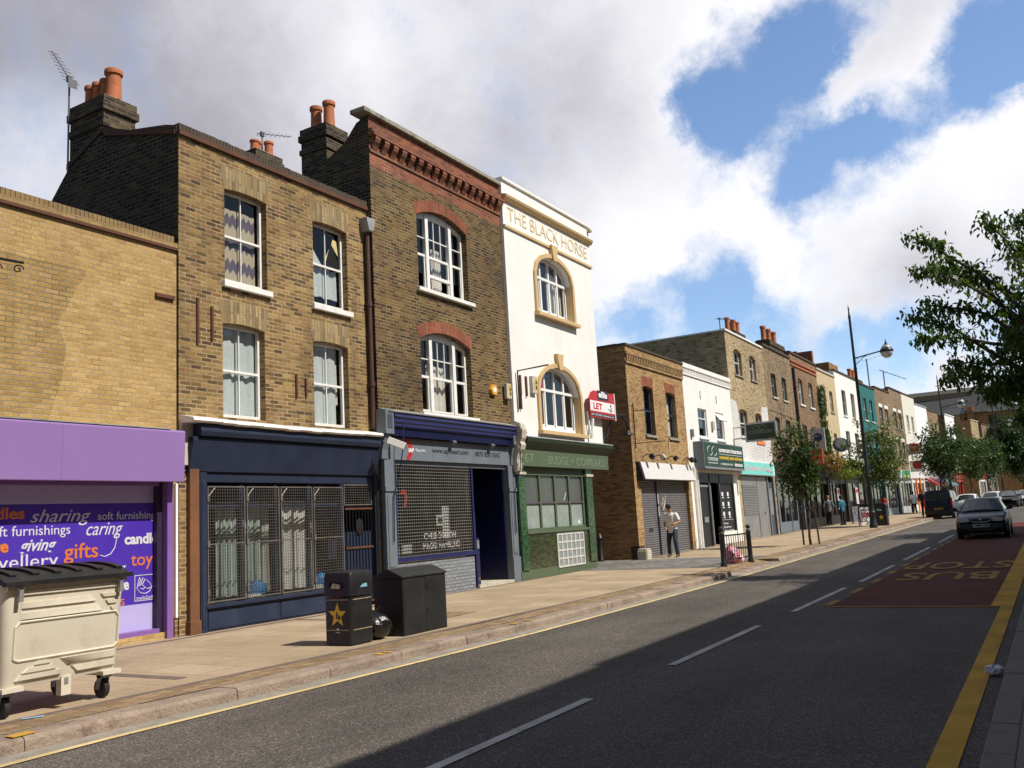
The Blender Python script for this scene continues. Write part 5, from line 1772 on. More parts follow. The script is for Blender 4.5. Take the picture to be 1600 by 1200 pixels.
b, L = far_house('drab_brick_house', 'plain drab brick terrace house with grey framed shop below', 46.6, 52.4, 9.72, BK_F, winw=.95, fascia=GREYP_D, front=GREYP,
                 sill=STONE_P, wfm=mat('grey_green_frame', (.30, .33, .31), .5), winz=[(4.5, 6.05), (7.15, 8.42)], arch=.04)
ch = chimney_stack(b, -1.7, -.9, L-.5, L+2.9, 9.3, 10.95, BK_AD, bands=1)
for k in range(3):
    pot(ch, -1.3, L-.1+k*1.15, 11.0, .85, .17)
mb = MB().use(BLACKM).tube([(.02, .2, 6.35), (.03, L-.3, 6.2)], .012, 4)
mb.build('cable', None, b)
b, L = far_house('ruddy_brick_house', 'brick terrace house with red string course and white painted sills', 52.4, 58.9, 10.05, BK_G, winw=1.05, fascia=BLACKP, front=BLACKP,
                 sill=WHITE_P, wfm=WHITE_N, winz=[(4.4, 6.0), (7.2, 8.75)], arch=.08)
MB().use(mat('red_terracotta', (.42, .12, .05), .7)).box(0, .06, .1, L-.05, 9.35, 9.44).box(0, .07, .1, L-.05, 9.58, 9.64).build('string_course', None, b)
downpipe(b, .08, .35, .1, 9.2, .09, BLACKM, False)
MB().use(mat('brick_red_end', (.28, .10, .055), .9, dirt=.3)).box(-1.0, -.05, L-.35, L-.02, 9.5, 11.0).box(-3.2, -1.0, L-.35, L-.02, 9.5, 11.1).build('party_wall', None, b)
b, L = far_house('cream_brick_house', 'cream painted brick house overgrown at one edge beside the basket hung pub front', 58.9, 64.1, 9.80, mat('cream_wall', (.50, .40, .24), .8, dirt=.3, dirtcol=(.3, .22, .12), bump=.3),
                 winw=.95, fascia=mat('plum_fascia', (.055, .018, .03), .5), front=BLACKP, winz=[(4.3, 5.9), (7.3, 8.72)], arch=.1, parapet=STONE_P, txt=None, poster=[(2.2, .9)])
b, L = far_house('white_stucco_house', 'white stucco house with two tall windows and dark pub frontage', 64.1, 71.6, 10.25, WHITE_R, winw=1.25, fascia=BLACKP, front=BLACKP,
                 winz=[(4.6, 6.2), (7.3, 9.1)], sill=WHITE_P, wfm=mat('taupe_frame', (.36, .30, .25), .5), poster=[(2.6, .9)])
MB().use(BK_CD).box(-2.2, -.7, 2.0, 4.8, 9.6, 11.2).build('chimney', None, b)
b, L = far_house('teal_house', 'dark teal painted house in the middle of the terrace', 71.6, 77.5, 10.1, mat('teal_wall', (.012, .13, .125), .65, dirt=.25, dirtcol=(.01, .08, .08)), winw=1.1,
                 fascia=mat('grey_fascia', (.30, .32, .33), .5), front=mat('teal_front', (.02, .10, .09), .5), winz=[(4.6, 6.2), (7.4, 9.1)], txt='ESTATE', tm=T_WHITE, sill=WHITE_P)
ch = chimney_stack(b, -1.7, -.9, 3.6, 6.4, 9.8, 11.0, BK_AD, bands=1)
for k in range(3):
    pot(ch, -1.3, 3.9+k*1.1, 11.05, .75, .18)
b, L = far_house('dun_brick_house', 'dun brick house with white window lintels behind the second street tree', 77.5, 83.4, 10.3, BK_F, winw=1.2, fascia=GREYP, front=mat('grey_front', (.38, .40, .41), .5),
                 winz=[(4.6, 6.2), (7.2, 8.8)], lint=WHITE_P)
MB().use(T_YELL).box(.21, .225, 1.2, 2.2, 3.1, 3.5).build('logo', None, b)
b, L = far_house('brown_rendered_house', 'brown rendered house with a white lintel and green sign', 83.4, 88.8, 10.75, BK_F, winw=1.1, fascia=WHITE_N, front=mat('grey_front', (.38, .40, .41), .5),
                 winz=[(4.6, 6.2), (7.3, 8.8)], lint=WHITE_P)
f_ = MB().use(mat('green_shop_sign', (.03, .30, .13), .5)).box(.225, .24, .6, 4.0, 2.98, 3.6).use(YELL_P).box(.24, .242, .9, 3.6, 3.08, 3.2).build('green_sign', None, b)
b, L = far_house('pale_rendered_house', 'pale cream rendered house with orange framed shop door', 88.8, 94.5, 10.7, mat('pale_render', (.66, .64, .56), .8, var=.06), winw=1.0, fascia=WHITE_N,
                 front=WHITE_N, winz=[(4.6, 6.2), (7.3, 8.8)], sill=WHITE_P)
mb = MB().use(T_ORANGE).box(.0, .12, 1.7, 2.1, 0, 2.9)
mb.build('orange_post', None, b)
MB().use(T_ORANGE).box(.0, .12, 3.5, 3.9, 0, 2.9).build('orange_post', None, b)
b, L = far_house('bright_white_house', 'bright white house rising beyond the pale rendered one', 94.5, 100.3, 10.1, mat('bright_white', (.82, .82, .83), .7, var=.03), winw=1.0, fascia=WHITE_N, front=WHITE_N,
                 winz=[(4.6, 6.2)], sill=WHITE_P, awning=RED_P, parapet=LEAD)
b, L = far_house('grey_brown_house', 'grey brown house with a lilac shop sign beyond the white row', 100.3, 105.8, 9.9, BK_F, winw=1.0, fascia=mat('lilac_sign', (.42, .30, .55), .5), front=NAVY, winz=[(4.6, 6.2), (7.2, 8.5)],
                 awning=mat('blue_awning', (.10, .16, .22), .6))
b, L = far_house('brown_end_house', 'brown brick house with a white street face at the bend', 109.6, 114.8, 9.95, mat('bright_white', (.82, .82, .83), .7, var=.03), winw=1.0, fascia=RED_P, front=RED_P, winz=[(4.6, 6.2)], parapet=WHITE_P)
MB().use(BK_CD).poly([(.002, -.02, 0), (-7, -.02, 0), (-7, -.02, 9.95), (.002, -.02, 9.95)]).build('side_wall', None, b, fix=False)
b, L = far_house('yellow_end_house', 'yellow brick house with a dark brown side wall at the bend', 124.6, 129.2, 10.1, BK_E, winw=1.0, fascia=RED_P, front=WHITE_N, winz=[(4.6, 6.2)], parapet=STONE_P)
MB().use(BK_CD).poly([(.002, -.02, 0), (-9, -.02, 0), (-9, -.02, 10.1), (.002, -.02, 10.1)]).build('side_wall', None, b, fix=False)
b, L = far_house('brown_corner_house', 'small brown house farthest along the bend of the street', 131.0, 136.5, 9.9, BK_F, winw=1.0, fascia=WHITE_N, front=WHITE_N, winz=[(4.6, 6.2), (7.2, 8.6)])
# big tenement with a slate roof closing the view
b = thing('slate_roof_tenement', 'large dark brick tenement with a long slate roof closing the street', 'building', (-2.0, 150, zr(150)))
SLATE = mat('slate', (.034, .035, .038), .7, var=.25, scale=.8, bump=.3, bscale=8)
mb = MB().use(BK_CD)
facade(mb, BK_CD, 0, 18, 0, 13.0, [(y_, y_+1.1, z_, z_+1.8) for y_ in (1.5, 5, 8.5, 12, 15.5) for z_ in (4, 7.2, 10.3)], .15)
mb.poly([(0, 0, 0), (-28, 0, 0), (-28, 0, 13), (0, 0, 13)]).poly([(-28, 0, 0), (-28, 18, 0), (-28, 18, 13), (-28, 0, 13)])
mb.use(BK_E).box(-9.2, -8.6, -.05, -.01, 0, 13).box(-3.2, -2.4, -.05, -.01, 6, 11.8)
mb.build('wall', None, b, fix=False)
mb = MB().use(SLATE)
mb.poly([(.4, -.4, 12.9), (-28.4, -.4, 12.9), (-22, 6, 15.6), (-5, 6, 16.2)]).poly([(.4, -.4, 12.9), (-5, 6, 16.2), (-5, 13, 16.2), (.4, 18.4, 12.9)]).poly([(-28.4, -.4, 12.9), (-28.4, 18.4, 12.9), (-22, 13, 15.6), (-22, 6, 15.6)])
mb.poly([(-5, 6, 16.2), (-22, 6, 15.6), (-22, 13, 15.6), (-5, 13, 16.2)])
mb.poly([(-4.6, -.5, 13.0), (-6.5, 5, 16.9), (-8.4, -.5, 13.0)])
rf = mb.build('roof', None, b, fix=False)
ch = chimney_stack(rf, -7.6, -6.6, -.5, .6, 11.6, 13.3, BK_CD, bands=1)
for k in range(3):
    pot(ch, -7.4+.3*k, 0, 13.35, .6, .16)
mb = MB().use(WHITE_P)
for k in range(6):
    mb.box(-12.4+k*.95, -11.6+k*.95, -.06, .02, 9.6, 9.9)
mb.use(DARKIN)
for k in range(7):
    for z_ in (5.5, 8.2, 10.8):
        mb.box(-24+k*3.2, -23+k*3.2, -.03, .05, z_, z_+1.6)
mb.build('window_row', None, b)
b = thing('modern_flats', 'pale modern flats with green balconies rising behind the slate roof', 'building', (-12, 190, .2))
mb = MB().use(mat('pale_panel', (.50, .47, .40), .7, var=.1))
mb.box(-14, 6, 0, 12, 0, 20.2).box(-13, 8, 1, 11, 21.3, 22.0)
mb.use(mat('green_panel', (.05, .10, .065), .6)).box(-13.5, 5, -.2, 0, 18.6, 20.2)
mb.use(mat('brown_recess', (.16, .13, .10), .8)).box(-12.5, 7, 1.5, 10, 20.2, 21.3)
mb.build('wall', None, b)
mb = MB().use(RED_P)
for k in range(7):
    mb.use(RED_P if k % 2 else WHITE_P).box(-13+k*2.6, -12.2+k*2.6, -.3, -.2, 17.2, 19.6)
mb.build('balcony_screen', None, b)
mb = MB().use(WHITE_P)
A = [(6+14*t, 2, 20.4+2.8*math.sin(math.pi*t*.6)) for t in [i/10 for i in range(11)]]
mb.strip(A, [(x_, 10, z_) for x_, y_, z_ in A]).strip(A, [(x_, y_, z_-.5) for x_, y_, z_ in A])
mb.build('arched_roof', None, b, fix=False)
aerial('roof_aerial', 'tall pole aerial clamped behind the sooty chimney with a tilted boom', (-15.36, 9.96, 8.7), 1.95, 1.25, R(51), R(-86), n=9, plate=True)
aerial('roof_aerial', 'thin aerial pole above the buff brick house chimney', (-13.2, 43.4, 9.7), 1.45, 1.5, R(2), R(20), n=8, sc=1.5)
aerial('roof_aerial', 'small horizontal aerial beside the middle chimney pots', (-16.0, 15.6, 10.4), 1.32, .95, R(8), R(20), n=8)
aerial('roof_aerial', 'twin armed aerial high over the dun brick roof', (-12.4, 82.0, 10.5), 3.4, 3.2, R(14), R(40), n=6, sc=3)
aerial('roof_aerial', 'slanting aerial on the brown rendered roof', (-12.0, 88.0, 11.2), 2.3, 3.4, R(-14), R(35), n=6, sc=3)

# ================================================================== terrace on the opposite side (outside the picture; it shades the road)
def opposite(y0, y1, h, m, lab):
    b = thing('opposite_house', lab, 'house', (3.6, y0, PVD))
    L = y1-y0
    n = max(2, int(L/2.2))
    holes = [(L*(k+.5)/n-.5, L*(k+.5)/n+.5, z_, z_+1.7) for k in range(n) for z_ in (1.0, 4.2, 7.0)]
    mb = MB()
    facade(mb, m, 0, L, -.2, h, holes, .13)
    mb.v = [(-x_, y_, z_) for x_, y_, z_ in mb.v]
    mb.use(m).box(.4, 9, 0, L, -.2, h-.3).use(DARKIN).box(.3, .35, .1, L-.1, 0, h-.4)
    mb.use(m).box(.0, .4, -.001, .15, -.2, h).box(0, .4, L-.15, L-.001, -.2, h)
    mb.use(STONE).box(-.06, .3, 0, L, h, h+.1)
    mb.build('wall', None, b, fix=False)


opposite(-14, -2, 9.45, BK_F, 'brick house across the road behind the camera')
opposite(-2, 10, 9.45, BK_G, 'ruddy brick house directly across the road')
opposite(10, 22, 9.55, BK_F, 'drab brick house across the road by the cherry tree')
opposite(22, 36, 9.85, BK_G, 'longest ruddy brick house across the road')
opposite(36, 47, 9.3, BK_E, 'buff brick house across the road at the far end')

# ================================================================== street furniture
# four wheeled refuse bin; local: front face towards +x
CREAM = mat('cream_enamel', (.64, .585, .48), .38, var=.05, scale=3, dirt=.22, dirtcol=(.30, .22, .14), coat=.25)
wb = thing('wheelie_bin', 'large cream four wheeled refuse bin with a ribbed black lid', 'bin', (-8.72, 5.41, zr(5)+PVD))
mb = MB().use(CREAM)
bt, tp = (.44, .575), (.52, .62)
zb_, zt_ = .27, 1.19


def ring(hx, hy, z, r=.07):
    out = []
    for sx, sy, a0 in ((1, 1, 0), (-1, 1, 90), (-1, -1, 180), (1, -1, 270)):
        for k in range(5):
            t = R(a0+k*22.5)
            out.append((sx*(hx-r)+r*math.cos(t), sy*(hy-r)+r*math.sin(t), z))
    return out


lv = [ring(bt[0], bt[1], zb_), ring(bt[0]+.02, bt[1]+.012, zb_+.06), ring(tp[0], tp[1], zt_-.05), ring(tp[0]+.02, tp[1]+.02, zt_-.045), ring(tp[0]+.02, tp[1]+.02, zt_)]
n = len(lv[0])
vs = [p for l in lv for p in l]
fs = [(i*n+k, i*n+(k+1) % n, (i+1)*n+(k+1) % n, (i+1)*n+k) for i in range(len(lv)-1) for k in range(n)]
fs += [tuple(range(n))]
mb.raw(vs, fs)
mb.use(DARKIN).poly(lv[-1])
mb.build('body', None, wb, smooth=True, auto=40)


def fx(z):   # front face x at height z
    return bt[0]+.02+(tp[0]-bt[0]-.02)*(z-zb_-.06)/(zt_-.05-zb_-.06)


def rib(mb, pts, d=.016):
    c_ = Vector((0, 0, 0))
    P = [Vector((fx(z)+.001, y, z)) for y, z in pts]
    for p in P:
        c_ += p/len(P)
    Q = [c_+(p-c_)*.93+Vector((d, 0, 0)) for p in P]
    m_ = len(P)
    mb.raw(P+Q, [tuple(range(m_, 2*m_))]+[(i, (i+1) % m_, m_+(i+1) % m_, m_+i) for i in range(m_)])


mb = MB().use(CREAM)
for pts in ([(-.46, 1.02), (-.46, .965), (.30, .965), (.25, 1.02)], [(-.46, .93), (-.46, .865), (.38, .865), (.32, .93)],
            [(.34, 1.03), (.37, .995), (.56, .995), (.58, 1.03)], [(.40, .965), (.43, .925), (.52, .925), (.55, .965)], [(.46, .895), (.475, .865), (.50, .865), (.52, .895)],
            [(-.05, .47), (.02, .405), (.54, .405), (.54, .47)], [(.06, .385), (.12, .325), (.54, .325), (.54, .385)],
            [(-.48, .325), (-.45, .37), (-.02, .37), (-.03, .325)], [(-.42, .385), (-.36, .43), (-.12, .43), (-.08, .385)], [(-.30, .445), (-.27, .48), (-.18, .48), (-.14, .445)],
            [(-.50, 1.13), (-.50, 1.085), (.56, 1.085), (.56, 1.13)]):
    rib(mb, pts)
ps_ = [(-.50, .52), (-.50, .80), (-.46, .845), (.52, .845), (.56, .80), (.56, .54), (.52, .50), (-.46, .50)]
for i in range(8):
    a, c_ = ps_[i], ps_[(i+1) % 8]
    mb.tube([(fx(a[1])+.002, a[0], a[1]), (fx(c_[1])+.002, c_[0], c_[1])], .013, 6)
mb.box(tp[0]+.0, tp[0]+.035, -.61, .61, 1.135, 1.185)
mb.build('pressed_rib', None, wb, smooth=True, auto=50)
mb = MB().use(BLACKP)
A = []
for i in range(13):
    t = -1+2*i/12
    A.append((t*.57, 1.20+.115*(1-t*t)**.6))
mb.prism([(.57, 1.19), (-.57, 1.19)]+A, 'y', -.645, .645)
for k in range(6):
    y_ = -.55+k*.22
    mb.prism([(a*.995, z_+.004) for a, z_ in A[1:-1]]+[(a*.995, z_+.026) for a, z_ in A[1:-1]][::-1], 'y', y_, y_+.07)
mb.box(.53, .60, -.655, .655, 1.175, 1.22)
mb.build('lid', None, wb, bevel=.012)
for y_ in (-.50, .53):
    MB().use(STEEL).box(.55, .585, y_-.02, y_+.02, 1.03, 1.14).tube([(.57, y_-.03, 1.14), (.60, y_, 1.25), (.57, y_+.03, 1.14)], .006, 5).build('clasp', None, wb)
for sx, sy, sw in ((.36, -.50, .3), (.36, .50, .1), (-.36, -.50, .0), (-.36, .5, .4)):
    c_ = MB().use(CREAM).box(sx-.13, sx+.13, sy-.10, sy+.10, .235, .275).use(STEEL).box(sx-.05, sx+.05, sy-.05, sy+.05, .2, .235)
    for s_ in (-.045, .045):
        c_.use(STEEL).obox((sx-.02, sy+s_, .16), (.03, 0, .0), (0, .005, 0), (.02, 0, .075))
    c_ = c_.build('castor', None, wb)
    MB().use(mat('rubber', (.02, .02, .02), .7)).tube([(sx-.03, sy-.028, .095), (sx-.03, sy+.028, .095)], .095, 18).build('wheel', None, c_, bevel=.01)
MB().use(CREAM).box(.38, .46, -.02, .08, .12, .30).use(STEEL).box(.461, .465, .01, .05, .22, .28).build('brake_post', None, wb)

# litter bin with the yellow star
LB = thing('litter_bin', 'black square litter bin with a yellow star panel', 'bin', (-8.43, 9.68, zr(9.7)+PVD))
mb = MB().use(BLACKP)
mb.prism([(p[0], p[1]) for p in ring(.235, .235, 0, .05)], 'z', .02, .63)
mb.prism([(p[0], p[1]) for p in ring(.215, .215, 0, .05)], 'z', .0, .02)
mb.build('body', None, LB, smooth=True, auto=30)
mb = MB().use(BLACKP)
r_ = [(p[0], p[1]) for p in ring(.245, .245, 0, .05)]
mb.prism(r_, 'z', .645, .70)
vs = [(p[0]*k, p[1]*k, z_) for k, z_ in ((1, .70), (1, .90), (.93, .955), (.75, .97)) for p in r_]
n = len(r_)
fs = [(i*n+k, i*n+(k+1) % n, (i+1)*n+(k+1) % n, (i+1)*n+k) for i in range(3) for k in range(n)]+[tuple(range(3*n, 4*n))]
mb.raw(vs, fs)
hood = mb.build('hood', None, LB, smooth=True, auto=35)
for ax in ('x', 'y'):
    for s_ in (-1, 1):
        pts = [(.13*math.copysign(abs(math.cos(R(t)))**.6, math.cos(R(t))), .785+.05*math.copysign(abs(math.sin(R(t)))**.6, math.sin(R(t)))) for t in range(0, 360, 20)]
        mb = MB().use(mat('bin_mouth', (.004, .004, .004), .9)).prism(pts, ax, s_*.238, s_*.2475)
        if (ax, s_) == ('y', -1):
            mb.use(mat('bin_litter', (.45, .40, .32), .7, var=.4, scale=20)).prism([(-.1, .75), (.06, .745), (.07, .80), (-.06, .82)], 'y', -.2476, -.2482)
        if (ax, s_) == ('x', 1):
            mb.use(mat('blue_litter', (.2, .4, .55), .6)).prism([(-.05, .75), (.1, .75), (.09, .80), (0, .79)], 'x', .2476, .2482)
        mb.build('opening', None, hood)
GOLDL = mat('gold_line', (.32, .25, .16), .5, var=.3, scale=20)
mb = MB().use(GOLDL)
for z_ in (.60, .205):
    for s_ in (-1, 1):
        mb.box(-.19, .19, s_*.2355-.002, s_*.2355+.002, z_-.006, z_+.006).box(s_*.2355-.002, s_*.2355+.002, -.19, .19, z_-.006, z_+.006)
mb.box(-.2375, -.2335, -.17, -.16, .04, .6)
mb.build('gold_band', None, LB)
st = [(.16*(1 if i % 2 == 0 else .42)*math.sin(R(36*i)), .40+.17*(1 if i % 2 == 0 else .42)*math.cos(R(36*i))) for i in range(10)]
s_ = MB().use(T_YELL).prism(st, 'y', -.2355, -.239).build('star', None, LB)
mb = MB().use(BLACKM).ball((-.005, -.24, .44), (.012, .002, .012), 6, 4).prism([(-.025, .35), (.0, .35), (.01, .42), (-.02, .425)], 'y', -.239, -.241).prism([(.015, .34), (.05, .34), (.055, .39), (.012, .39)], 'y', -.239, -.241).obox((.02, -.24, .405), (.02, 0, -.008), (0, .001, 0), (.002, 0, .004))
mb.use(T_WHITE).prism([(-.04, .17), (.04, .17), (.04, .176), (-.04, .176)], 'y', -.2355, -.237).ball((0, -.236, .215), (.02, .002, .018), 6, 4)
mb.build('pictogram', None, s_)
text('LITTER', (-.12, -.2358, .63), .028, mat('worn_red', (.2, .03, .02), .6), LB, rot=(R(90), 0, 0), width=.2)

# roadside cabinet with a pitched top
cb = thing('street_cabinet', 'black steel roadside cabinet with a pitched top beside the litter bin', 'cabinet', (-8.33, 10.94, zr(11)+PVD))
mb = MB().use(CABM).box(-.26, .26, -.53, .53, .0, .80)
mb.build('body', None, cb, bevel=.006)
MB().use(CABM).prism([(-.28, .801), (.28, .801), (.28, .825), (.0, .94), (-.28, .825)], 'y', -.55, .55).build('lid', None, cb, bevel=.006)
mb = MB().use(CABM).box(.261, .266, -.51, -.002, .03, .785).box(.261, .266, .002, .51, .03, .785)
dd = mb.build('door', None, cb, bevel=.004)
mb = MB().use(BLACKM)
for z_ in (.25, .6):
    mb.box(.266, .272, .03, .05, z_, z_+.08)
mb.build('lock', None, dd)


def sack(name, label, loc, r, h, m, knot=True, seed=1, group=None):
    rnd = random.Random(seed)
    n, k = 26, 16
    vs = []
    for i in range(k+1):
        t = i/k
        prof = math.sin(math.pi*min(1, (t*.93+.07)))**.55 if t < .86 else .42*(1-(t-.86)/.14)+.10
        for j in range(n):
            a = 2*math.pi*j/n
            w = 1+.10*math.sin(5*a+seed+t*5)*(.4+t)+.07*math.sin(9*a+t*11+seed*2)+rnd.uniform(-.03, .03)
            vs.append((r*prof*w*math.cos(a), r*.9*prof*w*math.sin(a), h*(t if t < .86 else .86+(t-.86)*.9)))
    fs = [(i*n+j, i*n+(j+1) % n, (i+1)*n+(j+1) % n, (i+1)*n+j) for i in range(k) for j in range(n)]+[tuple(range(n)), tuple(range(k*n, k*n+n))]
    s_ = thing(name, label, 'bag', loc, 0, group)
    o = MB().use(m).raw(vs, fs).build('body', None, s_, smooth=True)
    for sg in (-1, 1):
        MB().use(m).prism([(0, h*.86), (sg*r*.35, h*1.0), (sg*r*.55, h*1.06), (sg*r*.42, h*.93), (sg*r*.12, h*.85)], 'x', -.012, .012).build('tie_handle', None, s_)
    return s_


BAGB = mat('black_plastic_sack', (.010, .010, .011), .22, var=.3, scale=14, bump=.5, bscale=26, spec=.6)
BAGP = mat('pink_sack', (.66, .27, .36), .35, var=.3, scale=12, dirt=.6, dirtcol=(.78, .62, .64), bump=.9, bscale=16)
BAGP2 = mat('pink_striped_sack', (.80, .50, .55), .35, var=.35, scale=16, bump=.5, bscale=22)
sack('refuse_sack', 'shiny black tied refuse sack between the litter bin and cabinet', (-8.38, 10.12, zr(10)+PVD), .26, .40, BAGB, seed=3)
sack('refuse_sack', 'tall pink refuse sack leaning against the guard railing', (-7.93, 25.15, zr(25)+.085), .22, .56, BAGP, seed=5)
sack('refuse_sack', 'paler pink sack slumped low beside the tall pink one at the railing', (-7.80, 25.35, zr(25)+.07), .15, .32, BAGP2, seed=8)

# guard railing
gr = thing('guard_railing', 'short black guard railing with ball topped posts at the alley crossing', 'railing', (-7.80, 24.0, zr(24)+.06), R(-5))
for y_, h_ in ((0, 1.05), (1.95, 1.05)):
    p_ = MB().use(BLACKM).lathe([(.085, 0), (.085, .12), (.065, .16), (.06, .9), (.075, .93), (.05, .96), (.03, .98)], (0, y_, 0), 12).build('post', None, gr, smooth=True, auto=40)
    MB().use(BLACKM).ball((0, y_, h_), .065, 12, 8).build('finial', None, p_, smooth=True)
mb = MB().use(BLACKM).box(-.018, .018, .06, 1.89, .84, .88).box(-.018, .018, .06, 1.89, .20, .235)
for k in range(11):
    y_ = .18+k*.16
    mb.tube([(0, y_, .235), (0, y_, .84)], .010, 6)
mb.build('rail_panel', None, gr)
bo = thing('bollard', 'black iron bollard standing in the alley mouth by the dark brick wall', 'bollard', (-13.3, 28.0, zr(28)+PVD))
MB().use(BLACKM).lathe([(.12, 0), (.12, .06), (.09, .10), (.085, .72), (.11, .74), (.11, .78), (.09, .80), (.08, .86), (.04, .92)], (0, 0, 0), 14).build('post', None, bo, smooth=True, auto=40)
bo = thing('stone_bollard', 'low pale stone block guarding the amber brick corner', 'bollard', (-11.85, 28.3, zr(28)+PVD))
MB().use(STONE_P).prism([(p[0], p[1]) for p in ring(.2, .2, 0, .08)], 'z', -.02, .30).prism([(p[0]*.9, p[1]*.9) for p in ring(.2, .2, 0, .08)], 'z', .30, .36).build('block', None, bo, bevel=.02)


def street_lamp(label, y, dx=.2):
    loc = (tx(y)-dx, y, zr(y)+PVD)
    L = thing('street_lamp', label, 'street lamp', loc, 0, 'tall black street lamps along the kerb')
    POLE = mat('lamp_post_paint', (.014, .016, .022), .4, var=.2)
    MB().use(POLE).lathe([(.20, 0), (.20, .18), (.16, .24), (.15, .75), (.17, .8), (.13, .86), (.115, 1.1)], (0, 0, 0), 14).build('base', None, L, smooth=True, auto=35)
    MB().use(POLE).lathe([(.115, 1.1), (.10, 2.6), (.12, 2.64), (.10, 2.7), (.09, 5.5), (.075, 8.2), (.095, 8.25), (.07, 8.35), (.06, 11.0), (.08, 11.05), (.05, 11.15), (.03, 11.4), (.045, 11.45), (.0, 11.75)], (0, 0, 0), 12).build('pole', None, L, smooth=True, auto=35)
    mb = MB().use(POLE).tube([(0, 0, 8.82), (1.35, 0, 9.02)], .035, 8).tube([(0, 0, 8.45), (.25, 0, 8.62), (.45, 0, 8.82), (.7, 0, 8.91)], .018, 6)
    mb.tube([(.12+.1*math.cos(R(t)), 0, 8.72+.08*math.sin(R(t))) for t in range(0, 331, 30)], .01, 4)
    mb.build('arm', None, L)
    hd = MB().use(POLE).lathe([(.03, .52), (.015, .62), (.0, .70), (.035, .50)][::-1], (1.62, 0, 8.95), 8).lathe([(.33, -.02), (.34, .06), (.32, .10), (.14, .36), (.05, .44), (.06, .48), (.03, .52)], (1.62, 0, 8.95), 16).build('lamp_head', None, L, smooth=True, auto=40)
    MB().use(mat('lamp_reflector', (.45, .44, .42), .3, metal=.4)).lathe([(.30, .11), (.17, .33)], (1.62, 0, 8.965), 16).build('canopy', None, hd, smooth=True)
    gb = [(.31*math.cos(R(t)), -.31*math.sin(R(t))) for t in range(0, 91, 15)]
    MB().use(mat('lamp_globe', (.50, .50, .47), .12, var=.08, spec=.8)).lathe([(a, b_-.02) for a, b_ in gb], (1.62, 0, 8.95), 16).build('globe', None, hd, smooth=True)
    return L


street_lamp('tall black street lamp beside the fifty per cent off pavement sign', 49.6, -.22)
street_lamp('second black street lamp standing behind the third tree of the row', 86.0)
street_lamp('most distant black street lamp against the slate roofed tenement', 118.0)

# bin by the second tree
b2 = thing('litter_bin', 'dark green and black litter bin at the foot of the second street tree', 'bin', (-8.15, 52.9, zr(53)+PVD))
MB().use(BLACKP).prism([(p[0], p[1]) for p in ring(.30, .30, 0, .06)], 'z', 0, .80).build('body', None, b2, smooth=True, auto=30)
MB().use(BLACKP).prism([(-.32, .95), (.32, .95), (.32, 1.08), (.2, 1.2), (-.2, 1.2), (-.32, 1.08)], 'y', -.32, .32).box(-.32, -.26, -.32, .32, .8, .95).box(.26, .32, -.32, .32, .8, .95).build('hood', None, b2, bevel=.02)
MB().use(T_YELL).prism([(.14*(1 if i % 2 == 0 else .42)*math.sin(R(36*i)), .45+.15*(1 if i % 2 == 0 else .42)*math.cos(R(36*i))) for i in range(10)], 'y', -.302, -.306).build('star', None, b2)


def aboard(label, loc, rz, face, txt=None, tm=None):
    a = thing('pavement_sign', label, 'sign', loc, rz)
    fr = MB().use(BLACKM)
    for s_ in (-1, 1):
        fr.obox((-.33, s_*.14, .55), (.025, 0, 0), (0, .012, 0), (0, -s_*.13, .55)).obox((.33, s_*.14, .55), (.025, 0, 0), (0, .012, 0), (0, -s_*.13, .55))
    fr.prism([(.36*math.cos(R(t)), 1.06+.14*math.sin(R(t))) for t in range(0, 181, 20)], 'y', -.03, .03)
    fr.build('frame', None, a)
    p_ = MB().use(face).obox((0, -.135, .57), (.31, 0, 0), (0, .008, 0), (0, .115, .47)).build('panel', None, a)
    if txt:
        text(txt, (-.25, -.165, .52), .24, tm, p_, rot=(R(90-14), 0, 0), width=.5, bold=.012)
        for z_, y_ in ((.86, -.088), (.26, -.232)):
            for k in range(4):
                MB().use(BLACKM).box(-.25+k*.13, -.18+k*.13, y_-.003, y_, z_, z_+.06).build('small_print', None, p_)
    return a


aboard('plum and grey picture pavement sign outside the dark shopfront', (-10.55, 59.4, zr(59)+PVD), .35, mat('poster_grey', (.22, .22, .27), .5, var=.5, scale=6))
aboard('white fifty per cent off pavement sign by the street lamp', (-8.95, 52.6, zr(52)+PVD), .35, WHITE_N, '50%', T_RED)

# hanging projecting signs along the terrace
def hang(label, y, z, w, h, m, m2=None, out=.25, txt=None, tm=None, shape='box'):
    s_ = thing('hanging_sign', label, 'sign', (-12.1+cv(y), y, z), 0)
    MB().use(BLACKM).tube([(0, 0, h*.8), (out+w, 0, h*.8)], .03, 5).build('arm', None, s_)
    if shape == 'box':
        f_ = MB().use(m).box(out, out+w, -.06, .06, 0, h).build('sign_face', None, s_, bevel=.01)
    else:
        f_ = MB().use(m).prism([(out+w/2+w/2*math.cos(R(t)), h/2+h/2*math.sin(R(t))) for t in range(0, 360, 20)], 'y', -.06, .06).build('sign_face', None, s_)
    if m2:
        MB().use(m2).prism([(out+w/2+w*.32*math.cos(R(t)), h*.6+w*.32*math.sin(R(t))) for t in range(0, 360, 24)], 'y', -.068, -.061).build('emblem', None, s_)
    if txt:
        text(txt, (out+w*.1, -.065, h*.12), h*.2, tm or T_WHITE, f_, rot=(R(90), 0, 0), width=w*.8)
    return s_


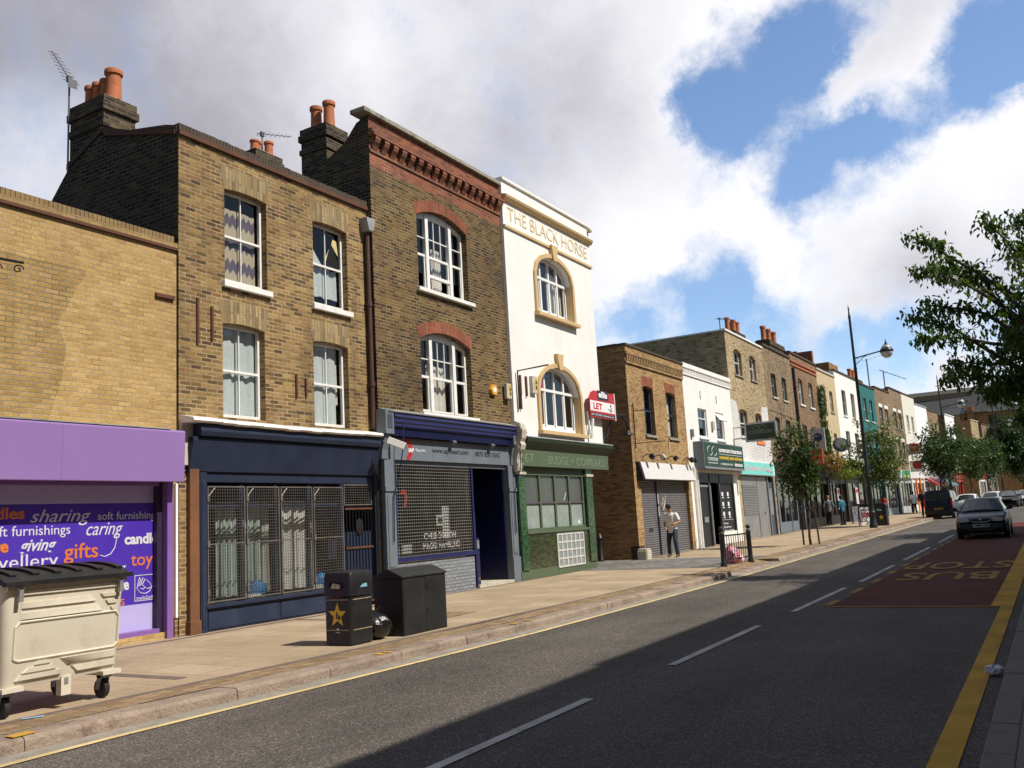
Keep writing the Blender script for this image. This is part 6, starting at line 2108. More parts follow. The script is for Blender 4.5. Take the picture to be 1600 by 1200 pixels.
SG = mat('sign_grey', (.50, .50, .52), .5, var=.1)
hang('grey pub sign with a dark blue roundel above the red board', 54.6, 4.75, .80, 1.35, SG, mat('sign_blue', (.03, .04, .16), .5))
hang('red board with white lettering over the dark pub front', 53.0, 3.9, 1.05, .90, mat('red_board', (.62, .05, .035), .5), None, .1, 'KARAOKE')
hang('oval blue sign topped by a red strip on the cream house', 60.0, 4.9, 1.0, .9, mat('sign_blue2', (.10, .16, .32), .5), T_WHITE, .3, shape='round')
hang('grey square sign with a red mark on the pale rendered house', 86.6, 5.6, 1.3, .95, SG, RED_P, .3)
hang('white square sign with a red crescent mark lower on the pale house', 87.4, 4.1, 1.2, 1.0, WHITE_N, RED_P, .3)

# hanging flower baskets on the pub front
def leaves(name, pts, size, m, parent=None, droop=.5, seed=0, aspect=.48):
    """one mesh of folded leaf faces; pts is an array of leaf base points, optional per-leaf direction"""
    rng = np.random.default_rng(seed)
    n = len(pts)
    P = np.asarray(pts, float)
    th = rng.uniform(0, 2*math.pi, n)
    el = rng.normal(-droop, .45, n)
    d = np.stack([np.cos(th)*np.cos(el), np.sin(th)*np.cos(el), np.sin(el)], 1)
    up_ = np.tile(np.array([[0, 0, 1.0]]), (n, 1))+rng.normal(0, .35, (n, 3))
    s = np.cross(d, up_)
    s /= np.linalg.norm(s, axis=1, keepdims=True)+1e-9
    nn = np.cross(s, d)
    L = size*rng.uniform(.6, 1.25, n)[:, None]
    Wd = L*aspect*.5
    a = P
    m_ = P+d*L*.5-nn*L*.06
    tip = P+d*L-nn*L*.22
    l = P+d*L*.42+s*Wd
    r_ = P+d*L*.42-s*Wd
    V = np.stack([a, l, tip, r_], 1).reshape(-1, 3)
    me = bpy.data.meshes.new(name)
    me.vertices.add(4*n)
    me.vertices.foreach_set('co', V.ravel())
    me.loops.add(4*n)
    me.loops.foreach_set('vertex_index', np.arange(4*n))
    me.polygons.add(n)
    me.polygons.foreach_set('loop_start', np.arange(n)*4)
    me.polygons.foreach_set('loop_total', np.full(n, 4))
    me.materials.append(m)
    me.update()
    me.validate()
    o = bpy.data.objects.new(name, me)
    COL.objects.link(o)
    if parent is not None:
        o.parent = parent
    return o


def basket(label, loc, sc, m, seed):
    h = thing('hanging_basket', label, 'plant', loc, 0)
    MB().use(BARK).lathe([(.05, -.25), (.22, -.15), (.28, 0)], (0, 0, 0), 10).build('pot', None, h)
    rng = np.random.default_rng(seed)
    p = rng.normal(0, 1, (700, 3))
    p /= np.linalg.norm(p, axis=1, keepdims=True)
    p *= np.array([.75, .75, .60])*sc*rng.uniform(.3, 1, (700, 1))**.5
    p[:, 2] -= .12*sc
    leaves('foliage', p, .18*sc, m, h, .6, seed)
    return h


LEAF_Y = leafmat('yellow_green_leaf', (.10, .16, .025), (.20, .24, .05), .35)
LEAF_R = leafmat('russet_leaf', (.16, .07, .03), (.20, .13, .04), .3)
basket('russet and green hanging basket over the dark pub front', (-11.3, 57.2, 4.3), 1.0, LEAF_R, 1)
basket('large yellow green hanging basket beside the russet one', (-11.0, 59.4, 4.0), 1.2, LEAF_Y, 2)
basket('trailing yellow green basket nearer the street lamp', (-10.9, 62.0, 4.05), 1.0, LEAF_Y, 3)
cr = thing('creeper', 'green creeper climbing the joint between ruddy and cream houses', 'plant', (-12.0, 58.9, 0))
rng = np.random.default_rng(4)
zz = rng.uniform(4.4, 9.2, 1700)
pp = np.stack([rng.uniform(0, .35, 1700), rng.normal(.15, .30, 1700)*(1.25-.1*(zz-4.4)), zz], 1)
leaves('foliage', pp, .17, LEAF_M, cr, .7, 4)
MB().use(BARK).tube([(.03, 0, .4), (.05, .1, 3), (.04, -.05, 6), (.04, .05, 9)], .03, 5).build('stem', None, cr)

# litter
pb = MB().use(WHITE_N)
rnd = random.Random(3)
bm = bmesh.new()
bmesh.ops.create_icosphere(bm, subdivisions=3, radius=.07)
for v in bm.verts:
    k_ = rnd.uniform(.62, 1.12)
    v.co = Vector((v.co.x*1.25, v.co.y, v.co.z*.72))*k_
me = bpy.data.meshes.new('crumpled_paper')
bm.to_mesh(me)
bm.free()
me.materials.append(mat('crumpled_film', (.60, .62, .63), .3, var=.2, scale=20))
o = bpy.data.objects.new('crumpled_paper', me)
COL.objects.link(o)
o.location = (-.66, 9.45, .05)
tag(o, 'crumpled clear plastic litter against the near kerb', 'litter')
o = MB().use(mat('blue_paper', (.25, .5, .72), .6)).box(-.09, .09, -.015, .015, 0, .004).build('litter_strip', None)
o.location = (-8.1, 5.02, PVD+.008)
o.rotation_euler = (0, 0, R(60))
tag(o, 'thin pale blue paper strip on the paving below the cream bin', 'litter')
# yellow paint daubs on the kerb
mb = MB().use(YB)
for y_, a in ((4.55, .10), (8.9, .05), (9.05, .03), (11.9, .06), (12.3, .05), (17.8, .05), (27.3, .08)):
    mb.box(kx(y_)-.155, kx(y_)-.03, y_-a, y_+a, zr(y_)+PVD+.004, zr(y_)+PVD+.0075)
tag(mb.build('kerb_marking', None), kind='structure')

# ================================================================== trees
def limb(mb, p0, p1, r0, r1, rnd, n=5, wob=.08):
    p0, p1 = Vector(p0), Vector(p1)
    L = (p1-p0).length
    pts = [p0]
    for i in range(1, n):
        t = i/n
        pts.append(p0.lerp(p1, t)+Vector((rnd.gauss(0, 1), rnd.gauss(0, 1), rnd.gauss(0, .6)))*wob*L*.35+Vector((0, 0, .10*L*math.sin(math.pi*t))))
    pts.append(p1)
    mb.tube(pts, [r0+(r1-r0)*i/n for i in range(n+1)], 7)
    return pts


def tree(label, loc, trunk_h, crown_c, crown_r, m, nl, leaf, seed, lean=(0, 0), r=.06, group='young street trees along the left pavement', nlimb=9, sprays=26, fill=.35, droop=.5, tips=None, posts=False):
    rnd = random.Random(seed)
    rng = np.random.default_rng(seed)
    t = thing('street_tree', label, 'tree', loc, 0, group)
    mb = MB().use(BARK)
    top = Vector((lean[0], lean[1], trunk_h))
    limb(mb, (0, 0, -.05), top, r, r*.7, rnd, 6, .05)
    cc, cr_ = Vector(crown_c), Vector(crown_r)
    ends = []
    twigs = []
    dirs = []
    for k in range(nlimb):
        a = k*2.399+rnd.random()*.5
        z = 1-2*(k+.5)/nlimb
        q = math.sqrt(max(0, 1-z*z))
        dirs.append(Vector((q*math.cos(a), q*math.sin(a), z*.9+.1)))
    for dv in dirs:
        e = cc+Vector((dv.x*cr_.x, dv.y*cr_.y, dv.z*cr_.z))*rnd.uniform(.72, .95)
        pts = limb(mb, top.lerp(cc, rnd.uniform(0, .35)), e, r*.55, r*.12, rnd, 6, .12)
        twigs.append(pts)
    if tips:
        for e in tips:
            pts = limb(mb, top.lerp(cc, rnd.uniform(.1, .6)), Vector(e), r*.5, r*.06, rnd, 8, .06)
            twigs.append(pts)
            twigs.append(pts[4:])
            twigs.append(pts[5:])
    # secondary sprays
    base = [p for tw in twigs[:nlimb] for p in tw[2:]]
    for k in range(sprays):
        p = rnd.choice(base)
        dv = Vector((rnd.gauss(0, 1), rnd.gauss(0, 1), rnd.gauss(0.1, .7))).normalized()
        e = p+Vector((dv.x*cr_.x, dv.y*cr_.y, dv.z*cr_.z))*rnd.uniform(.28, .6)
        q = e-cc
        f = math.sqrt((q.x/cr_.x)**2+(q.y/cr_.y)**2+(q.z/cr_.z)**2)
        if f > 1.25:
            e = cc+q/f*rnd.uniform(.95, 1.25)
        twigs.append(limb(mb, p, e, r*.16, r*.05, rnd, 4, .1))
    mb.build('trunk', None, t, smooth=True, fix=False)
    # leaves hang in bunches along the twigs, thinning inwards
    P = []
    per = max(4, int(nl*(1-fill)/len(twigs)))
    for tw in twigs:
        A = np.array([list(p) for p in tw])
        seg = rng.uniform(.15, 1.0, per)**.7*(len(A)-1)
        i = np.minimum(seg.astype(int), len(A)-2)
        f = (seg-i)[:, None]
        q = A[i]*(1-f)+A[i+1]*f
        P.append(q+rng.normal(0, 1, (per, 3))*leaf*np.array([.8, .8, .65]))
    nf = int(nl*fill)
    ncl = max(10, nf//30)
    cen = rng.normal(0, 1, (ncl, 3))
    cen /= np.linalg.norm(cen, axis=1, keepdims=True)
    cen = np.array(cc)+cen*np.array(cr_)*rng.uniform(.25, .95, (ncl, 1))
    q = cen[rng.integers(0, ncl, nf)]+rng.normal(0, 1, (nf, 3))*np.array(cr_)*.13
    P.append(q)
    leaves('crown', np.concatenate(P), leaf, m, t, droop, seed)
    return t


t1 = tree('young street tree with a wedge shaped dark crown between two stakes', (-7.85, 34.4, zr(34)+PVD), 1.5, (-.15, -.25, 3.05), (.95, 1.0, 1.75), LEAF_M, 3600, .16, 11, (.05, .1), .05, nlimb=13, sprays=80, fill=.18)
for dy_, lab in ((-.42, 'upright timber stake on the camera side of the staked young tree'), (.45, 'leaning timber stake on the far side of the staked young tree')):
    sk = thing('tree_stake', lab, 'stake', (-7.82+.28*math.copysign(1, dy_), 34.4, zr(34)+PVD), 0)
    MB().use(BARK).tube([(0, 0, -.05), (-.03, -dy_*.3, 1.5)], .035, 7).build('post', None, sk)
    MB().use(BLACKM).box(-.05, -.01, min(-dy_*.9, 0), max(-dy_*.9, 0), 1.36, 1.42).build('tie_strap', None, sk)
tree('second young street tree with a light airy crown beside the litter bin', (-8.05, 53.4, zr(53)+PVD), 2.0, (.05, 0, 3.85), (1.7, 1.8, 2.15), LEAF_L, 4200, .20, 12, (.05, -.3), .075, nlimb=14, sprays=85, fill=.15)
tree('third street tree with a full rounded crown in front of the white houses', (tx(81)-.3, 81.0, zr(81)+PVD), 2.5, (.3, 0, 5.0), (2.1, 2.4, 2.65), LEAF_M, 6000, .27, 13, (.1, 0), .10, nlimb=14, sprays=85, fill=.2)
tree('fourth street tree, small and pale, farther along the kerb', (tx(98)-.3, 98.0, zr(98)+PVD), 2.4, (0, 0, 4.8), (2.0, 2.8, 2.3), LEAF_M, 5000, .28, 14, (.05, 0), .09, sprays=34, fill=.45)
tree('fifth street tree, bushy, near the bend of the street', (tx(110)-.3, 110.0, zr(110)+PVD), 2.4, (0, 0, 4.8), (2.0, 3.0, 2.5), LEAF_M, 4800, .30, 15, (.05, 0), .09, sprays=34, fill=.45)
tree('broad dark tree on the pavement where the street bends', (tx(134)-.4, 134.0, zr(134)+PVD), 2.8, (-.9, 0, 7.0), (2.8, 3.2, 4.4), LEAF_K, 11000, .40, 16, (.1, 0), .16, sprays=70, fill=.55)
T = [(-3.13, .2, 7.48), (-3.07, -.3, 6.56), (-3.02, .4, 5.88), (-3.37, 0, 5.65), (-3.22, -.5, 4.96), (-2.67, .5, 4.45), (-2.76, -.2, 4.08), (-2.08, .6, 3.76), (-1.6, 0, 7.55), (-1.0, .4, 7.55), (-2.17, .6, 6.68), (-1.77, -.6, 3.83), (-1.38, .2, 3.1), (-2.8, .8, 6.9)]
ct = tree('big dark cherry tree reaching over the road from the near pavement', (1.05, 21.8, PVD), 2.1, (.35, 0, 5.0), (2.35, 2.6, 2.45), LEAF_D, 34000, .155, 21, (.0, 0), .16, group=None, nlimb=18, sprays=150, fill=.30, droop=.8, tips=T)
ct.name = 'cherry_tree'
tree('dark tree shading the farther road surface from the near pavement', (1.4, 41.5, zr(41)+PVD), 2.2, (-.6, 0, 5.6), (2.6, 3.0, 2.6), LEAF_D, 9000, .20, 22, (0, 0), .15, group=None, nlimb=13, sprays=60, fill=.45)

# ================================================================== vehicles (local: +y is forward, wheels on z = 0)
TYRE = mat('tyre', (.018, .018, .018), .75, var=.2)
RIM = mat('wheel_rim', (.38, .38, .39), .35, metal=.7, var=.1)
CGLASS = mat('car_glass', (.022, .026, .028), .06, var=.1, spec=.5)
TRIM = mat('black_trim', (.015, .015, .016), .5)
LAMPC = mat('headlight_lens', (.50, .52, .53), .08, var=.15, scale=20, spec=.8)
LAMPR = mat('tail_light', (.42, .012, .012), .2, spec=.7)
AMBER = mat('indicator_lens', (.62, .22, .03), .2, spec=.7)
CHROME = mat('chrome_strip', (.55, .55, .55), .2, metal=.9)


def car(label, loc, rz, paint, st, gh, wheel=(1.28, -1.28), wr=.30, kind='car', name='parked_car', plate=('', ''), van=False, group=None, detail=True):
    c_ = thing(name, label, kind, loc, rz, group)
    n = len(st)
    rings = []
    for y, zb, zs, w in st:
        h = [(0, zb), (w*.86, zb), (w*.97, zb+.10), (w, zb+.28), (w*.995, zs-.20), (w*.97, zs-.06), (w*.88, zs), (w*.5, zs+.025), (0, zs+.03)]
        rings.append([(x_, y, z_) for x_, z_ in h]+[(-x_, y, z_) for x_, z_ in h[-2:0:-1]])
    m_ = len(rings[0])
    vs = [p for r_ in rings for p in r_]
    fs = [(i*m_+k, i*m_+(k+1) % m_, (i+1)*m_+(k+1) % m_, (i+1)*m_+k) for i in range(n-1) for k in range(m_)]+[tuple(range(m_)), tuple(range((n-1)*m_, n*m_))]
    mb = MB().use(paint).raw(vs, fs)
    # greenhouse shell
    (ywb, zwb), (yrf, zrf), (yrr, zrr), (yrb, zrb), wb_, wt = gh
    q = [(ywb, zwb-.03, wb_), (yrf, zrf, wt), ((yrf+yrr)/2, zrf+.025, wt*1.01), (yrr, zrr, wt), (yrb, zrb-.03, wb_*.98)]
    top = []
    for y, z_, w in q:
        top.append([(-w, y, z_), (-w*.6, y, z_+.03), (0, y, z_+.04), (w*.6, y, z_+.03), (w, y, z_)])
    for a, b_ in zip(top, top[1:]):
        mb.strip(a, b_)
    base = [(ywb, zwb-.03), ((yrf+yrr)/2, zwb-.06), (yrb, zrb-.03)]
    for s_ in (-1, 1):
        mb.poly([(s_*wb_, ywb, zwb-.03), (s_*wt, yrf, zrf), (s_*wt*1.01, (yrf+yrr)/2, zrf+.025), (s_*wt, yrr, zrr), (s_*wb_*.98, yrb, zrb-.03)])
    mb.use(TRIM)
    for wy in wheel:
        for s_ in (-1, 1):
            w = max(r_[3] for r_ in st)
            mb.tube([(s_*(w-.16), wy, wr), (s_*(w+.004), wy, wr)], wr*1.17, 22)
    mb.box(-.6, .6, st[0][0]+.2, st[-1][0]-.2, .16, .3)
    body = mb.build('body', None, c_, smooth=True, auto=32)

    def glassq(pts, nm, par, inset=.06, off=.008):
        P = [Vector(p) for p in pts]
        cc = sum(P, Vector())/len(P)
        Q = []
        for p in P:
            d = cc-p
            Q.append(p+d*min(.4, inset/max(d.length, 1e-3)*1.4))
        nrm = (Q[1]-Q[0]).cross(Q[2]-Q[0]).normalized()
        if nrm.dot(cc-Vector((0, (yrf+yrr)/2, .9))) < 0:
            nrm = -nrm
        return MB().use(CGLASS).poly([p+nrm*off for p in Q]).build(nm, None, par, fix=False)

    L_ = lambda a, b_, t: tuple(Vector(a).lerp(Vector(b_), t))
    a0, a1 = (-wb_*.99, ywb, zwb), (wb_*.99, ywb, zwb)
    b0, b1 = (-wt, yrf, zrf), (wt, yrf, zrf)
    mbg = MB().use(mat('windscreen_glass', (.10, .108, .112), .08, var=.35, scale=2.5, spec=.5))
    A = [L_(L_(a0, a1, .05+.9*t), L_(b0, b1, .05+.9*t), .04) for t in [i/8 for i in range(9)]]
    B = [L_(L_(a0, a1, .05+.9*t), L_(b0, b1, .05+.9*t), .93) for t in [i/8 for i in range(9)]]
    lift = [.05*(1-abs(2*i/8-1)**2.2)+.012 for i in range(9)]
    mbg.strip([(p[0], p[1]+l*.6, p[2]+l) for p, l in zip(A, lift)], [(p[0], p[1]+l*.6, p[2]+l) for p, l in zip(B, lift)])
    mbg.build('windscreen', None, c_, smooth=True, fix=False)
    a0, a1 = (-wb_*.97, yrb, zrb), (wb_*.97, yrb, zrb)
    b0, b1 = (-wt, yrr, zrr), (wt, yrr, zrr)
    sgn = -1
    if van:
        for lo, hi in ((.06, .47), (.53, .94)):
            MB().use(CGLASS).poly([(p[0], p[1]-.045, p[2]+.01) for p in (L_(L_(a0, a1, lo), L_(b0, b1, lo), .12), L_(L_(a0, a1, hi), L_(b0, b1, hi), .12), L_(L_(a0, a1, hi), L_(b0, b1, hi), .86), L_(L_(a0, a1, lo), L_(b0, b1, lo), .86))]).build('rear_window', None, c_, fix=False)
    else:
        A = [L_(L_(a0, a1, .07+.86*t), L_(b0, b1, .07+.86*t), .10) for t in [i/8 for i in range(9)]]
        B = [L_(L_(a0, a1, .07+.86*t), L_(b0, b1, .07+.86*t), .90) for t in [i/8 for i in range(9)]]
        MB().use(CGLASS).strip([(p[0], p[1]-l*.6, p[2]+l) for p, l in zip(A, lift)], [(p[0], p[1]-l*.6, p[2]+l) for p, l in zip(B, lift)]).build('rear_window', None, c_, smooth=True, fix=False)
    for s_ in (-1, 1):
        ym = (yrf+yrr)/2+.05
        zb0 = zwb+.02
        glassq([(s_*wb_, ywb-.12, zb0), (s_*wt, yrf-.03, zrf-.02), (s_*wt*1.01, ym+.03, zrf), (s_*wb_, ym+.03, zb0)], 'side_window', c_, .05, .012)
        glassq([(s_*wb_, ym-.03, zb0), (s_*wt*1.01, ym-.03, zrf), (s_*wt, yrr+.04, zrr-.02), (s_*wb_*.98, yrb+.10, zb0)], 'side_window', c_, .05, .012)
    wmx = max(r_[3] for r_ in st)
    for wy in wheel:
        for s_ in (-1, 1):
            w = MB().use(TYRE).tube([(s_*(wmx-.19), wy, wr), (s_*(wmx+.006), wy, wr)], wr, 22).build('wheel', None, c_, bevel=.02)
            MB().use(RIM).tube([(s_*(wmx-.1), wy, wr), (s_*(wmx+.012), wy, wr)], wr*.62, 16).build('rim', None, w, bevel=.01)
    yf, yr = st[-1][0], st[0][0]
    if detail:
        for s_ in (-1, 1):
            mi = MB().use(TRIM if not van else paint).prism([(s_*(wmx-.08), zwb+.02), (s_*(wmx+.16), zwb+.05), (s_*(wmx+.17), zwb+.19), (s_*(wmx+.02), zwb+.18)], 'y', ywb-.42, ywb-.30).build('door_mirror', None, c_, bevel=.02)
    return c_, body


def rear_lights(c_, y, w, z0, z1, wd=.12, plate=None, pm=YELL_P, pz=.62):
    for s_ in (-1, 1):
        MB().use(LAMPR).prism([(s_*w, z0), (s_*w, z1), (s_*(w-wd), z1), (s_*(w-wd), z0)], 'y', y-.03, y+.12).build('tail_light', None, c_, bevel=.015)
    p_ = MB().use(pm).box(-.26, .26, y-.035, y-.02, pz, pz+.11).build('number_plate', None, c_)
    if plate:
        text(plate, (-.22, y-.038, pz+.025), .07, T_BLACK, p_, rot=(R(90), 0, 0), width=.44, bold=.004)
    return p_


def paint(nm, col, rough=.38, coat=.08):
    return mat(nm, col, rough, var=.05, scale=1.5, coat=coat, spec=.22, dirt=.12, dirtcol=tuple(x*.6+.03 for x in col))


SED = [(-2.10, .42, .72, .72), (-2.05, .30, .88, .79), (-1.5, .22, .95, .835), (-.6, .18, .95, .845), (.5, .18, .93, .845), (1.05, .19, .90, .84), (1.6, .22, .82, .82), (1.95, .24, .74, .785), (2.08, .28, .66, .73), (2.12, .36, .56, .68)]
GHS = ((1.02, .93), (.30, 1.375), (-.95, 1.37), (-1.72, .97), .74, .56)
BLU = paint('teal_blue_car_paint', (.008, .032, .062))
yb = 39.3
bc, body = car('dark blue hatchback with its headlights towards the camera in the bus lane', (-2.36, 38.7, zr(38)), R(180), BLU, SED, GHS, name='blue_car')
for s_ in (-1, 1):
    h_ = MB().use(LAMPC).prism([(s_*.36, .60), (s_*.40, .73), (s_*.70, .72), (s_*.71, .61), (s_*.60, .585)], 'y', 1.98, 2.135).build('headlight', None, bc, bevel=.012)
    MB().use(AMBER).prism([(s_*.715, .61), (s_*.705, .71), (s_*.775, .70), (s_*.77, .62)], 'y', 1.9, 2.06).build('indicator', None, h_, bevel=.01)
mb = MB().use(CHROME)
gp = [(-.36, .70), (-.30, .605), (-.18, .575), (.18, .575), (.30, .605), (.36, .70)]
for a, b_ in zip(gp, gp[1:]):
    mb.tube([(a[0], 2.135, a[1]), (b_[0], 2.135, b_[1])], .017, 6)
mb.use(TRIM).prism([(-.33, .69), (-.28, .615), (-.17, .59), (.17, .59), (.28, .615), (.33, .69)], 'y', 2.0, 2.125)
mb.use(CHROME).ball((0, 2.135, .665), (.05, .01, .03), 8, 5)
mb.build('grille', None, bc)
mb = MB().use(mat('dark_bumper', (.012, .02, .032), .45, var=.1)).prism([(1.86, .22), (2.15, .26), (2.20, .36), (2.19, .52), (2.10, .56), (1.86, .56)], 'x', -.70, .70)
for s_ in (-1, 1):
    mb.prism([(1.70, .22), (1.95, .24), (2.05, .36), (2.04, .52), (1.95, .56), (1.70, .56)], 'x', s_*.70, s_*.81)
mb.use(TRIM).box(-.45, .45, 2.17, 2.205, .27, .34)
mb.build('bumper', None, bc, bevel=.02)
p_ = MB().use(mat('plate_white', (.62, .62, .58), .5)).box(-.26, .26, 2.20, 2.212, .40, .51).build('number_plate', None, bc)
text('N480 OGJ', (.22, 2.214, .425), .07, T_BLACK, p_, rot=(R(90), 0, R(180)), width=.44, bold=.004)
mb = MB().use(TRIM).tube([(-.5, 1.07, .965), (.1, 1.10, .985)], .012, 5).tube([(.05, 1.07, .975), (.62, 1.08, .965)], .012, 5)
mb.use(mat('tax_disc', (.6, .65, .7), .5)).obox((.42, .78, 1.12), (.05, 0, 0), (0, .04, -.03), (0, .002, .003))
mb.build('wiper', None, bc)
mb = MB().use(TRIM).ball((-.3, .2, 1.05), (.2, .1, .22), 8, 6).ball((.33, .2, 1.05), (.2, .1, .22), 8, 6)
mb.build('head_rest', None, bc)

VANS = [(-2.08, .45, 1.0, .78), (-2.06, .30, 1.06, .84), (-1.2, .22, 1.08, .855), (.3, .2, 1.06, .855), (1.2, .2, 1.0, .85), (1.7, .22, .90, .82), (2.05, .28, .75, .76), (2.1, .38, .6, .7)]
VANG = ((1.35, 1.02), (.72, 1.78), (-1.92, 1.80), (-2.05, 1.06), .82, .70)
vn, body = car('dark navy van seen from behind beside the standing bicycle', (-6.40, 66.6, zr(66)), R(-2), paint('navy_van_paint', (.012, .016, .045)), VANS, VANG, (1.3, -1.35), .32, 'van', 'navy_van', van=True)
rear_lights(vn, -2.09, .86, .80, 1.32, .11, 'LT05 XVH', YELL_P, .60)
MB().use(TRIM).box(-.84, .84, -2.15, -2.0, .30, .55).build('bumper', None, vn, bevel=.02)
MB().use(LAMPR).box(-.12, .12, -2.0, -1.93, 1.80, 1.84).build('brake_light', None, vn)
MB().use(TRIM).box(-.008, .008, -2.105, -2.085, .6, 1.75).box(-.2, -.05, -2.11, -2.09, .98, 1.02).build('rear_door', None, vn)


def simple(label, loc, rz, p_, back=True, grp='queue of cars beyond the navy van'):
    c_, b_ = car(label, loc, rz, p_, SED, GHS, name='distant_car', group=grp)
    rear_lights(c_, -2.10, .79, .70, .92, .14, None, YELL_P, .55)
    MB().use(TRIM).box(-.76, .76, -2.16, -2.0, .32, .52).build('bumper', None, c_, bevel=.02)
    for s_ in (-1, 1):
        MB().use(LAMPC).prism([(s_*.40, .60), (s_*.42, .72), (s_*.72, .71), (s_*.72, .61)], 'y', 1.98, 2.13).build('headlight', None, c_)
    return c_


simple('white hatchback just ahead of the navy van', (-5.65, 78.0, zr(78)), R(-2), paint('white_car_paint', (.72, .72, .72)))
simple('silver car halfway up the queue ahead of the white hatchback', (-4.75, 92.5, zr(92)), R(-4), paint('silver_car_paint', (.42, .44, .46)))
simple('white car farther up the queue by the shop awnings', (-5.2, 106.5, zr(106)), R(-6), paint('white_car_paint', (.72, .72, .72)))
simple('near black car facing this way beyond the blue hatchback', (-3.45, 93.0, zr(93)), R(176), paint('black_car_paint', (.012, .012, .014)))
simple('charcoal car facing this way behind the near black one', (-2.85, 101.5, zr(101)), R(174), paint('charcoal_car_paint', (.03, .032, .035)))
simple('pale green car beside the near black and charcoal cars', (-2.05, 97.0, zr(97)), R(175), paint('pale_green_car_paint', (.42, .50, .46)))
simple('dark grey car between silver and black cars', (-4.0, 104.0, zr(104)), R(-5), paint('grey_car_paint', (.09, .11, .13)))


# ================================================================== people (local: facing +y)
def remesh(o, vox, smooth_it=2):
    md = o.modifiers.new('remesh', 'REMESH')
    md.mode = 'VOXEL'
    md.voxel_size = vox
    md.use_smooth_shade = True
    ms = o.modifiers.new('smooth', 'SMOOTH')
    ms.factor = .5
    ms.iterations = smooth_it
    bpy.context.view_layer.update()
    dg = bpy.context.evaluated_depsgraph_get()
    me = bpy.data.meshes.new_from_object(o.evaluated_get(dg))
    o.modifiers.clear()
    me.name = o.name
    o.data = me
    return o


def rings(mb, lst, n=16):
    """closed loft of ellipses: (x, y, z, rx, ry)"""
    vs = [(x+rx*math.cos(2*math.pi*k/n), y+ry*math.sin(2*math.pi*k/n), z) for x, y, z, rx, ry in lst for k in range(n)]
    m = len(lst)
    fs = [(i*n+k, i*n+(k+1) % n, (i+1)*n+(k+1) % n, (i+1)*n+k) for i in range(m-1) for k in range(n)]+[tuple(range(n-1, -1, -1)), tuple(range((m-1)*n, m*n))]
    return mb.raw(vs, fs)


SKIN = mat('skin', (.36, .19, .12), .55, var=.05)
SKIN_P = mat('pale_skin', (.55, .34, .26), .55, var=.05)
HAIR_B = mat('black_hair', (.012, .010, .009), .5, var=.3)
HAIR_F = mat('fair_hair', (.30, .17, .08), .6, var=.3)
EYE = mat('eye', (.02, .015, .012), .2)


def hand(mb, w, d, side, up_=Vector((0, 0, 1)), curl=.5):
    """palm, four fingers of different lengths and a side thumb; w wrist, d forearm direction"""
    w, d = Vector(w), Vector(d).normalized()
    s = d.cross(up_)
    s = (s if s.length > 1e-3 else Vector((1, 0, 0))).normalized()*side
    nrm = s.cross(d).normalized()*side
    mb.tube([w-d*.02, w+d*.04, w+d*.085], [.022, .036, .032], 8)
    for k, (o_, L) in enumerate(((-.030, .062), (-.010, .072), (.010, .068), (.029, .052))):
        p0 = w+d*.08+s*o_
        p1 = p0+(d*(1-curl*.3)-nrm*curl*.4)*L*.5
        p2 = p1+(d*(1-curl)-nrm*curl)*L*.5
        mb.tube([p0-d*.015, p0, p1, p2], [.010, .0095, .009, .0075], 6)
    p0 = w+d*.03-s*.033
    mb.tube([p0, p0-s*.022+d*.028-nrm*.01, p0-s*.026+d*.06-nrm*.022], [.012, .0105, .008], 6)


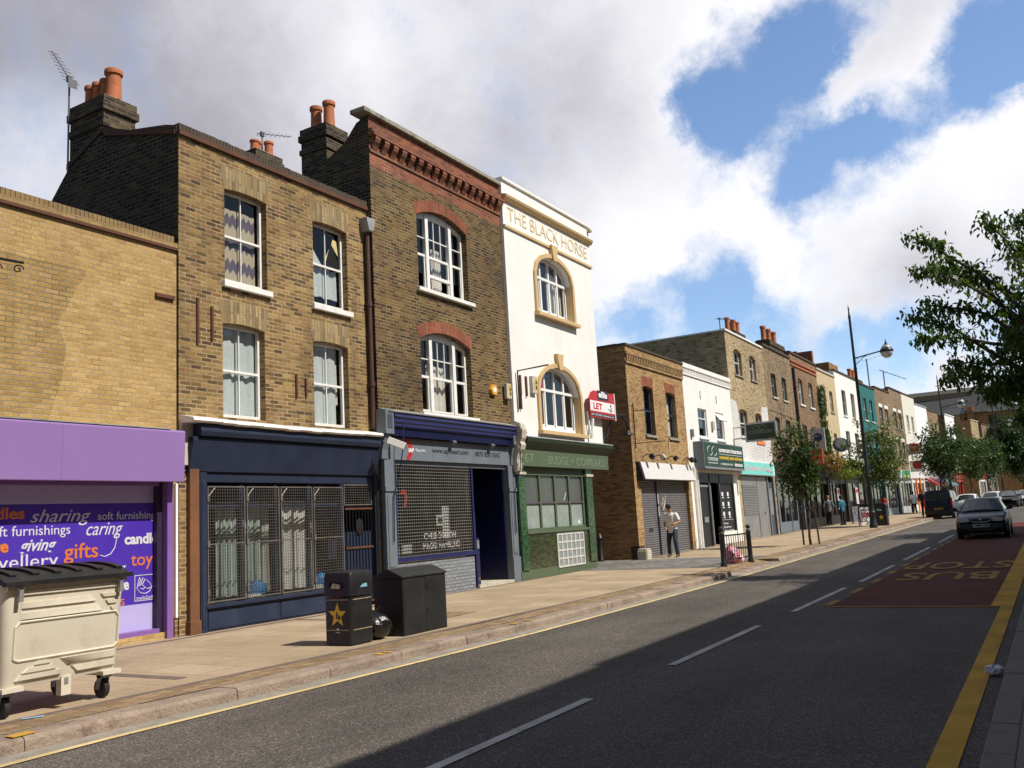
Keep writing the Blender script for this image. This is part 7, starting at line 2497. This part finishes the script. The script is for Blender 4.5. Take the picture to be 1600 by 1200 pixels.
def person(label, loc, rz, J, top, bottom, hair=HAIR_B, skin=SKIN, shoes=BLACKP, sleeve='short', sc=1.0, head_pitch=0.0, collar=False, extra=None):
    """J: joints for elbows, wrists, knees, ankles as (left, right) pairs"""
    P = thing('person', label, 'person', loc, rz)
    P.scale = (sc, sc, sc)
    lean = J.get('lean', 0.0)
    hp = Vector((0, 0, .93))
    ch = Vector((0, lean*.5, 1.30))
    nk = Vector((0, lean, 1.47))
    hd = nk+Vector((0, .035+head_pitch*.09, .155-head_pitch*.02))
    mb = MB()
    rings(mb, [(0, 0, .84, .13, .09), (0, 0, .92, .165, .11), (0, 0, 1.02, .145, .10), (0, lean*.3, 1.12, .14, .095), (0, ch.y, 1.28, .165, .11), (0, lean*.8, 1.38, .175, .10), (0, lean*.95, 1.44, .12, .075), (0, lean, 1.48, .06, .058)])
    mb.tube([nk-Vector((0, 0, .05)), nk+Vector((0, .01, .06)), hd-Vector((0, .01, .05))], [.062, .054, .058], 10)
    # head: skull, jaw, nose, ears
    fw = Vector((0, math.cos(head_pitch), -math.sin(head_pitch)))
    uw = Vector((0, math.sin(head_pitch), math.cos(head_pitch)))
    hb = MB()

    def hball(o, r_):
        c0 = hd+Vector((o[0], 0, 0))+fw*o[1]+uw*o[2]
        mb.ball(tuple(c0), r_, 12, 8)
    hball((0, -.008, .045), (.076, .094, .092))
    hball((0, .022, -.025), (.058, .068, .075))
    hball((0, .045, -.065), (.034, .036, .03))
    hball((0, .098, -.002), (.013, .018, .022))
    hball((-.078, -.005, .005), (.012, .02, .03))
    hball((.078, -.005, .005), (.012, .02, .03))
    arms = []
    for i, sx in enumerate((-1, 1)):
        sh = Vector((sx*.185, lean*.85, 1.415))
        el, wr = Vector(J['elbow'][i]), Vector(J['wrist'][i])
        mb.tube([Vector((sx*.12, lean*.85, 1.41)), sh, sh.lerp(el, .5), el, el.lerp(wr, .4), wr], [.06, .062, .050, .042, .042, .028], 10)
        hand(mb, wr, wr-el, sx, curl=J.get('curl', .5))
        arms.append((sh, el, wr))
        hj = Vector((sx*.088, 0, .90))
        kn, an = Vector(J['knee'][i]), Vector(J['ankle'][i])
        mb.tube([hj, hj.lerp(kn, .5), kn, kn.lerp(an, .35), an, an-Vector((0, 0, .035))], [.095, .078, .058, .056, .040, .04], 10)
        t = Vector(J.get('toe', ((0, 1, 0), (0, 1, 0)))[i]).normalized()
        mb.tube([an-t*.05-Vector((0, 0, .04)), an+t*.06-Vector((0, 0, .045)), an+t*.15-Vector((0, 0, .055))], [.038, .038, .026], 8)
    body = mb.build('body', skin, P)
    remesh(body, .0085)
    # shirt or jacket
    mb = MB()
    rings(mb, [(0, 0, .80, .175, .125), (0, 0, .93, .182, .128), (0, lean*.3, 1.10, .168, .118), (0, ch.y, 1.28, .185, .128), (0, lean*.8, 1.385, .19, .115), (0, lean*.95, 1.45, .125, .088), (0, lean, 1.478, .072, .07)])
    for (sh, el, wr), sx in zip(arms, (-1, 1)):
        e = el if sleeve == 'long' else sh.lerp(el, .80)
        pts = [Vector((sx*.10, lean*.85, 1.40)), sh, sh.lerp(e, .5), e]
        rr = [.07, .076, .070, .070]
        if sleeve == 'long':
            pts += [el.lerp(wr, .5), el.lerp(wr, .95)]
            rr = [.07, .076, .065, .058, .050, .042]
        mb.tube(pts, rr, 12)
    remesh(mb.build('shirt' if sleeve == 'short' else 'jacket', top, P), .0115)
    mb = MB()
    rings(mb, [(0, 0, .83, .165, .115), (0, 0, .92, .172, .118), (0, 0, .985, .155, .11)])
    for i, sx in enumerate((-1, 1)):
        hj = Vector((sx*.088, 0, .90))
        kn, an = Vector(J['knee'][i]), Vector(J['ankle'][i])
        mb.tube([hj, hj.lerp(kn, .5), kn, kn.lerp(an, .5), an-Vector((0, 0, .03))], [.102, .092, .076, .07, .068], 12)
    remesh(mb.build('trousers', bottom, P), .0115)
    for i in range(2):
        an = Vector(J['ankle'][i])
        t = Vector(J.get('toe', ((0, 1, 0), (0, 1, 0)))[i]).normalized()
        s_ = MB().tube([an-t*.075-Vector((0, 0, .045)), an-Vector((0, 0, .035)), an+t*.08-Vector((0, 0, .045)), an+t*.175-Vector((0, 0, .062))], [.034, .048, .046, .026], 10).build('shoe', shoes, P, smooth=True)
    # hair cap
    mb = MB()
    c0 = hd-fw*.02+uw*.055
    mb.ball(tuple(c0), (.086, .100, .094), 14, 9)
    mb.ball(tuple(hd-fw*.055+uw*.0), (.070, .056, .07), 12, 8)
    for k in range(9):
        a = k*.7
        mb.ball(tuple(c0+Vector((.06*math.cos(a), 0, 0))+fw*(.045*math.sin(a)-.01)+uw*.065), .028, 7, 5)
    remesh(mb.build('hair', hair, P), .011)
    mb = MB().use(EYE)
    for sx in (-1, 1):
        c0 = hd+Vector((sx*.031, 0, 0))+fw*.083+uw*.02
        mb.ball(tuple(c0), .010, 7, 5)
        c0 = hd+Vector((sx*.031, 0, 0))+fw*.088+uw*.043
        mb.use(hair).ball(tuple(c0), (.02, .006, .005), 7, 5).use(EYE)
    mb.use(mat('lips', (.30, .10, .08), .5)).ball(tuple(hd+fw*.084-uw*.052), (.022, .008, .007), 8, 5)
    mb.build('face_detail', None, P)
    if collar:
        mb = MB().use(top)
        for sx in (-1, 1):
            mb.prism([(sx*.01, lean+.06), (sx*.07, lean+.05), (sx*.085, lean-.02), (sx*.05, lean+.085)], 'z', 1.455, 1.475)
        mb.build('collar', None, P)
    return P


J_man = dict(lean=.04, elbow=((-.29, .02, 1.16), (.28, -.05, 1.15)), wrist=((-.20, .27, 1.10), (.19, .14, 1.00)), knee=((-.16, .16, .50), (.13, .05, .50)), ankle=((-.20, .14, .09), (.20, -.12, .10)), curl=.7)
man = person('man in a white short sleeved shirt and jeans looking down at something in his hand', (-11.22, 29.35, zr(29)+PVD), R(178), J_man,
             mat('white_shirt', (.74, .74, .73), .8, var=.05, scale=8), mat('dark_denim', (.022, .034, .06), .8, var=.3, scale=8), skin=SKIN, shoes=mat('brown_shoe', (.12, .08, .06), .6), head_pitch=.75, collar=True)
mb = MB().use(mat('yellow_wrapper', (.72, .52, .16), .5, var=.1)).obox((-.16, .36, 1.10), (.10, .02, 0), (-.01, .05, .01), (0, 0, .022))
mb.use(WHITE_N).obox((-.19, .33, 1.05), (.03, 0, 0), (0, .03, 0), (0, 0, .03))
o = mb.build('food_packet', None, bevel=.012)
o.location = man.location
o.rotation_euler = man.rotation_euler
tag(o, 'yellow food packet held by the man in the white shirt', 'packet')
J_walk = dict(lean=.03, elbow=((-.27, -.06, 1.14), (.27, .0, 1.14)), wrist=((-.24, .10, .95), (.24, .12, .96)), knee=((-.10, .10, .50), (.10, -.02, .50)), ankle=((-.10, .16, .09), (.10, -.22, .13)))
J_stand = dict(lean=.02, elbow=((-.26, -.03, 1.14), (.26, -.03, 1.14)), wrist=((-.22, .14, .98), (.22, .14, .98)), knee=((-.10, .03, .50), (.10, .03, .50)), ankle=((-.11, .0, .09), (.11, .0, .09)))
NAVYC = mat('dark_cloth', (.015, .016, .022), .85, var=.2)
person('person with fair hair, grey top and black trousers by the dark shopfront', (-11.7, 56.8, zr(57)+PVD), R(10), J_walk, mat('grey_top', (.14, .15, .18), .8, var=.4, scale=6), NAVYC, hair=HAIR_F, skin=SKIN_P, sleeve='long', sc=1.02)
person('person in a teal jacket and black trousers beside the fair haired one', (-11.0, 57.2, zr(57)+PVD), R(60), J_stand, mat('teal_jacket', (.02, .14, .22), .6, var=.2), NAVYC, sleeve='long', sc=1.0)
person('person in a pale blue shirt by the orange framed door', (-9.75, 79.6, zr(80)+PVD), R(20), J_walk, mat('pale_blue_shirt', (.50, .58, .66), .8), NAVYC, sc=1.0)
person('person in dark clothes standing astride the bicycle at the kerb', (-7.75, 68.3, zr(68)+PVD), R(190), J_stand, NAVYC, NAVYC, sleeve='long', sc=1.06)
person('person in red with a white cap beyond the fifty per cent sign', (-10.9, 72.0, zr(72)+PVD), R(180), J_stand, mat('red_top', (.5, .06, .04), .8), NAVYC, hair=mat('white_cap', (.75, .75, .74), .8), sleeve='long', sc=.95)
bk = thing('bicycle', 'black bicycle under the person in dark clothes at the kerb', 'bicycle', (-7.6, 68.0, zr(68)+PVD), R(10))
for y_ in (-.52, .52):
    w = MB().use(TYRE).tube([(0, y_+.33*math.cos(R(t)), .34+.33*math.sin(R(t))) for t in range(0, 361, 15)], .02, 6).build('wheel', None, bk, smooth=True)
    mb = MB().use(STEEL)
    for t in range(0, 180, 20):
        mb.tube([(0, y_+.32*math.cos(R(t)), .34+.32*math.sin(R(t))), (0, y_-.32*math.cos(R(t)), .34-.32*math.sin(R(t)))], .003, 4)
    mb.build('spokes', None, w)
mb = MB().use(BLACKM)
for a, b_ in (((0, -.52, .34), (0, -.1, .32)), ((0, -.1, .32), (0, -.2, .82)), ((0, -.52, .34), (0, -.18, .76)), ((0, -.1, .32), (0, .36, .78)), ((0, -.18, .76), (0, .36, .80)), ((0, .52, .34), (0, .36, .82))):
    mb.tube([a, b_], .018, 6)
mb.build('frame', None, bk)
MB().use(BLACKM).tube([(-.28, .30, 1.0), (0, .36, .98), (.28, .30, 1.0)], .014, 6).tube([(0, .36, .82), (0, .36, .98)], .014, 6).build('handlebar', None, bk)
MB().use(BLACKM).ball((0, -.22, .86), (.07, .13, .035), 10, 6).build('saddle', None, bk)
